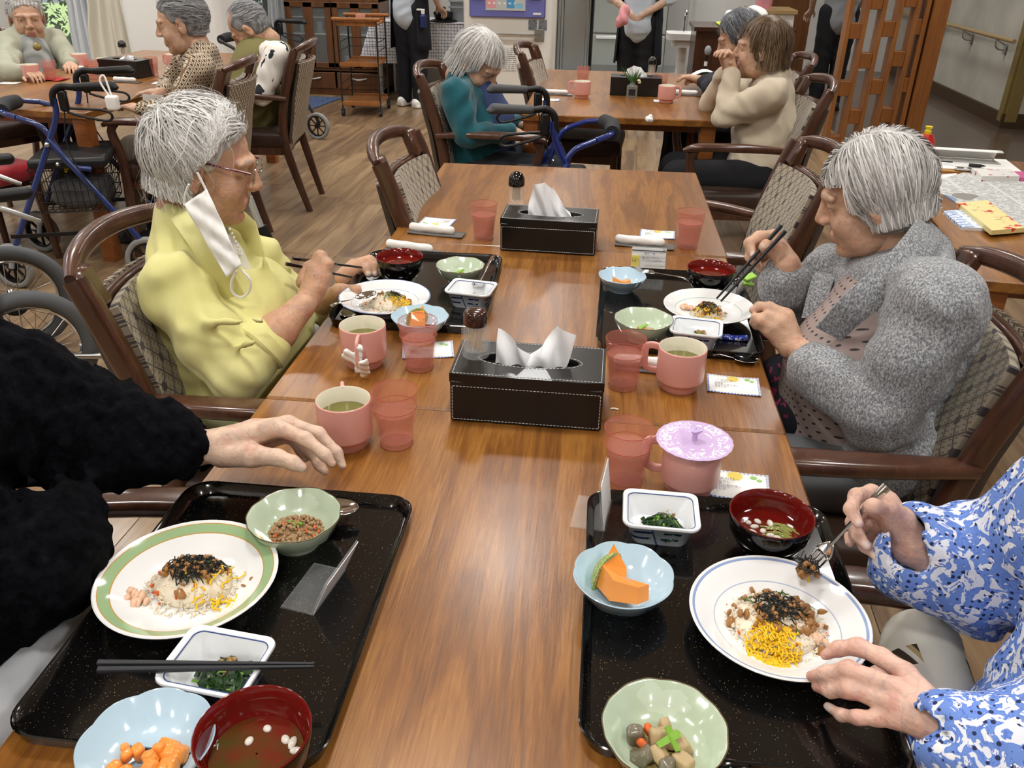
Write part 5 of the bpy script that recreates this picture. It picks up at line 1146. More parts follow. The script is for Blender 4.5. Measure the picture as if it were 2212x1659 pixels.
# ---- tissue boxes and toothpick jars
_m = Mat('black_leather', H('0f0e0e'), .35, coat=.15); _m.bump(_m.noise(420), .15, .0006); MT['bleather'] = _m.m; plain('stitch', 'd8d8d6', .8); plain('tissue', 'f4f4f6', .8, sss=.1)
def stitches(g, pts, step=.0058):
    for a, b in zip(pts[:-1], pts[1:]):
        a = np.array(a); b = np.array(b); L = np.linalg.norm(b-a); n = max(1, int(L/step)); d = (b-a)/n
        for k in range(n): g.tube([a+d*(k+.15), a+d*(k+.8)], .00055, 4)
def tissue_box(label, loc, rz, w=.252, d=.134, h=.09, sheet=None, seed=1, detail=True):
    t = thing('tissue_box', label, 'tissue box', loc, rz, 'black leather tissue boxes')
    G().box((0, 0, h/2-.006), (w, d, h-.012), bev=.003).build('box', MT['bleather'], t, smooth=False)
    n = 40; oval = [(.083*w/.252*cos(a), .026*sin(a)) for a in np.linspace(0, 2*pi, n, endpoint=False)]
    out = []
    for a in np.linspace(0, 2*pi, n, endpoint=False):
        c, s_ = cos(a), sin(a); k = min((w/2+.001)/max(1e-6, abs(c)), (d/2+.001)/max(1e-6, abs(s_))); out.append((k*c, k*s_))
    V = [(x, y, h) for x, y in out]+[(x, y, h) for x, y in oval]+[(x, y, h-.016) for x, y in out]+[(x, y, h-.016) for x, y in oval]; F = []
    for i in range(n): j = (i+1) % n; F += [(i, j, n+j, n+i), (2*n+i, 2*n+j, j, i), (n+i, n+j, 3*n+j, 3*n+i)]
    G().add(V, F).build('lid', MT['bleather'], t, ang=30)
    if detail:
        g = G(); e = .004; stitches(g, [(-w/2+e, -d/2+e, h+.0004), (w/2-e, -d/2+e, h+.0004), (w/2-e, d/2-e, h+.0004), (-w/2+e, d/2-e, h+.0004), (-w/2+e, -d/2+e, h+.0004)])
        y = -d/2-.0004; stitches(g, [(-w/2+e, y, h-.022), (w/2-e, y, h-.022), (w/2-e, y, .006), (-w/2+e, y, .006), (-w/2+e, y, h-.022)])
        stitches(g, [(x*1.06, yy*1.1, h+.0004) for x, yy in oval+oval[:1]], .0055)
        o = g.build('stitching', MT['stitch'], t); o['kind'] = 'stuff'; o['label'] = 'white stitching'
    if sheet:
        P = np.array(sheet, float); r = np.random.RandomState(seed)   # P: top outline of the sheet, (x, z) pairs left to right
        def fn(u, v):
            i = u*(len(P)-1); k = min(len(P)-2, int(i)); f = i-k; f = f*f*(3-2*f); x, z = P[k]*(1-f)+P[k+1]*f; x0 = -.06+.12*u
            s = v**.8; return (x0*(1-s)+x*s, .010*sin(9*u+2*v)*(.3+v)+.006*sin(21*u+5*v+1)+(.012*v*v), h-.012+(z+.012)*v)
        G().sheet(fn, 40, 14).build('tissue', MT['tissue'], t, ang=180)
    return t
tissue_box('black tissue box in the middle with tissue pulled sideways', (.465, 1.268, TT), rad(-.5), sheet=[(-.058, .046), (-.025, .03), (0, .008), (.02, .022), (.045, .062), (.075, .05)], seed=2)
tissue_box('black tissue box on the far main table, tall tissue', (.44, 2.135, TT), rad(-1.5), .245, .13, .087, [(-.06, .02), (-.045, .075), (-.02, .078), (.0, .06), (.03, .02), (.05, .004)], 5)
tissue_box('black tissue box behind the flower bottle', tuple(PZ(1372, 208, TT)+np.array([0, .065, 0])), rad(-1), .26, .13, .09, [(-.05, .03), (-.02, .05), (.02, .04), (.05, .01)], 7, False)
tissue_box('black tissue box on the far left table', tuple(PZ(263, 168, TT)+np.array([0, .065, 0])), rad(-12), .26, .13, .09, [(-.02, .01), (.02, .02), (.05, .015), (.06, .005)], 9, False)
plain('clear', 'f4f6f6', .03, alpha=.12); plain('pick', 'd9b681', .6); plain('cap_brown', '3a211a', .15, coat=.5)
def tooth_jar(label, loc, dome):
    t = thing('toothpick_jar', label, 'jar', loc, group='toothpick jars')
    if dome: pr = [(.001, .002), (.018, .002), (.0205, 0), (.0215, .006), (.02, .009), (.02, .052), (.0185, .052), (.0185, .01), (.001, .006)]; fr = None
    else: pr = [(.001, .002), (.019, .002), (.0225, 0), (.0245, .006), (.024, .05), (.02, .058), (.0185, .06), (.017, .056), (.0205, .048), (.0205, .012), (.001, .008)]; fr = lambda a, r, z: (r*(1+.03*cos(12*a)*(r > .02)*(z < .053)), z)
    lathe_ob('jar', pr, MT['clear'], t, 72, fr)
    r = np.random.RandomState(3); g = G()
    for k in range(34 if dome else 20):
        a, d = r.uniform(0, 6.28), .013*math.sqrt(r.uniform()); b, e = a+r.normal(0, .5), .013*math.sqrt(r.uniform()); g.tube([(d*cos(a), d*sin(a), .011), (e*cos(b), e*sin(b), .048 if dome else .052)], .0009, 5)
    g.build('toothpicks', MT['pick'], t)['kind'] = 'stuff'
    if dome: lathe_ob('cap', [(.0215, .05), (.022, .055), (.0215, .068), (.016, .08), (.008, .0855), (.001, .087)], MT['blackgloss'], t, 40)
    else: lathe_ob('cap', [(.0195, .057), (.0205, .059), (.0205, .076), (.019, .081), (.014, .0835), (.001, .084)], MT['cap_brown'], t, 40)
    return t
tooth_jar('fluted glass toothpick jar with brown cap', tuple(PZ(1028, 766, .7905)), False); tooth_jar('toothpick jar with shiny black dome cap, main table', tuple(PZ(1115, 440, .7875)), True)
tooth_jar('black capped toothpick jar on the flower bottle\'s tissue box', tuple(PZ(1407, 160, .7905)), True); tooth_jar('black capped toothpick jar on the far left tissue box', tuple(PZ(268, 122, .7905)), True)
# flower bottle
fb = thing('flower_bottle', 'square glass bottle with green leaves and small white flowers', 'vase', PZ(1364, 210, TT))
G().tube([(0, 0, 0), (0, 0, .055), (0, 0, .062)], 0, sec=rrect(.055, .055, .012, 4), scale=[1, 1, .6]).lathe([(.014, .06), (.012, .075), (.015, .078)], 16).build('bottle', mat('bottle_glass', H('dfe8df'), .05, alpha=.2), fb)
r = np.random.RandomState(5); g = G()
for k in range(34):
    a = r.uniform(0, 6.28); l = r.uniform(.05, .095); s = r.uniform(.2, .9); g.tube([(0, 0, .05), (.02*s*cos(a), .02*s*sin(a), .08), (l*s*cos(a), l*s*sin(a), .07+l*.8)], 0, sm=6, sec=rrect(.0065, .0012, .0004, 1), up=(-sin(a), cos(a), .3), scale=[.3, 1, .9, .1])
g.build('leaves', mat('stem_leaf', H('4d7040'), .5), fb)['kind'] = 'stuff'
for x, y, z in ((.03, -.02, .085), (.034, -.015, .075)): G().ball((x, y, z), (.009, .009, .006), 10).build('flower', mat('petal', H('f3ecc8'), .6), fb)
G().box((0, -.029, .028), (.034, .001, .03), bev=0).build('bottle_label', MT['rubber'], fb, smooth=False)
# small napkin things
for px, py, lab in ((1402, 258, 'crumpled tissue on the front edge of the teal woman\'s table'),):
    p = PZ(px, py, TT+.012); o = skin_obj('crumpled_tissue', [S(.006).box(p, (.016, .014, .01), .006, rotm(.3, .2, .5)).box(p+np.array([.004, .01, .008]), (.008, .012, .012), .005, rotm(.1, .5, .2)).mesh(.004)], MT['tissue'], None); tag(o, lab, 'tissue')
_p = PZ(1326, 884, TT+.001); tag(G().tube([_p+np.array([-.006, 0, 0]), _p+np.array([0, .001, .001]), _p+np.array([.008, .0, 0])], .0016, 6, sm=8).build('food_crumb', MT['rice'], None), 'stray white rice crumb on the bare table', 'crumb')
_p = PZ(100, 172, TT); tag(G().sheet(lambda u, v: (_p[0]-.11+.22*u, _p[1]-.05+.1*v, TT+.003+.006*abs(sin(7*u+3*v))), 14, 8, .002).build('red_napkin', mat('red_cloth', H('b02e2c'), .85), ang=180), 'red patterned napkin under the far left mug', 'napkin')
cu_ = PZ(778, 38, .76); o = thing('pink_cup', 'pink cup on the top shelf of the trolley', 'cup', (-1.56, 7.6, .7475)); G().lathe([(.001, 0), (.035, 0), (.042, .06), (.04, .06), (.033, .005), (.001, .004)], 24).build('cup', MT['pink_mug'], o)
# ---- newspapers and magazines on the side table
def paperprint(n, base, ink, sx=70, pics=True):
    m = Mat(n, H(base), .8); x, y, z = m.xyz('Object'); m.over(((y*sx*2).fr() < .5)*(m.noise(150, (.6, 1, 1)) > .47)*(((x*8.).fr()) > .08), H(ink), False)
    if pics: m.over((m.voro(9, out='Color') > .8)*(m.voro(9) < .5), H('7f93b5')).over((m.voro(7, out='Color') < .15)*(m.voro(7) < .5), H('8d8a84'))
    return m.m
NEWS = paperprint('newsprint', 'd6d7d3', '85868a')
def flat(name, label, cat, pts, z0, z1, m, bend=0.):
    P = [PZ(px, py, z0) for px, py in pts]; c = np.mean(P, 0); o = G().prism([(p[0]-c[0], p[1]-c[1]) for p in P], z0-c[2], z1-c[2]).build(name, m, None, smooth=False); o.location = tuple(c); return tag(o, label, cat)
flat('newspaper', 'open newspaper spread over the right side table', 'newspaper', [(2000, 398), (2090, 372), (2290, 400), (2330, 455), (2075, 446)], .7005, .704, NEWS)
flat('newspaper', 'second newspaper sheet below the yellow magazine', 'newspaper', [(2075, 446), (2330, 450), (2400, 510), (2160, 500)], .7042, .708, NEWS)
flat('white_paper', 'blank white sheet above the newspaper', 'paper', [(2005, 380), (2065, 375), (2088, 393), (2003, 400)], .7005, .7018, MT['paper'])
flat('magazine', 'pale magazine with red title near side table edge', 'magazine', [(2036, 462), (2090, 458), (2130, 500), (2075, 497)], .7005, .71, paperprint('mag_blue', 'dfe4ea', '5d8fd0', 30))
_m = Mat('magazine_yellow', H('f2e3a0'), .5, coat=.2); _m.over(_m.noise(26) > .63, H('d8473c')).over(_m.noise(33, (1, 2, 1)) > .68, H('5c8a4c'))
flat('magazine', 'yellow magazine with red lettering on the side table', 'magazine', [(2066, 447), (2130, 441), (2210, 502), (2140, 508)], .7085, .722, _m.m)
_m = Mat('booklet_cover', H('eceae6'), .4, coat=.3); _m.over(_m.noise(40) > .64, H('c04a4a'))
flat('booklet', 'thick white booklet right of the clipboard', 'booklet', [(2095, 376), (2180, 379), (2200, 394), (2118, 394)], .7005, .722, _m.m)
flat('booklet', 'pink booklet at the right edge of side table', 'booklet', [(2182, 379), (2260, 382), (2290, 398), (2202, 394)], .7005, .716, mat('pink_cover', H('d65a95'), .4, coat=.3))
cbd = thing('clipboard', 'clipboard with curled papers on the side table', 'clipboard', PZ(2090, 360, .7005), rad(-6))
G().box((0, 0, .003), (.32, .23, .006)).build('board', mat('clip_board', H('b98a4c'), .5), cbd, smooth=False); G().box((.01, .01, .0085), (.3, .21, .005)).build('papers', MT['paper'], cbd, smooth=False)
G().sheet(lambda u, v: (-.13+.24*u, .06+.05*cos(pi*.75*v)-.02, .012+.045*sin(pi*.62*v)), 10, 10, .001).build('curled_sheet', MT['paper'], cbd, ang=180); G().box((-.02, -.105, .014), (.1, .02, .012)).build('clip', MT['chrome'], cbd)
pen = thing('pen', 'black and clear pen on the clipboard papers', 'pen', PZ(2080, 355, .718), rad(-12)); G().cyl((-.06, 0, 0), (.04, 0, 0), .0045, 10).build('barrel', MT['acrylic'], pen); G().cyl((.02, 0, 0), (.06, 0, 0), .0058, 10).cyl((.06, 0, 0), (.075, 0, 0), .0045, 10, .001).build('grip', MT['black'], pen); G().box((-.055, 0, .005), (.04, .006, .004)).build('pen_clip', MT['black'], pen, smooth=False)
gb = thing('glue_bottle', 'red bottle with yellow nozzle behind the grey tweed woman\'s hair', 'bottle', PZ(1990, 345, .70)); G().lathe([(.001, 0), (.03, 0), (.032, .01), (.032, .07), (.02, .095), (.001, .097)], 20).build('bottle', mat('red_plastic', H('c3221f'), .3, coat=.3), gb); G().lathe([(.012, .095), (.013, .107), (.008, .112), (.013, .118), (.013, .123), (.001, .124)], 16).build('nozzle', mat('yellow_plastic', H('e9d12a'), .4), gb)
# bib clip at the grey tweed woman's tray
bc = thing('bib_clip', 'light green clip with white strap beside the tray', 'clip', PZ(1612, 622, .72), rad(30)); G().box((0, 0, .012), (.03, .02, .008), R=rotm(.2, .3, 0), bev=.003).box((.004, 0, .026), (.03, .02, .007), R=rotm(.2, -.2, 0), bev=.003).build('clip', mat('lime_plastic', H('a3d65c'), .4), bc); G().tube([(-.01, 0, .02), (-.018, .0, -.0), (-.016, .004, -.018)], 0, sm=8, sec=rrect(.016, .003, .001, 2), up=(0, 1, 0)).build('strap', MT['paper'], bc)
# ------------------------------------------------------------------ people
def skin_mat(name, base, spot, lip, vein=.0, dark=.82):
    m = Mat(name, base, .48, sss=.12, spec=.4)
    n = m.noise(24, detail=5, rough=.65); f = m.noise(75, detail=2)
    m.ramp(n, [(.3, tuple(c*dark for c in base)), (.52, base), (.75, tuple(min(1, c*1.12) for c in base))])
    m.over(f.step(.66, .72)*.6, spot).over(m.noise(42, detail=3).step(.52, .7)*.4, H('b8705f'))
    if vein: m.over((m.noise(22, (1, 1, 1), 2, dist=1.5)-.5).ab().step(.07, .0)*(vein*.5), H('8f8488'))
    m.over(m.attr('tint', 0), lip).over(m.attr('tint', 1), H('8e8681')).over(m.attr('tint', 2), H('f4dfd6')).bump(m.noise(190, detail=4), .35, .0014).bump(m.noise(46, (1, 1, 2.2), 4), .45, .004); return m.m
SK = {'tan': skin_mat('skin_tan', H('cda081'), H('9c7053'), H('94584f'), .5), 'fair': skin_mat('skin_fair', H('e0bfa8'), H('c29a82'), H('b86f68'), .35), 'pink': skin_mat('skin_pink', H('e2b8a4'), H('bb8f78'), H('c07a70'), .5), 'mid': skin_mat('skin_mid', H('cfa68a'), H('a57a5e'), H('a0625a'), .3)}
def hair_mat(name, dk, md, lt):
    m = Mat(name, md, .42, spec=.35); m.ramp(m.attr('tint', 0)*.7+m.noise(30, (1, 1, 1), 2)*.3, [(.15, dk), (.5, md), (.85, lt)]); return m.m
HM = {'white': hair_mat('hair_white', H('aeaca8'), H('d6d4d0'), H('f6f4f1')), 'silver': hair_mat('hair_silver', H('8e8c8a'), H('c6c3c0'), H('f0eeea')), 'grey': hair_mat('hair_grey', H('5a5a5c'), H('8d8d8f'), H('c2c2c4')), 'dkgrey': hair_mat('hair_dark_grey', H('3f4144'), H('62656a'), H('a3a6ab')), 'brown': hair_mat('hair_brown', H('4b3b2c'), H('6d5741'), H('8f7a60'))}
plain('eye_white', 'd9d2c8', .15, coat=.6)
_m = Mat('eye_ball', H('d5cdc2'), .12, coat=.6); x, y, z = _m.xyz('Object'); _m.over(((y*y+z*z).sq() < .0062)*(x > 0.), H('20160f')); MT['eye'] = _m.m
def head_sdf(old=1., jaw=1., nose=1., mouth=0.):
    s = S(.012)
    s.ell((-.012, 0, .032), (.097, .077, .092)); s.ell((.03, 0, -.022), (.062, .062*jaw, .078), k=.02)
    s.cone((.028, -.03*jaw, -.07), (.028, .03*jaw, -.07), .036, k=.03); s.ell((.066, 0, -.093), (.024, .026, .018), k=.022)
    for q in (-1, 1):
        s.ell((.058, q*.04, -.03), (.026, .024, .026), k=.02)
        s.ell((.088, q*.033, .012), (.017, .021, .0135), k=.012, op=-1)
        s.ell((.073, q*.0325, .0115), (.0165, .019, .0125), k=.004)
        s.cone((.0905, q*.012, .03), (.076, q*.055, .03), .0085, .006, k=.012)
        s.ell((.0885, q*.033, .0075), (.012, .0165, .0019), k=.003, op=-1)
        s.ell((-.004, q*.082, .0), (.019, .008, .033), rotm(0, .25, q*.35), k=.006); s.ell((.002, q*.091, .001), (.009, .006, .016), rotm(0, .25, 0), k=.004, op=-1); s.ell((-.002, q*.082, -.027), (.009, .006, .01), k=.006)
        s.cone((.088, q*.022, -.028), (.074, q*.036, -.066), .0022, .003, k=.008, op=-1)
    s.cone((.088, 0, .024), (.108*nose, 0, -.018), .0075, .0115, k=.012)
    for q in (-1, 1): s.ell((.1, q*.0115, -.0235), (.0105, .0085, .008), k=.006); s.ell((.108, q*.006, -.031), (.0045, .0035, .003), k=.002, op=-1)
    s.cone((.087, -.017, -.053), (.087, .017, -.053), .0085, k=.008); s.cone((.086, -.015, -.064), (.086, .015, -.064), .0085, k=.008)
    s.cone((.0945, -.0215, -.0588), (.0945, .0215, -.0588), .0018+mouth, k=.003, op=-1)
    s.cone((-.028, 0, -.05), (-.038, 0, -.105), .049, .049, k=.03)
    return s
_HC = {}
def head_mesh(vox, old=1., jaw=1., nose=1., mouth=0.):
    key = (vox, old, jaw, nose, mouth)
    if key not in _HC:
        V, F = head_sdf(old, jaw, nose, mouth).mesh(vox); V = relax(V, F, 1, .3)
        T = np.zeros((len(V), 3)); ay = np.abs(V[:, 1])
        lip = np.clip(1-np.maximum(np.abs(V[:, 2]+.0585)-.0085, 0)/.003, 0, 1)*np.clip((.0225-ay)/.004, 0, 1)*(V[:, 0] > .08); T[:, 0] = lip*.85
        T[:, 1] = np.clip(1-np.abs(V[:, 2]-(.034-.1*np.maximum(0, ay-.035)))/.0045, 0, 1)*(ay > .014)*(ay < .05)*(V[:, 0] > .06)*.55
        _HC[key] = (V, F, T)
    return _HC[key]
def hair_strands(n, seed, flow, hairline, steps=11, step=.013, lift=.012, width=.0022, wild=.25, center=(-.013, 0, .032), rad_=(.099, .079, .095), drop=-.01, curl=0., len_var=.5, face=None, zmin=-.07):
    r = np.random.RandomState(seed); c = np.array(center); R = np.array(rad_)
    D = r.randn(n*5, 3); D /= np.linalg.norm(D, axis=1)[:, None]; P = c+D*R; P = P[hairline(P)][:n]; n = len(P)
    lay = r.rand(n, 1); ln = 1-len_var*r.rand(n, 1); ph = r.rand(n, 1)*6.28; jit = r.randn(n, 3)*wild; pts = []; nor = []
    for k in range(steps):
        q = (P-c)/R; low = P[:, 2:3] < drop; q2 = q.copy(); q2[:, 2:3] = np.where(low, 0, q[:, 2:3]); N = q2/R; N /= np.linalg.norm(N, axis=1)[:, None]+1e-9
        pts.append(P+N*(lift*(.25+.75*lay)*min(1., (k+1)/3)+.004)); nor.append(N)
        d = flow(P, r)+jit+curl*np.sin(ph+k*.9)*np.cross(N, [0, 0, 1.]); d -= N*np.sum(d*N, 1)[:, None]; d /= np.linalg.norm(d, axis=1)[:, None]+1e-9
        P0 = P; P = P+d*step*ln
        q = (P-c)/R; low = P[:, 2:3] < drop; zf = (drop-c[2])/R[2]; hs = math.sqrt(max(.05, 1-zf*zf)); L = np.linalg.norm(q, axis=1)[:, None]; Lh = np.linalg.norm(q[:, :2], axis=1)[:, None]+1e-9
        Pn = c+q/L*R; Pl = np.concatenate([c[:2]+q[:, :2]/Lh*hs*R[:2], P[:, 2:3]], 1); P = np.where(low, Pl, Pn)
        fz = (P[:, 2] < zmin) if face is None else ((P[:, 2] < zmin) | face(P)); P = np.where(fz[:, None], P0, P)
    A = np.stack(pts, 1); Nn = np.stack(nor, 1); T = np.gradient(A, axis=1); B_ = np.cross(T, Nn); B_ /= np.linalg.norm(B_, axis=2)[..., None]+1e-9
    w = width*(.6+.8*r.rand(n, 1, 1))*np.interp(np.linspace(0, 1, steps), [0, .2, .75, 1], [.5, 1, .9, .1])[None, :, None]
    V = np.stack([A-B_*w/2, A+B_*w/2], 2).reshape(-1, 3); i = np.arange(n)[:, None]*steps*2+np.arange(steps-1)[None]*2; F = np.stack([i, i+1, i+3, i+2], 2).reshape(-1, 4)
    C = np.repeat(r.rand(n), steps*2); Tn = np.zeros((len(V), 3)); Tn[:, 0] = C; return V, F, Tn
def sg(a): return np.where(a >= 0, 1., -1.)
STY = {}
def _hl_std(P):
    x, y, z = P.T; return np.where(x > .03, z > .075+.25*(x-.03), np.where(x > -.02, z > .018+.6*np.maximum(0, x+.005), z > -.055))
def _hl_bald(P):
    x, y, z = P.T; return np.where(x > .0, z > .095+.35*x, np.where(x > -.03, z > .02, z > -.05))
def _fl_messy(P, r): w = np.array([-.085, -.02, .085]); d = P-w; d /= np.linalg.norm(d, axis=1)[:, None]+.02; f = np.clip((P[:, :1]-.0)/.045, 0, 1); b = np.stack([-.75*np.ones(len(P)), .55*sg(P[:, 1]), .05-.6*(P[:, 2] < .06)], 1); return (d*[1.1, 1., 1.]+np.array([.15, 0, -.55]))*(1-f)+b*f
def _fl_part(P, r): s = sg(P[:, 1]-.012); return np.stack([-.15+.25*(P[:, 0] > .03), s*np.clip(.9-6*np.abs(P[:, 1]), .05, 1), -np.ones(len(P))*np.where(P[:, 0] < -.06, 1.2, .9)], 1)
def _fl_bob(P, r): w = np.array([-.04, 0, .13]); d = P-w; d /= np.linalg.norm(d, axis=1)[:, None]+.02; return d+np.array([.0, 0, -.8])
def _fl_back(P, r): return np.tile([-1., 0, -.25], (len(P), 1))
def _fc_std(P): x, y, z = P.T; return np.where(x > .03, z < .068+.25*(x-.03), (x > -.004) & (z < .012+1.4*np.maximum(0, x)))
def _fc_bang(P): x, y, z = P.T; return np.where(x > .045, z < .05, (x > .012) & (z < -.03+1.2*(x-.012)))
STY['messy'] = dict(face=_fc_std, zmin=-.062, flow=_fl_messy, hairline=_hl_std, steps=12, step=.0135, lift=.018, wild=.27, curl=.25, drop=-.02)
STY['part'] = dict(face=_fc_bang, zmin=-.05, flow=_fl_part, hairline=lambda P: _hl_std(P) | ((P[:, 0] > .02) & (P[:, 2] > .06)), steps=13, step=.0145, lift=.012, wild=.12, drop=-.005)
STY['bob'] = dict(face=_fc_bang, zmin=-.075, flow=_fl_bob, hairline=lambda P: _hl_std(P) | ((P[:, 0] > .03) & (P[:, 2] > .05)), steps=14, step=.0155, lift=.016, wild=.1, drop=.0)
STY['short'] = dict(face=_fc_std, zmin=-.055, flow=_fl_back, hairline=_hl_std, steps=8, step=.013, lift=.014, wild=.2, drop=-.03)
STY['bald'] = dict(face=_fc_std, zmin=-.05, flow=_fl_back, hairline=_hl_bald, steps=8, step=.012, lift=.009, wild=.2, drop=-.03)
_CAPC = {}
def cap_mesh(style, vox):
    if (style, vox) in _CAPC: return _CAPC[style, vox]
    s = S(.01); t = .007 if style in ('messy', 'part', 'bob') else .006
    s.ell((-.014, 0, .034), (.097+t, .077+t, .094+t*.9))
    if style in ('bob', 'part'): s.ell((-.03, 0, -.012), (.075+t, .074+t, .075), k=.02)
    else: s.ell((-.045, 0, -.012), (.055+t, .066+t, .06), k=.02)
    hl = STY[style]['hairline']
    # carve the face away
    s.ell((.105, 0, -.005), (.075, .2, .086 if style != 'messy' else .09), rotm(0, -.12, 0), k=.012, op=-1)
    if style in ('messy', 'short', 'bald'): s.ell((.04, 0, -.045), (.05, .2, .062), k=.012, op=-1); s.ell((.005, 0, -.02), (.026, .2, .034), k=.008, op=-1)
    if style == 'bald': s.ell((.06, 0, .11), (.08, .062, .05), k=.02, op=-1)
    s.box((.0, 0, -.16), (.2, .2, .08 if style in ('bob', 'part') else .092), op=-1, k=.01)
    V, F = s.mesh(vox, disp=lambda x, y, z: .0016*np.sin(160*y+60*z+3*np.sin(50*x))); T = np.zeros((len(V), 3)); T[:, 0] = .35+.25*np.sin(V[:, 1]*400+V[:, 0]*90); _CAPC[style, vox] = (V, F, T); return V, F, T
def put_mesh(name, parts, mats, parent, origin, smooth=True):
    V, F = joined([(p[0], p[1]) for p in parts]); T = np.vstack([p[2] if len(p) > 2 and p[2] is not None else np.zeros((len(p[0]), 3)) for p in parts])
    me = raw_mesh(name, V-np.asarray(origin), F); o = link(name, me, mats, parent, smooth)
    a = me.attributes.new('tint', 'FLOAT_COLOR', 'POINT'); C = np.ones((len(V), 4), np.float32); C[:, :3] = T; a.data.foreach_set('color', C.ravel()); return o
def head(root, at, yaw, pitch, roll, sc, style, hair, nstr, vox=.004, seed=1, **kw):
    """returns the head's skin part; makes eyes and hair under root. yaw 0 faces +x, pitch > 0 looks down"""
    R = rotm(0, 0, yaw)@rotm(0, pitch, 0)@rotm(roll, 0, 0); at = np.asarray(at, float); o = np.array(root.location)
    W = lambda V: at+(V*sc)@R.T
    V, F, T = head_mesh(vox, **kw)
    for q in (-1, 1):
        e = G().ball((0, 0, 0), .0148*sc, 16).build('eye', MT['eye'], root); e.location = tuple(W(np.array([[.0725, q*.0325, .0105]]))[0]-o); e.rotation_euler = Matrix(R.tolist()).to_euler()
    cv, cf, ct = cap_mesh(style, max(vox, .004)); hs = hair_strands(nstr, seed, **STY[style]); fly = [hair_strands(max(20, nstr//34), seed+9, **{**STY[style], 'lift': .034, 'wild': .6, 'curl': .5, 'width': .0006, 'face': None, 'zmin': -.09})] if style == 'messy' else []
    h = put_mesh('hair', [(W(cv), cf, ct), (W(hs[0]), hs[1], hs[2])]+[(W(a_[0]), a_[1], a_[2]) for a_ in fly], HM[hair], root, o); h['kind'] = 'stuff'
    return (W(V), F, T), W, R
def Jd(px, py, d, r=0): return PD(px, py, d), r*d/FPX
def fingers(s, chains, k=.004):
    for ch in chains:
        for (a, ra), (b, rb) in zip(ch[:-1], ch[1:]): s.cone(a, b, ra, rb, k=k)
def nails(V, spots, T, r=.0065):
    for p in spots:
        d = np.linalg.norm(V-np.asarray(p), axis=1); T[:, 2] = np.maximum(T[:, 2], np.clip(1.6-d/r*1.2, 0, .8))
    return T
def knuckles(T, V, spots, r=.011, w=.38):
    for p in spots: T[:, 0] = np.maximum(T[:, 0], np.clip(1.4-np.linalg.norm(V-np.asarray(p), axis=1)/r, 0, 1)*w)
    return T
def relaxed_hand(s, wrist, fw, up, sc=1., curl=.5, side=1, spread=.1):
    """palm, four fingers and a thumb; fw: towards the fingers, up: back of the hand, side=1 thumb to the left of fw"""
    Fm = frame(fw, up); w = np.asarray(wrist, float); P = lambda x, y, z: w+Fm@(np.array([x, y*side, z])*sc)
    s.cone(w, P(.02, 0, 0), .021*sc, .022*sc)
    for y in (-.028, -.01, .01, .027): s.cone(P(.01, y*.5, 0), P(.075, y, .002), .015*sc, .0125*sc, k=.012)
    for y, L in ((-.031, .052), (-.011, .068), (.010, .073), (.030, .066)):
        p = P(.078, y, .002); a = 0.; prev = p; rr_ = .0088
        for seg, (l, c) in enumerate(((.45, .5), (.3, .9), (.25, .6))):
            a += curl*c; q = prev+Fm@(np.array([cos(a), (y*2.2*spread)*side, -sin(a)])*L*l*sc); s.cone(prev, q, rr_*sc*(1-.1*seg), rr_*sc*(.9-.1*seg), k=.004); prev = q
    a = P(.018, .022, -.006); b = P(.045, .045, -.014-.01*curl); c = P(.07, .048, -.018-.02*curl); s.cone(a, b, .014*sc, .0105*sc, k=.008).cone(b, c, .0105*sc, .008*sc, k=.004)
def fold(*terms):
    """sum of warped ripples: (direction, frequency, amplitude, warp)"""
    def f(x, y, z):
        o = 0.
        for i, (d, fq, am, wp) in enumerate(terms):
            u = (d[0]*x+d[1]*y+d[2]*z)*fq; v = np.sin((d[1]*x-d[0]*y+.7*z)*fq*.31+i)+np.sin((d[2]*x+.5*y-d[0]*z)*fq*.23+2*i); o = o+am*np.sin(u+wp*v)*(.6+.4*np.sin(v*1.3+i))
        return o
    return f
def cloth(name, s, vox, m, parent, disp=None, it=1): 
    V, F = s.mesh(vox, disp); V = relax(V, F, it, .4) if it else V
    return put_mesh(name, [(V, F)], m, parent, np.array(parent.location))
def person(label, x, y, group=None): return thing('person', label, 'person', (x, y, 0), 0, group)

# ---------- fabrics
_m = Mat('yellow_linen', H('d9d48c'), .75, sheen=.15); _m.ramp(_m.noise(5), [(.35, H('cfc97c')), (.65, H('e0db98'))]).bump(_m.noise(420), .12, .0006); MT['yellow'] = _m.m
plain('sage', 'a3a67c', .85); plain('inner_white', 'dcd8c8', .8)
_m = Mat('grey_tweed', H('84868a'), .95, sheen=.15); _n = _m.noise(300, (1, 1, .6), 2, .7); _m.ramp(_n*.75+_m.noise(620, detail=1)*.25, [(.36, H('5d6065')), (.5, H('8e9093')), (.62, H('bfc0c2'))]).bump(_n, .5, .002); MT['tweed'] = _m.m
_m = Mat('dotted_blouse', H('a08f8a'), .8); x, y, z = _m.xyz('Object'); u = ((y*70.+((z*70.).fl()*.5)).fr()-.5); v = ((z*70.).fr()-.5); _m.over((u*u+v*v).sq() < .17, H('3c3536')); MT['dotblouse'] = _m.m
_m = Mat('black_knit', H('0b0b0f'), 1., spec=.1); _n = _m.noise(80, (1, 1, 1), 4, .7); _m.ramp(_n, [(.35, H('040406')), (.6, H('0e0e13')), (.8, H('1d1f29'))]).bump(_n, .7, .004); MT['blackknit'] = _m.m
_m = Mat('blue_floral', H('6d8fd8'), .75); _n = _m.noise(62, (1, 1, 1), 2, .6, dist=1.2); _v = _m.voro(75, rnd=.9); _d = _m.voro(120, rnd=.35)
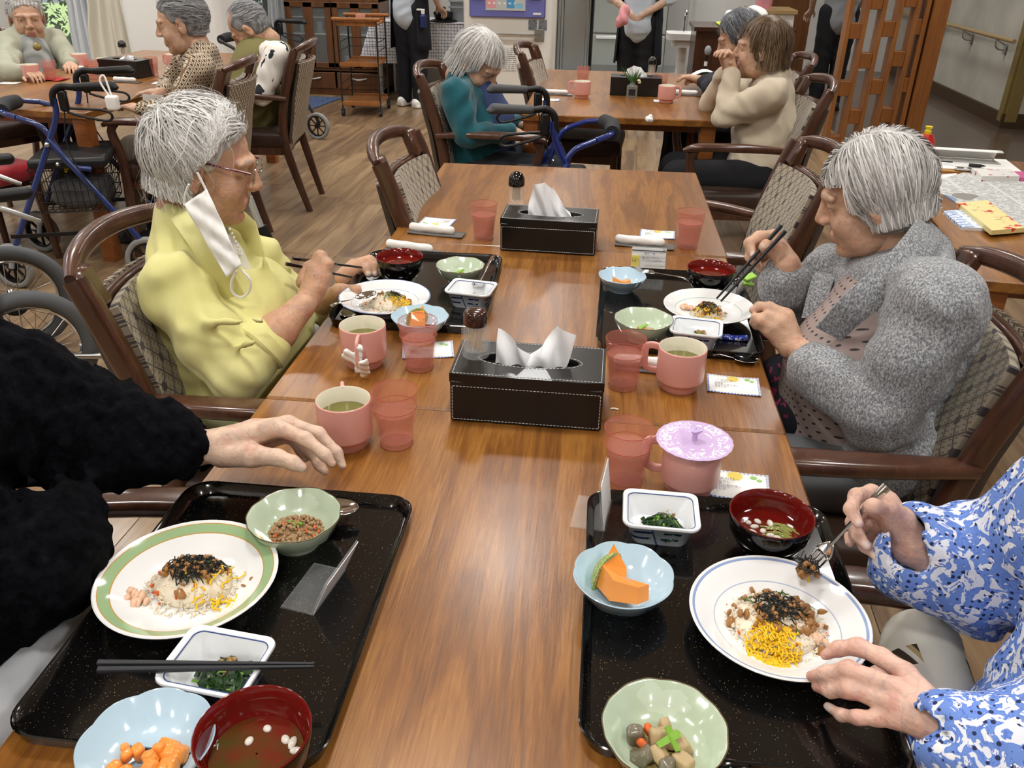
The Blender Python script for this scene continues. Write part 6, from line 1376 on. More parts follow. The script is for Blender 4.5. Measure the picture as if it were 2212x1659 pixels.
_m.over((_n > .55), H('e6e9f2')).over((_v < .3)*(_n > .46), H('f3f3f6')).over(((_n-.49).ab() < .012), H('5a7acb')).over((_v < .09)*(_n > .46), H('c9cbd8'))
_m.over((_d < .27)*(_n < .56), H('1f2b55')); MT['bluefloral'] = _m.m
_m = Mat('beige_cloth', H('e2ddcf'), .85); x, y, z = _m.xyz('Object'); _m.over((((x+y*.4)*46.).fr() < .4)*((y*7.).fr() < .22)*((x*9.).fr() < .45), H('3a2f24')).over((((x+y*.4)*46.).fr() > .7)*((y*7.).fr() < .22)*((x*9.).fr() < .45), H('b59d70')); MT['lapcloth'] = _m.m
_m = Mat('teal_fleece', H('0f5560'), .95, sheen=.3); _m.bump(_m.noise(120), .3, .002); MT['teal'] = _m.m
plain('teal_apron', '39466f', .85); plain('beige_knit', 'cbbda6', .9, sheen=.2); plain('dark_trouser', '15161a', .9); plain('taupe', '6f6558', .9); plain('darkgrey_knit', '2c2f36', .95); plain('shirt_blue', 'c8d6e4', .8); plain('greyshirt', '8d9296', .85); plain('olive', '7a7346', .9); plain('greypants', '6b6d70', .9)
_m = Mat('lattice_blouse', H('cfc4ae'), .85); x, y, z = _m.xyz('Object'); u = ((x+y)*32.+z*32.); v = ((x+y)*32.-z*32.); a = (u.fr()-.5).ab(); b = (v.fr()-.5).ab(); _m.over((a.mx(b) > .4), H('7c6248')).over((a.mx(b) < .24), H('4a352b')); MT['lattblouse'] = _m.m
_m = Mat('cat_print', H('e8e4dd'), .8); _n = _m.noise(13, detail=3, dist=.6); _m.over(_n > .6, H('1e1f26')).over((_m.noise(9, (1.3, 1, 1)) > .66), H('d98a3a')); MT['cats'] = _m.m
_m = Mat('cable_knit', H('a9adac'), .95); x, y, z = _m.xyz('Object'); w = ((x-y)*90.+((z*60.).si()*1.2)).si(); _m.ramp(w*.5+.5, [(.2, H('8d918f')), (.8, H('b4b8b6'))]).bump(w, .6, .004); MT['cable'] = _m.m
plain('sage_sleeve', 'a6a794', .85)

# ================================================================= the woman in the yellow jacket
yw = person('grey haired woman in a yellow jacket and glasses, mask hanging from her ear', -.2, 1.56); O = np.array(yw.location)
hp, HW, HR = head(yw, PY(440, 358, 1.60), rad(14), rad(13), 0, .97, 'messy', 'white', 5600, .0028, 3, jaw=.98, nose=1.0)
sk = S(.01)
e_, w_ = PY(540, 775, 1.40), PY(655, 660, 1.50)          # right forearm, bare from the rolled cuff
sk.chain([e_, e_*.5+w_*.5, w_], [.037, .035, .0255], .02)
k1 = Jd(712, 562, 1.69, 0)[0]
d0 = 1.70
ch = [  # right hand, back of the hand to the camera, closed round the chopsticks
 [Jd(668, 640, d0, 24), Jd(681, 585, d0, 20), Jd(692, 556, d0, 15), Jd(688, 566, d0+.03, 12), Jd(672, 575, d0+.04, 10)],
 [Jd(668, 640, d0, 24), Jd(690, 602, d0-.004, 19), Jd(707, 571, d0-.004, 13.5), Jd(704, 588, d0+.03, 11)],
 [Jd(672, 640, d0-.002, 24), Jd(690, 618, d0-.004, 18), Jd(704, 596, d0, 12.5), Jd(694, 612, d0+.03, 11)],
 [Jd(668, 650, d0, 22), Jd(684, 628, d0-.002, 16), Jd(695, 612, d0+.01, 11), Jd(688, 625, d0+.03, 10)],
 [Jd(655, 610, d0+.03, 16), Jd(664, 578, d0+.045, 12), Jd(690, 562, d0+.045, 10), Jd(708, 566, d0+.05, 8)]]
fingers(sk, ch, .006)
fe, fw2 = PY(655, 690, 1.80), PY(718, 640, 1.72)          # left forearm and hand on the plate
sk.chain([fe, PY(700, 655, 1.74), PY(735, 634, 1.70)], [.032, .028, .022], .01)
sk.chain([PY(735, 634, 1.70), PY(770, 626, 1.68)], [.02, .012], .01)
sk.chain([PY(745, 600, 1.82), PY(768, 580, 1.84)], [.024, .024], .01)
d1 = 1.98
fingers(sk, [[Jd(752, 590, d1, 16), Jd(775, 573, d1, 14), Jd(792, 580, d1-.01, 9.5), Jd(796, 592, d1-.015, 8)], [Jd(758, 588, d1, 16), Jd(788, 567, d1, 12), Jd(806, 576, d1, 9.5), Jd(810, 592, d1-.005, 8)], [Jd(764, 586, d1, 15), Jd(798, 562, d1+.01, 11), Jd(817, 575, d1+.01, 9), Jd(822, 591, d1+.005, 8)]], .006)
V, F = sk.mesh(.003); T = nails(V, [Jd(796, 592, d1-.02)[0], Jd(810, 592, d1-.01)[0], Jd(822, 591, d1)[0]], np.zeros((len(V), 3)))
tz = S(.03).cone((-.19, 1.55, .47), (-.24, 1.56, .72), .11, .08); Vt, Ft = tz.mesh(.02)
nk = S(.02).cone(HW(np.array([[-.03, 0, -.06]]))[0], (-.235, 1.575, .80), .047, .052); Vn, Fn = nk.mesh(.008)
put_mesh('body', [hp, (V, F, T), (Vt, Ft), (Vn, Fn)], SK['tan'], yw, O)
g = S(.03)     # jacket
sh, el = PY(375, 625, 1.435), PY(510, 802, 1.375)
fs, fl = PY(555, 560, 1.73), PY(640, 680, 1.83)
g.chain([(-.19, 1.55, .46), (-.21, 1.55, .6), (-.235, 1.56, .74), (-.25, 1.57, .81)], [.14, .135, .125, .085], .04); g.cone((-.245, 1.565, .80), (-.272, 1.572, .90), .078, .058, k=.03); g.cone(PY(372, 470, 1.59), PY(372, 530, 1.565), .034, .045, k=.03)
g.cone(sh+np.array([.0, .02, .0]), fs+np.array([-.03, -.02, .0]), .06, .055, k=.06); g.ell((-.13, 1.57, .66), (.10, .15, .15), k=.05); g.ell((-.12, 1.55, .53), (.11, .16, .10), k=.05)
g.chain([sh, sh*.45+el*.55, el], [.066, .062, .058], .02); g.cone(el, e_*.75+w_*.25, .056, .05, k=.015)
g.chain([fs, fs*.5+fl*.5, fl], [.056, .052, .05], .02); g.cone(fl, PY(690, 668, 1.76), .048, .046, k=.015)
g.cone(PY(420, 470, 1.52), PY(455, 560, 1.50), .022, .014, k=.01)
for A_, B_, r_ in (((400, 715), (490, 740), .010), ((410, 752), (510, 768), .010), ((455, 700), (560, 690), .010), ((440, 805), (520, 815), .010), ((470, 770), (560, 735), .009)):
    g.cone(PY(*A_, 1.352), PY(*B_, 1.348), r_, r_*.6, k=.014)
for A_, B_, r_ in (((540, 560), (575, 700), .010), ((565, 545), (610, 690), .010), ((515, 620), (560, 720), .009)):
    g.cone(PY(*A_, 1.56), PY(*B_, 1.53), r_, r_*.7, k=.014)
g.ell((-.155, 1.585, .86), (.05, .06, .075), rotm(0, .5, 0), k=.02, op=-1)
cloth('jacket', g, .0065, MT['yellow'], yw, fold(((.35, .2, -.9), 90, .0042, 1.1), ((.8, .1, .55), 135, .0026, 1.3), ((.6, -.5, -.4), 60, .003, .8)))
cloth('inner_shirt', S(.02).cone((-.2, 1.57, .68), (-.225, 1.575, .815), .095, .07), .01, MT['inner_white'], yw)
a, b = e_*.80+w_*.20, e_*.66+w_*.34
G().tube([a*1.25-b*.25, a, b, b+(b-a)*.1, a], [.054, .057, .053, .047, .046], 28).move(t=-O).build('rolled_cuff', MT['yellow'], yw)
# collar: band round the neck and the lapel running down the chest
def band(pts, w, th, m, nm, up=(0, 0, 1), sm=24): G().tube([np.asarray(p)-O for p in pts], 0, sm=sm, sec=rrect(w, th, th*.45, 2), up=up).build(nm, m, yw)
band([PY(505, 640, 1.46), PY(470, 575, 1.455), PY(425, 505, 1.465), PY(395, 462, 1.51), PY(392, 448, 1.58), PY(430, 452, 1.66), PY(520, 480, 1.68), PY(545, 540, 1.66), PY(560, 610, 1.62)], .05, .006, MT['yellow'], 'collar', up=(-.3, -.55, .8))
g = S(.02).chain([(-.2, 1.46, .50), (.05, 1.46, .49), (.09, 1.46, .15)], [.085, .075, .055]).chain([(-.2, 1.62, .50), (.05, 1.63, .49), (.09, 1.63, .15)], [.085, .075, .055]); cloth('skirt', g, .014, MT['sage'], yw, fold(((.3, .9, .1), 50, .006, 1.)))
for _c in ((.11, 1.46, .04), (.11, 1.63, .04)): G().box(_c, (.22, .08, .07), bev=.03).move(t=-O).build('shoe', MT['rubber'], yw)
# glasses
gl = thing('eyeglasses', 'red rimmed eyeglasses worn by the woman in yellow', 'glasses', HW(np.array([[.1, 0, .01]]))[0]); OG = np.array(gl.location); RED = mat('glasses_red', H('6b2230'), .25, coat=.5); q3 = lambda p: HW(np.array([p]))[0]-OG
for q in (-1, 1):
    G().tube([q3((.1, q*.066, .02)), q3((.05, q*.08, .026)), q3((-.005, q*.088, .03))], .0021, 8, sm=10).build('temple', RED, gl)
    rim = [q3((.104+.004*cos(a)-.006*abs(q*(.036+.025*cos(a)))*6*.1, q*(.036+.026*cos(a)), .008+.019*sin(a))) for a in np.linspace(0, 2*pi, 26, endpoint=False)]
    G().tube(rim, .0012, 6, closed=True).build('rim', MT['chrome'], gl); G().add(rim, [tuple(range(26))]).build('lens', mat('lens', H('f4e8e8'), .03, alpha=.12), gl)
G().tube([q3((.108, -.011, .012)), q3((.112, 0, .015)), q3((.108, .011, .012))], .0014, 6, sm=6).build('bridge', MT['chrome'], gl)
# mask hanging from the ear
mk = thing('face_mask', 'white face mask dangling by its loop from the ear', 'mask', PY(455, 500, 1.455)); OM = np.array(mk.location)
A, B1, C1, D1 = PY(398, 442, 1.475), PY(447, 408, 1.475), PY(522, 572, 1.43), PY(490, 600, 1.425)
def mf(u, v):
    p = (A*(1-u)+B1*u)*(1-v)+(D1*(1-u)+C1*u)*v; nrm = np.array([.25, -.85, .35]); return tuple(p+nrm*(.006*sin(3.1*u)*sin(3.1*v)+.0035*sin(7*u+11*v)+.003*sin(15*v-9*u))-OM)
G().sheet(mf, 16, 24, .0012).build('mask_sheet', MT['paper'], mk, ang=180)
for pts in ([(398, 444), (400, 420), (408, 398)], [(445, 410), (436, 392), (426, 372)]): G().tube([PY(*p, 1.478)-OM for p in pts], .0022, 6, sm=10).build('ear_loop', MT['paper'], mk)
G().tube([PY(*p, 1.43)-OM for p in [(510, 585), (500, 610), (503, 632), (520, 642), (538, 630), (540, 605), (522, 583)]], .0025, 6, sm=30).build('lower_loop', MT['paper'], mk)
nl = thing('necklace', 'thin pearl necklace of the woman in yellow', 'necklace', PY(508, 510, 1.55)); ON = np.array(nl.location)
for k in range(7):
    p = PY(497+4*k, 495+9*k, 1.545+.004*k)-ON; G().ball(p, .0035, 8).build('bead', MT['porcelain'], nl)
cs = thing('chopsticks', 'black chopsticks held by the woman in yellow', 'chopsticks', PD(660, 565, 1.69)); OC = np.array(cs.location)
for a, b in ((Jd(632, 558, 1.72)[0], Jd(782, 578, 1.84)[0]), (Jd(618, 570, 1.71)[0], Jd(760, 599, 1.82)[0])): g = G(); stick(g, a-OC, b-OC, .0036, .002); g.build('chopstick', MT['blackgloss'], cs)
tag(skin_obj('knit_blanket', [S(.03).chain([PZ(640, 790, .56), PZ(665, 735, .62)], [.045, .04]).mesh(.008, disp=lambda x, y, z: .003*np.sin(200*x)*np.sin(190*y+100*z))], mat('blanket', H('c9c9c2'), .95), None), 'off-white fluffy blanket on the yellow woman\'s lap', 'blanket')
_m = Mat('scroll_cloth', H('2c3558'), .9); _m.over((_m.noise(60, dist=2.5)-.5).ab() < .05, H('d8dbe2'))
tag(skin_obj('lap_cloth', [S(.02).chain([PZ(690, 690, .60), PZ(670, 715, .58)], [.05, .045]).mesh(.009)], _m.m, None), 'navy cloth with white scroll pattern beside the table', 'cloth')

# ================================================================= the woman in the grey tweed cardigan
gw = person('silver haired woman in a grey tweed cardigan lifting chopsticks', 1.12, 1.52); O = np.array(gw.location)
hp, HW, HR = head(gw, PY(1890, 428, 1.66), rad(166), rad(20), 0, .95, 'part', 'silver', 5200, .0028, 5)
sk = S(.01)
ew, ww = PY(1760, 790, 1.46), PY(1722, 755, 1.52)       # left hand on the plate rim
d0 = 1.64
sk.cone(PY(1800, 810, 1.44), PY(1722, 752, 1.52), .034, .024, k=.01)
fingers(sk, [[Jd(1716, 745, d0, 24), Jd(1696, 685, d0, 19), Jd(1662, 664, d0+.01, 12), Jd(1640, 662, d0+.02, 10), Jd(1626, 670, d0+.02, 8)],
 [Jd(1714, 748, d0, 24), Jd(1684, 698, d0-.005, 18), Jd(1658, 684, d0, 11.5), Jd(1632, 686, d0+.01, 9), Jd(1626, 696, d0+.02, 8)],
 [Jd(1710, 752, d0, 22), Jd(1672, 708, d0-.005, 15), Jd(1645, 694, d0, 11), Jd(1632, 700, d0+.02, 9)],
 [Jd(1704, 756, d0, 20), Jd(1662, 716, d0, 13), Jd(1642, 702, d0+.01, 10), Jd(1635, 706, d0+.02, 8)],
 [Jd(1716, 735, d0+.02, 17), Jd(1690, 690, d0+.045, 13), Jd(1655, 672, d0+.045, 10)]], .006)
d1 = 1.74                                               # right hand with chopsticks, thumb towards the camera
sk.cone(PY(1712, 610, 1.70), PY(1700, 575, 1.69), .030, .026, k=.01)
fingers(sk, [[Jd(1702, 575, d1, 27), Jd(1678, 540, d1-.01, 19), Jd(1655, 531, d1-.03, 13), Jd(1650, 534, d1-.03, 11)],
 [Jd(1700, 565, d1, 24), Jd(1672, 512, d1+.02, 16), Jd(1640, 512, d1+.01, 13), Jd(1618, 525, d1, 11), Jd(1626, 550, d1-.01, 9)],
 [Jd(1700, 570, d1+.01, 24), Jd(1665, 520, d1+.03, 15), Jd(1622, 528, d1+.02, 12), Jd(1620, 555, d1+.01, 10), Jd(1632, 570, d1, 8)],
 [Jd(1698, 575, d1+.02, 22), Jd(1660, 540, d1+.04, 13), Jd(1625, 552, d1+.03, 11), Jd(1640, 578, d1+.01, 9)],
 [Jd(1698, 582, d1+.02, 20), Jd(1665, 565, d1+.04, 12), Jd(1645, 578, d1+.03, 9), Jd(1650, 585, d1+.02, 8)]], .006)
V, F = sk.mesh(.003); T = nails(V, [Jd(1650, 532, d1-.035)[0], Jd(1627, 549, d1-.018)[0]], np.zeros((len(V), 3)))
Vt, Ft = S(.03).cone((1.14, 1.55, .47), (1.17, 1.6, .74), .1, .08).mesh(.02)
Vn, Fn = S(.02).cone(HW(np.array([[-.03, 0, -.06]]))[0], (1.15, 1.61, .82), .048, .055).mesh(.008)
put_mesh('body', [hp, (V, F, T), (Vt, Ft), (Vn, Fn)], SK['mid'], gw, O)
g = S(.025)
sh, el = PY(2035, 670, 1.385), PY(1900, 890, 1.36); cu = PY(1760, 800, 1.455)
fs, fe, fc = PY(1790, 590, 1.74), PY(1745, 680, 1.80), PY(1690, 612, 1.70)
g.chain([(1.16, 1.54, .46), (1.175, 1.55, .6), (1.185, 1.57, .74), (1.17, 1.60, .82)], [.135, .135, .13, .085], .04); g.cone((1.17, 1.6, .81), (1.18, 1.62, .885), .082, .06, k=.03)
g.cone(sh+np.array([-.01, .03, 0]), fs+np.array([.05, -.03, .0]), .068, .062, k=.05)
g.cone(sh, (1.17, 1.6, .83), .06, .07, k=.05); g.chain([sh, sh*.5+el*.5, el], [.064, .066, .062], .03).cone(el, cu, .062, .052, k=.015)
g.chain([fs, fe], [.06, .058], .02).cone(fe, fc, .056, .052, k=.015)
g.ell(PY(1880, 1010, 1.43), (.075, .05, .10), k=.04); g.ell(PY(1830, 1060, 1.46), (.07, .05, .10), k=.04); g.ell(PY(1930, 980, 1.38), (.08, .04, .09), k=.04)
g.ell(PY(1722, 765, 1.52), (.04, .04, .035), k=.006, op=-1); g.ell(PD(1668, 585, 1.78), (.03, .034, .034), k=.006, op=-1)
g.ell(PY(1850, 650, 1.50), (.05, .06, .06), k=.02, op=-1)
cloth('cardigan', g, .0075, MT['tweed'], gw, fold(((.4, .2, -.9), 80, .004, 1.2), ((.8, .5, .3), 120, .0025, 1.3)))
def bandg(pts, w, th, m, nm, up): G().tube([np.asarray(p)-O for p in pts], 0, sm=24, sec=rrect(w, th, th*.45, 2), up=up).build(nm, m, gw)
bandg([PY(1790, 720, 1.47), PY(1850, 660, 1.455), PY(1930, 590, 1.475), PY(1990, 520, 1.53), PY(2008, 482, 1.62), PY(1960, 480, 1.72)], .06, .007, MT['tweed'], 'collar', (.35, -.6, .7))
bandg([PY(1820, 560, 1.72), PY(1780, 600, 1.68), PY(1755, 690, 1.62)], .045, .007, MT['tweed'], 'lapel', (-.3, -.3, .8))
g = S(.03).chain([(1.07, 1.54, .5), (1.08, 1.54, .68), (1.11, 1.59, .79)], [.125, .125, .085], .03); cloth('blouse', g, .009, MT['dotblouse'], gw, fold(((.2, .5, -.8), 50, .004, 1.)))
g = S(.02).chain([(1.12, 1.44, .5), (.88, 1.44, .49), (.84, 1.44, .15)], [.085, .075, .055]).chain([(1.12, 1.60, .5), (.88, 1.61, .49), (.84, 1.61, .15)], [.085, .075, .055]); cloth('trousers', g, .014, MT['greypants'], gw)
_m = Mat('flower_apron', H('14141c'), .85); _m.over(_m.noise(22, dist=1.) > .6, H('8c2350')).over((_m.noise(17, (1.2, 1, 1), dist=1.) > .64), H('6fb4cf'))
tag(skin_obj('lap_apron', [S(.02).chain([PZ(1700, 830, .57), PZ(1740, 900, .575)], [.07, .07]).mesh(.012)], _m.m, None), 'black cloth with pink and blue flowers on tweed woman\'s lap', 'cloth')
for _c in ((.82, 1.44, .04), (.82, 1.61, .04)): G().box(_c, (.22, .08, .07), bev=.03).move(t=-O).build('shoe', MT['rubber'], gw)
cs = thing('chopsticks', 'black chopsticks held high by the woman in tweed', 'chopsticks', PD(1640, 560, 1.68)); OC = np.array(cs.location)
for a, b in ((Jd(1688, 487, 1.70)[0], Jd(1548, 645, 1.735)[0]), (Jd(1697, 499, 1.685)[0], Jd(1557, 651, 1.73)[0])): g = G(); stick(g, a-OC, b-OC, .0037, .0018); g.build('chopstick', MT['chopstick'], cs)

# ================================================================= the person in the black sweater
bp = person('person in a fluffy black sweater reaching across the lower left tray', -.2, .68); O = np.array(bp.location)
sk = S(.01); d0 = 1.19
sk.chain([Jd(330, 950, 1.16)[0], Jd(400, 965, d0)[0], Jd(478, 968, d0)[0]], [.03, 41*d0/FPX, 32*d0/FPX], .02)
fingers(sk, [[Jd(470, 958, d0, 30), Jd(540, 942, d0, 27), Jd(600, 924, d0-.01, 19), Jd(660, 948, d0-.025, 14.5), Jd(702, 982, d0-.03, 12.5), Jd(718, 1002, d0-.03, 9)],
 [Jd(470, 955, d0+.01, 30), Jd(550, 932, d0+.015, 26), Jd(622, 916, d0+.012, 18), Jd(688, 936, d0+.01, 13.5), Jd(727, 978, d0+.008, 12), Jd(740, 1006, d0+.006, 9)],
 [Jd(475, 962, d0+.02, 28), Jd(560, 945, d0+.03, 23), Jd(628, 930, d0+.035, 15), Jd(668, 972, d0+.02, 12.5), Jd(690, 1004, d0+.01, 11), Jd(702, 1018, d0+.005, 9)],
 [Jd(475, 965, d0+.03, 26), Jd(565, 955, d0+.045, 20), Jd(625, 942, d0+.05, 13), Jd(650, 972, d0+.04, 11), Jd(660, 990, d0+.03, 9)],
 [Jd(480, 985, d0-.005, 26), Jd(545, 984, d0-.025, 25), Jd(600, 988, d0-.04, 17), Jd(633, 1000, d0-.045, 15), Jd(652, 1010, d0-.045, 11)]], .007)
V, F = sk.mesh(.0026); T = nails(V, [Jd(650, 1004, d0-.06)[0]], np.zeros((len(V), 3)), .008)
Vt, Ft = S(.03).chain([(-.24, .65, .48), (-.24, .65, .86)], [.1, .1]).mesh(.02)
sx = person; nk0 = np.array([-.23, .66, .98])
hp2, HWb, _ = head(bp, (-.22, .65, 1.16), rad(5), rad(15), 0, 1.05, 'bob', 'grey', 1800, .006, 8)
put_mesh('body', [(V, F, T), (Vt, Ft), hp2], SK['fair'], bp, O)
g = S(.04)
g.chain([(-.21, .65, .48), (-.24, .65, .66), (-.24, .65, .84), (-.24, .65, .93)], [.13, .15, .145, .1], .05)
cu, em, sh = Jd(384, 960, 1.185)[0], Jd(190, 935, 1.13)[0], Jd(0, 865, 1.06)[0]
g.chain([(-.19, .74, .92), sh, em, cu], [.09, .088, .074, .052], .04); g.cone((-.22, .54, .9), (-.24, .4, .7), .085, .07).cone((-.24, .4, .7), (-.12, .33, .72), .065, .05)
g.ell(PY(120, 1200, .72), (.05, .09, .08), k=.05)
g.ell(cu+unit(cu-em)*.012, .036, k=.008, op=-1)
rs_ = np.random.RandomState(2)
def fuzz(x, y, z): return .005*np.sin(70*x+3*np.sin(40*y))*np.sin(66*z+2*np.sin(50*x))+.003*np.sin(150*y+90*z)*np.sin(160*x)+.002*np.sin(260*x+90*y)*np.sin(240*z+80*y)
cloth('sweater', g, .0065, MT['blackknit'], bp, fuzz, 0)
g = S(.03).chain([(-.17, .60, .52), (.06, .60, .5), (.1, .60, .12)], [.1, .085, .06]).chain([(-.17, .76, .52), (.06, .77, .5), (.1, .77, .12)], [.1, .085, .06]); cloth('trousers', g, .012, mat('white_knit', H('c4c5c8'), .95), bp, lambda x, y, z: .003*np.sin(140*x)*np.sin(130*y+60*z))
cloth('lap_blanket', S(.03).chain([PZ(195, 1325, .63), PZ(110, 1420, .63), PZ(0, 1550, .63)], [.04, .045, .05]), .008, mat('grey_fluff', H('b9bbbf'), .95), bp, lambda x, y, z: .003*np.sin(180*x)*np.sin(170*y+60*z))
for _c in ((.12, .6, .04), (.12, .77, .04)): G().box(_c, (.22, .08, .07), bev=.03).move(t=-O).build('shoe', MT['rubber'], bp)

# ================================================================= the person in the blue floral blouse
fp = person('person in a blue and white floral blouse eating with a fork', 1.16, .64); O = np.array(fp.location)
sk = S(.01)
def Jz(px, py, z, r=0): p = PZ(px, py, z); d = float((p-CAM)@FW); return p, r*d/FPX
sk.chain([PZ(2110, 1640, .765), Jz(2051, 1580, .768)[0]], [.026, .0245], .01)
wr_ = Jz(2045, 1575, .768, 46)
A_ = [[wr_, Jz(1955, 1455, .772, 23), Jz(1905, 1420, .774, 19), Jz(1853, 1397, .772, 18.5), Jz(1812, 1401, .762, 15.5), Jz(1783, 1415, .752, 11.5)],
 [wr_, Jz(1938, 1488, .773, 23), Jz(1885, 1466, .772, 19), Jz(1833, 1447, .770, 20), Jz(1785, 1455, .755, 15.5), Jz(1752, 1460, .744, 11.5)],
 [wr_, Jz(1930, 1522, .765, 22), Jz(1880, 1503, .760, 18), Jz(1833, 1489, .757, 19), Jz(1793, 1492, .742, 14.5), Jz(1764, 1484, .735, 11)],
 [wr_, Jz(1935, 1552, .757, 21), Jz(1895, 1552, .75, 16), Jz(1853, 1550, .746, 15), Jz(1818, 1545, .734, 12.5), Jz(1788, 1526, .722, 9.5)],
 [wr_, Jz(1960, 1470, .742, 24), Jz(1900, 1455, .73, 17), Jz(1860, 1465, .728, 14)]]
fingers(sk, A_, .006)
d1 = 1.0
sk.chain([Jd(2040, 1230, 1.0)[0], Jd(1985, 1185, 1.0)[0]], [.024, .0235], .01)
W1 = Jd(1970, 1175, 1.0, 42)
fingers(sk, [[W1, Jd(1945, 1125, .985, 30), Jd(1920, 1100, .965, 19), Jd(1886, 1092, .95, 14.5), Jd(1880, 1093, .95, 13)],
 [W1, Jd(1915, 1085, 1.02, 24), Jd(1882, 1064, 1.02, 17), Jd(1850, 1071, 1.0, 15.5), Jd(1838, 1100, .985, 14), Jd(1854, 1130, .975, 11.5)],
 [W1, Jd(1915, 1110, 1.03, 24), Jd(1868, 1095, 1.035, 16), Jd(1842, 1128, 1.02, 14), Jd(1852, 1156, 1.005, 12.5), Jd(1872, 1178, .995, 10.5)],
 [W1, Jd(1925, 1140, 1.03, 24), Jd(1875, 1130, 1.045, 15), Jd(1848, 1150, 1.03, 13), Jd(1868, 1180, 1.01, 12), Jd(1896, 1204, 1.0, 10)],
 [W1, Jd(1935, 1165, 1.03, 22), Jd(1880, 1155, 1.05, 13), Jd(1838, 1160, 1.045, 12), Jd(1836, 1172, 1.035, 10.5)]], .006)
V, F = sk.mesh(.0024)
def groove(x, y, z): return 0
T = nails(V, [Jz(1788, 1524, .729)[0], Jd(1856, 1131, .965)[0], Jd(1874, 1177, .987)[0], Jd(1896, 1203, .993)[0]], np.zeros((len(V), 3)), .007); T = knuckles(T, V, [c_[3][0] for c_ in A_[:4]]+[c_[1][0] for c_ in A_[:4]]+[c_[5][0] for c_ in A_[:3]])
Vt, Ft = S(.03).chain([(1.16, .64, .48), (1.17, .64, .84)], [.1, .085]).mesh(.02)
hp2, _a, _b = head(fp, (1.12, .64, 1.16), rad(180), rad(15), 0, 1.05, 'bob', 'silver', 1800, .006, 9)
put_mesh('body', [(V, F, T), (Vt, Ft), hp2], SK['pink'], fp, O)
g = S(.03)
g.chain([(1.15, .64, .47), (1.155, .64, .66), (1.165, .64, .84), (1.17, .64, .94)], [.165, .155, .14, .09], .04)
s1, e1, c1 = np.array([1.12, .77, .92]), Jd(2110, 1240, 1.03)[0], Jd(1985, 1185, 1.0)[0]
g.chain([s1, e1, e1*.4+c1*.6, c1], [.085, .066, .060, .052], .03)
s2, e2, c2 = np.array([1.11, .50, .88]), PZ(2230, 1650, .75), PZ(2060, 1592, .766)
g.chain([s2, e2, c2], [.085, .06, .042], .03)
g.cone(Jd(1985, 1220, 1.0)[0], Jd(1935, 1235, 1.02)[0], .032, .026, k=.02)
g.ell(Jd(1958, 1165, .995)[0], (.033, .04, .036), k=.006, op=-1); g.ell(PZ(2035, 1575, .768), (.03, .032, .028), k=.005, op=-1)
cloth('blouse', g, .006, MT['bluefloral'], fp, fold(((.3, .3, -.9), 55, .006, 1.3), ((.8, .5, .2), 95, .003, 1.5), ((.2, .8, .5), 130, .002, 1.2)))
cloth('lap_cloth', S(.03).chain([PZ(1990, 1400, .62), PZ(1990, 1500, .60), PZ(1990, 1640, .6)], [.05, .055, .06]), .008, MT['lapcloth'], fp)
g = S(.02).chain([(1.14, .56, .5), (.9, .56, .5), (.85, .56, .12)], [.1, .085, .06]).chain([(1.14, .72, .5), (.9, .72, .5), (.85, .72, .12)], [.1, .085, .06]); cloth('trousers', g, .014, MT['inner_white'], fp)
for _c in ((.83, .56, .04), (.83, .72, .04)): G().box(_c, (.22, .08, .07), bev=.03).move(t=-O).build('shoe', MT['rubber'], fp)
fk = spoon('steel fork lifted with a bite of rice topping', Jd(1918, 1050, .97)[0], Jd(1740, 1232, 1.03)[0], up=(-.3, -.6, .75), bowl=False, s=.9)
fd = thing('fork_bite', 'nori and rice topping held on the lifted fork', 'food', Jd(1742, 1235, 1.025)[0]); r = np.random.RandomState(6)
piece_mesh('morsels', BALL, [xf(r.normal(0, 1, 3)*[.006, .005, .006], rr(r), np.array([.007, .005, .004])*r.uniform(.7, 1.2)) for _ in range(14)], MT['eel'], fd)
ribbons(r, 26, np.array([0, 0, .004]), .012, lambda x, y: .002, .02, .0014, 1.5, .8).build('nori_strips', MT['nori'], fd)['kind'] = 'stuff'
G().tube([(.002, 0, -.005), (.006, 0, -.02), (.004, 0, -.036), (0, 0, -.044)], .0015, 6, sm=12).build('egg_strip', MT['egg'], fd)

cn = thing('walking_cane', 'folding cane with black grip leaning behind the woman in yellow', 'cane', PY(600, 560, 2.02)); OC = np.array(cn.location)
a, b, c = (PY(*q, 2.02) for q in ((538, 425), (563, 490), (588, 540))); d = c+(c-b)*((c[2]-.003)/(b[2]-c[2])); cn.location = tuple(d); OC = d; a, b, c, d = a-d, b-d, c-d, d-d
G().cyl(a, b, .009, 12).build('upper_tube', mat('cane_tube', H('cfd6da'), .2, metal=.6), cn); G().cyl(b, c, .016, 12).build('joint', MT['black'], cn); G().cyl(c, d, .011, 12).build('lower_tube', MT['navy'], cn)
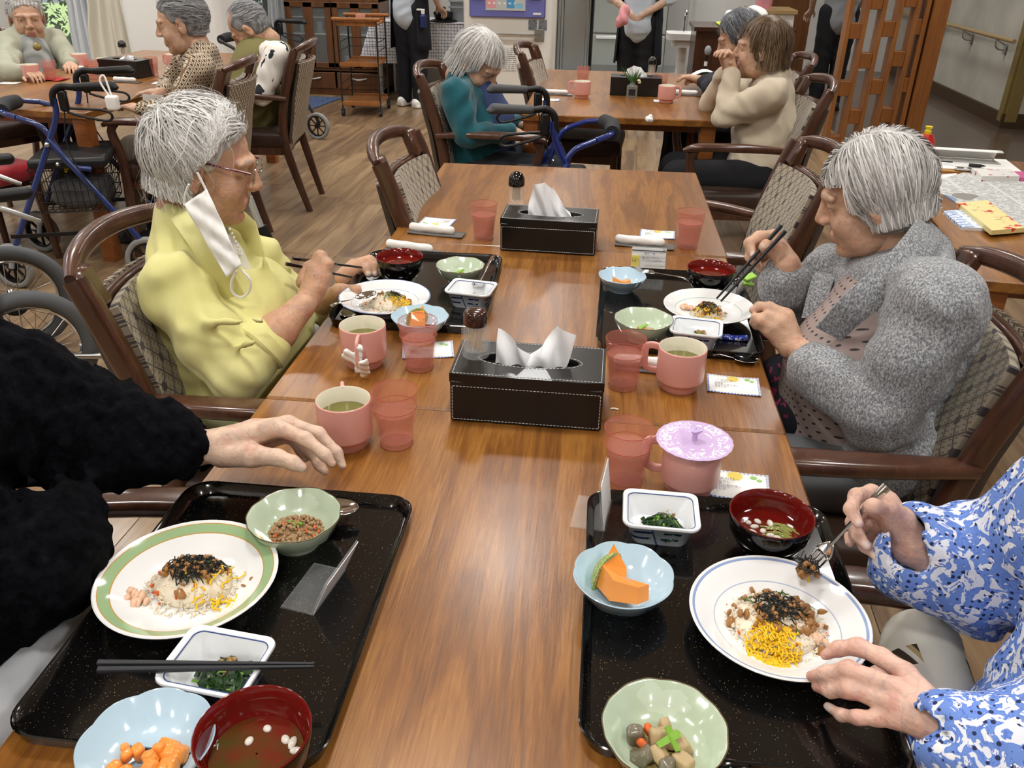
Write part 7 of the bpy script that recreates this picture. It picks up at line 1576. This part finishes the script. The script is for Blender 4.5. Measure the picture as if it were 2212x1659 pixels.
# ------------------------------------------------------------------ people further back
def sitter(label, x, y, face, at, hy, hp_, style, hair, skin, top, legs, sh, el, wr, hd, pel, nek, sc=1., vox=.011, nstr=900, hsc=1.05, hv=.005, disp=None, rt=.0, knee=True, extra=None, seed=1):
    """sh, el, wr: (near, far) joints; hd: (direction, curl) of each hand; face: direction of the knees"""
    t = person(label, x, y); O = np.array(t.location)
    hp, W, R = head(t, at, hy, hp_, 0, hsc, style, hair, nstr, hv, seed)
    pel = np.asarray(pel, float); nek = np.asarray(nek, float)
    Vn, Fn = S(.02).cone(W(np.array([[-.03, 0, -.06]]))[0], nek, .046*sc, .05*sc).mesh(.01)
    Vt, Ft = S(.03).cone(pel, nek-np.array([0, 0, .12]), .1*sc, .08*sc).mesh(.025)
    s = S(.008)
    for i in range(2):
        s.cone(np.asarray(el[i])*.35+np.asarray(wr[i])*.65, wr[i], .028*sc, .023*sc); s.chain([sh[i], el[i], np.asarray(el[i])*.35+np.asarray(wr[i])*.65], [.034*sc, .032*sc, .028*sc]); s.cone(sh[i], nek-np.array([0, 0, .06]), .034*sc, .045*sc); d, c = hd[i]; relaxed_hand(s, wr[i], d, (0, 0, 1), .95*sc, c, 1 if i else -1)
    V, F = s.mesh(.005)
    put_mesh('body', [hp, (Vn, Fn), (Vt, Ft), (V, F)], SK[skin], t, O)
    g = S(.03); m = pel*.5+nek*.5
    g.chain([pel, m, nek-np.array([0, 0, .06])], [(.145+rt)*sc, (.135+rt)*sc, .09*sc], .04); g.cone(nek-np.array([0, 0, .06]), nek+np.array([0, 0, .035]), .08*sc, .062*sc)
    g.cone(sh[0], sh[1], .065*sc, .065*sc, k=.05)
    for i in range(2):
        a, b, c = (np.asarray(v, float) for v in (sh[i], el[i], wr[i])); g.chain([a, (a+b)/2, b], [.066*sc, .06*sc, .055*sc], .03); g.cone(b, b*.12+c*.88, .053*sc, .042*sc, k=.02)
    cloth('top', g, vox, MT[top], t, disp or fold(((.4, .3, -.8), 75, .006, 1.8), ((.8, .4, .3), 120, .003, 1.5)))
    f = np.array([cos(face), sin(face), 0]); sd = np.array([-f[1], f[0], 0]); g = S(.02)
    for q in (-1, 1):
        h = pel+sd*q*.08; k_ = pel+f*.36+sd*q*.085+np.array([0, 0, .0]); a = k_+f*.05; a[2] = .1; g.chain([h, k_, a], [.09*sc, .072*sc, .05*sc])
    cloth('trousers', g, .016, MT[legs], t)
    for q in (-1, 1):
        k_ = pel+f*.45+sd*q*.085; G().box((k_[0]-O[0], k_[1]-O[1], .04), (.24, .085, .075), R=rotm(0, 0, face), bev=.03).build('shoe', MT['rubber'], t)
    return t, W
# woman in the teal pullover, head bowed
tw, _ = sitter('bowed white haired woman in a teal pullover and blue apron', -.02, 4.0, 0, PY(1030, 135, 4.0), rad(-22), rad(38), 'bob', 'white', 'mid', 'teal', 'darkgrey_knit',
 (PY(985, 205, 3.82), PY(1040, 200, 4.18)), (PY(1010, 292, 3.76), PY(1085, 270, 4.24)), (PY(1110, 285, 3.9), PY(1125, 268, 4.12)), (((.9, .2, -.3), .5), ((.9, -.2, -.3), .5)), (-.03, 3.99, .46), (-.1, 4.0, .83), hsc=1.12, rt=.015)
g = S(.02).chain([(.06, 4.0, .5), (.045, 4.0, .66), (-.0, 4.0, .8)], [.1, .1, .07]); cloth('apron', g, .012, MT['teal_apron'], tw)
# brown haired woman in beige, hands clasped before her mouth
hc = PY(1572, 135, 4.04)
bw, _ = sitter('brown haired woman in a beige top, hands clasped at her mouth', 1.25, 3.95, pi, PY(1645, 108, 4.06), rad(172), rad(2), 'bob', 'brown', 'mid', 'beige_knit', 'dark_trouser',
 (PY(1668, 205, 3.86), PY(1640, 185, 4.24)), (PZ(1566, 250, .735), PZ(1536, 222, .735)), (hc+np.array([.02, -.03, -.03]), hc+np.array([.01, .03, -.03])), (((-.4, .5, .9), .9), ((-.4, -.5, .9), .9)), (1.27, 3.95, .47), (1.31, 4.05, .86), hsc=1.06, hv=.0045)
# person behind her with a sheet in hand
pw, _ = sitter('grey haired person in dark knitwear holding a paper, mostly hidden', 1.32, 4.76, pi, PY(1598, 82, 4.74), rad(175), rad(25), 'part', 'dkgrey', 'mid', 'darkgrey_knit', 'dark_trouser',
 (PY(1640, 150, 4.58), PY(1625, 130, 4.95)), (PY(1580, 190, 4.55), PZ(1540, 190, .75)), (PZ(1515, 175, .75), PZ(1530, 172, .75)), (((-.9, .2, .2), .6), ((-.9, -.2, .1), .6)), (1.33, 4.76, .47), (1.33, 4.76, .84))
tag(G().sheet(lambda u, v: tuple(PZ(1500, 172, .74)+np.array([-.02+.12*u, -.05+.1*v, .02+.03*sin(2.5*u)])), 8, 4, .001).build('paper_sheet', MT['paper'], ang=180), 'curved white sheet held by the hidden grey haired person', 'paper')
# woman in the patterned blouse
dw, _ = sitter('grey haired woman in a brown and cream lattice print blouse', -1.36, 4.0, pi, PY(393, 52, 4.08), rad(200), rad(12), 'short', 'grey', 'mid', 'lattblouse', 'taupe',
 (PY(432, 150, 3.86), PY(410, 130, 4.28)), (PY(385, 232, 3.8), PY(365, 190, 4.35)), (PY(305, 238, 3.86), PZ(352, 200, .725)), (((-.9, .3, .15), .5), ((-.95, -.1, .0), .35)), (-1.34, 4.0, .47), (-1.33, 4.05, .87), hsc=1.1)
tag(G().box(PZ(332, 232, .68), (.09, .002, .12), R=rotm(.2, .1, .5), bev=0).build('paper_sheet', MT['paper'], smooth=False), 'white sheet below the patterned blouse woman\'s hand', 'paper')
# man in the cat print shirt, seen from behind his chair
mw, _ = sitter('grey haired man in an olive vest and cat print shirt, head bowed', -1.5, 4.76, pi, PY(540, 62, 4.86), rad(192), rad(42), 'bald', 'grey', 'tan', 'cats', 'dark_trouser',
 (PY(600, 120, 4.62), PY(560, 105, 5.05)), (PY(565, 205, 4.55), PY(520, 180, 5.1)), (PY(520, 195, 4.65), PY(500, 185, 4.95)), (((-.9, .2, 0), .6), ((-.9, -.2, 0), .6)), (-1.46, 4.76, .48), (-1.42, 4.82, .8), hsc=1.08)
g = S(.03).chain([(-1.45, 4.76, .46), (-1.43, 4.78, .63), (-1.4, 4.8, .76), (-1.41, 4.82, .83)], [.16, .155, .125, .085]); g.cone(PY(606, 116, 4.7), PY(578, 102, 4.98), .066, .055, k=.04); cloth('vest', g, .012, MT['olive'], mw, fold(((.4, .3, -.8), 80, .005, 1.5)))
# woman in the cable knit vest facing the camera
kw, _ = sitter('white haired woman in a grey cable knit vest with round brooch', -2.82, 4.86, rad(-35), PY(58, 42, 4.92), rad(-52), rad(4), 'short', 'silver', 'mid', 'sage_sleeve', 'dark_trouser',
 (PY(20, 95, 4.82), PY(118, 88, 5.06)), (PZ(18, 158, .735), PZ(150, 130, .735)), (PZ(62, 158, .735), PZ(152, 140, .73)), (((.7, -.5, 0), .6), ((.5, -.8, 0), .5)), (-2.83, 4.88, .47), (-2.8, 4.9, .86), hsc=1.08, nstr=1200)
g = S(.03).chain([(-2.82, 4.87, .48), (-2.8, 4.88, .66), (-2.79, 4.89, .78)], [.16, .15, .115]); g.cone((-2.79, 4.89, .8), (-2.8, 4.9, .86), .09, .062); cloth('knit_vest', g, .011, MT['cable'], kw)
br = G().ball((0, 0, 0), (.022, .022, .008), 16, rotm(pi/2-.3, 0, rad(30))).build('brooch', mat('brooch_gold', H('8a7a45'), .35, metal=.6)); br.location = tuple(PY(80, 101, 4.74)); tag(br, 'round gold brooch on the cable knit vest', 'brooch')

def stander(label, x, y, face, top, legs, apron, hgt=1.55, back=False, shoes='white'):
    t = person(label, x, y); O = np.array(t.location); f = np.array([cos(face), sin(face), 0]); sd = np.array([-f[1], f[0], 0]); U = np.array([0, 0, 1.]); c = np.array([x, y, 0.]); P = lambda a, b, z: c+f*a+sd*b+U*z
    hp, W, R = head(t, P(.03, 0, hgt-.1), face, rad(20), 0, 1.02, 'short', 'dkgrey', 300, .008, 4)
    s = S(.01); hands = []
    for q in (-1, 1):
        if back: w = P(-.13, q*.045, .88); e = P(-.08, q*.24, 1.0)
        else: w = P(.16, q*.2, .86); e = P(-.02, q*.27, 1.02)
        s.cone(e, w, .035, .024, k=.01); relaxed_hand(s, w, (sd*-q*.6-U*.5 if back else f*.6-U*.5), f*-1 if back else U, .95, .6, -q); hands.append((e, w))
    V, F = s.mesh(.006); Vn, Fn = S(.02).cone(P(.0, 0, hgt-.2), P(-.01, 0, 1.3), .05, .055).mesh(.012); Vt, Ft = S(.02).cone(P(0, 0, .9), P(0, 0, 1.2), .1, .1).mesh(.03)
    put_mesh('body', [hp, (V, F), (Vn, Fn), (Vt, Ft)], SK['fair'], t, O)
    g = S(.03).chain([P(0, 0, .8), P(0, 0, 1.0), P(0, 0, 1.18), P(0, 0, 1.3)], [.15, .14, .14, .07]); g.cone(P(0, -.15, 1.25), P(0, .15, 1.25), .06)
    for i, q in enumerate((-1, 1)): g.chain([P(0, q*.17, 1.24), hands[i][0]], [.062, .052])
    cloth('shirt', g, .014, MT[top], t, fold(((.4, .3, -.8), 80, .004, 1.5)))
    g = S(.02)
    for q in (-1, 1): g.chain([P(0, q*.08, .84), P(.01, q*.085, .48), P(-.01, q*.09, .07)], [.105, .082, .062])
    cloth('trousers', g, .014, MT[legs], t, fold(((.3, .2, .9), 60, .004, 1.5)))
    for q in (-1, 1): skin_obj('shoe', [S(.015).cone(P(-.06, q*.09, .045), P(.13, q*.1, .04), .042, .036).box(P(.03, q*.095, .015), (.12, .042, .014), .012, rotm(0, 0, face)).mesh(.008)], MT[shoes], t, O)
    if apron:
        def af(u, v): a = rad(-125)+rad(250)*u; z = .5+.72*v; r1 = .185-.035*v; return tuple(P(r1*cos(a)*.92, r1*sin(a)*1.08, z)-O)
        G().sheet(af, 26, 10, .004).build('apron', MT['navy'], t, ang=180)
    return t
st = stander('staff member in navy apron and white shoes beside the trolley', -1.22, 8.0, rad(60), 'shirt_blue', 'navy', True)
sb = thing('spray_bottle', 'blue spray bottle in the back pocket of the staff apron', 'bottle', PY(914, 40, 7.84)); G().tube([(0, 0, -.07), (0, 0, .02), (0, 0, .035)], 0, sec=rrect(.07, .05, .02, 3), scale=[1, 1, .5]).build('bottle', mat('bottle_blue', H('232c66'), .5), sb); G().box((0, 0, .055), (.03, .025, .04)).box((-.03, 0, .07), (.05, .015, .015)).build('nozzle', MT['white'], sb)
stander('staff member standing with hands behind back before the fridge', .80, 7.5, rad(75), 'shirt_blue', 'dark_trouser', True, back=True)
tag(skin_obj('pink_cloth', [S(.015).chain([PY(1350, 22, 7.26), PY(1345, 42, 7.24), PY(1334, 54, 7.24)], [.04, .045, .022]).mesh(.009, disp=lambda x, y, z: .004*np.sin(90*x+60*z))], mat('pink_fabric', H('e39aa0'), .8), None), 'pink cloth held behind the back of the staff member', 'cloth')
stander('staff member in grey shirt and black trousers behind the lattice', 2.62, 8.6, rad(100), 'greyshirt', 'dark_trouser', False, shoes='rubber')
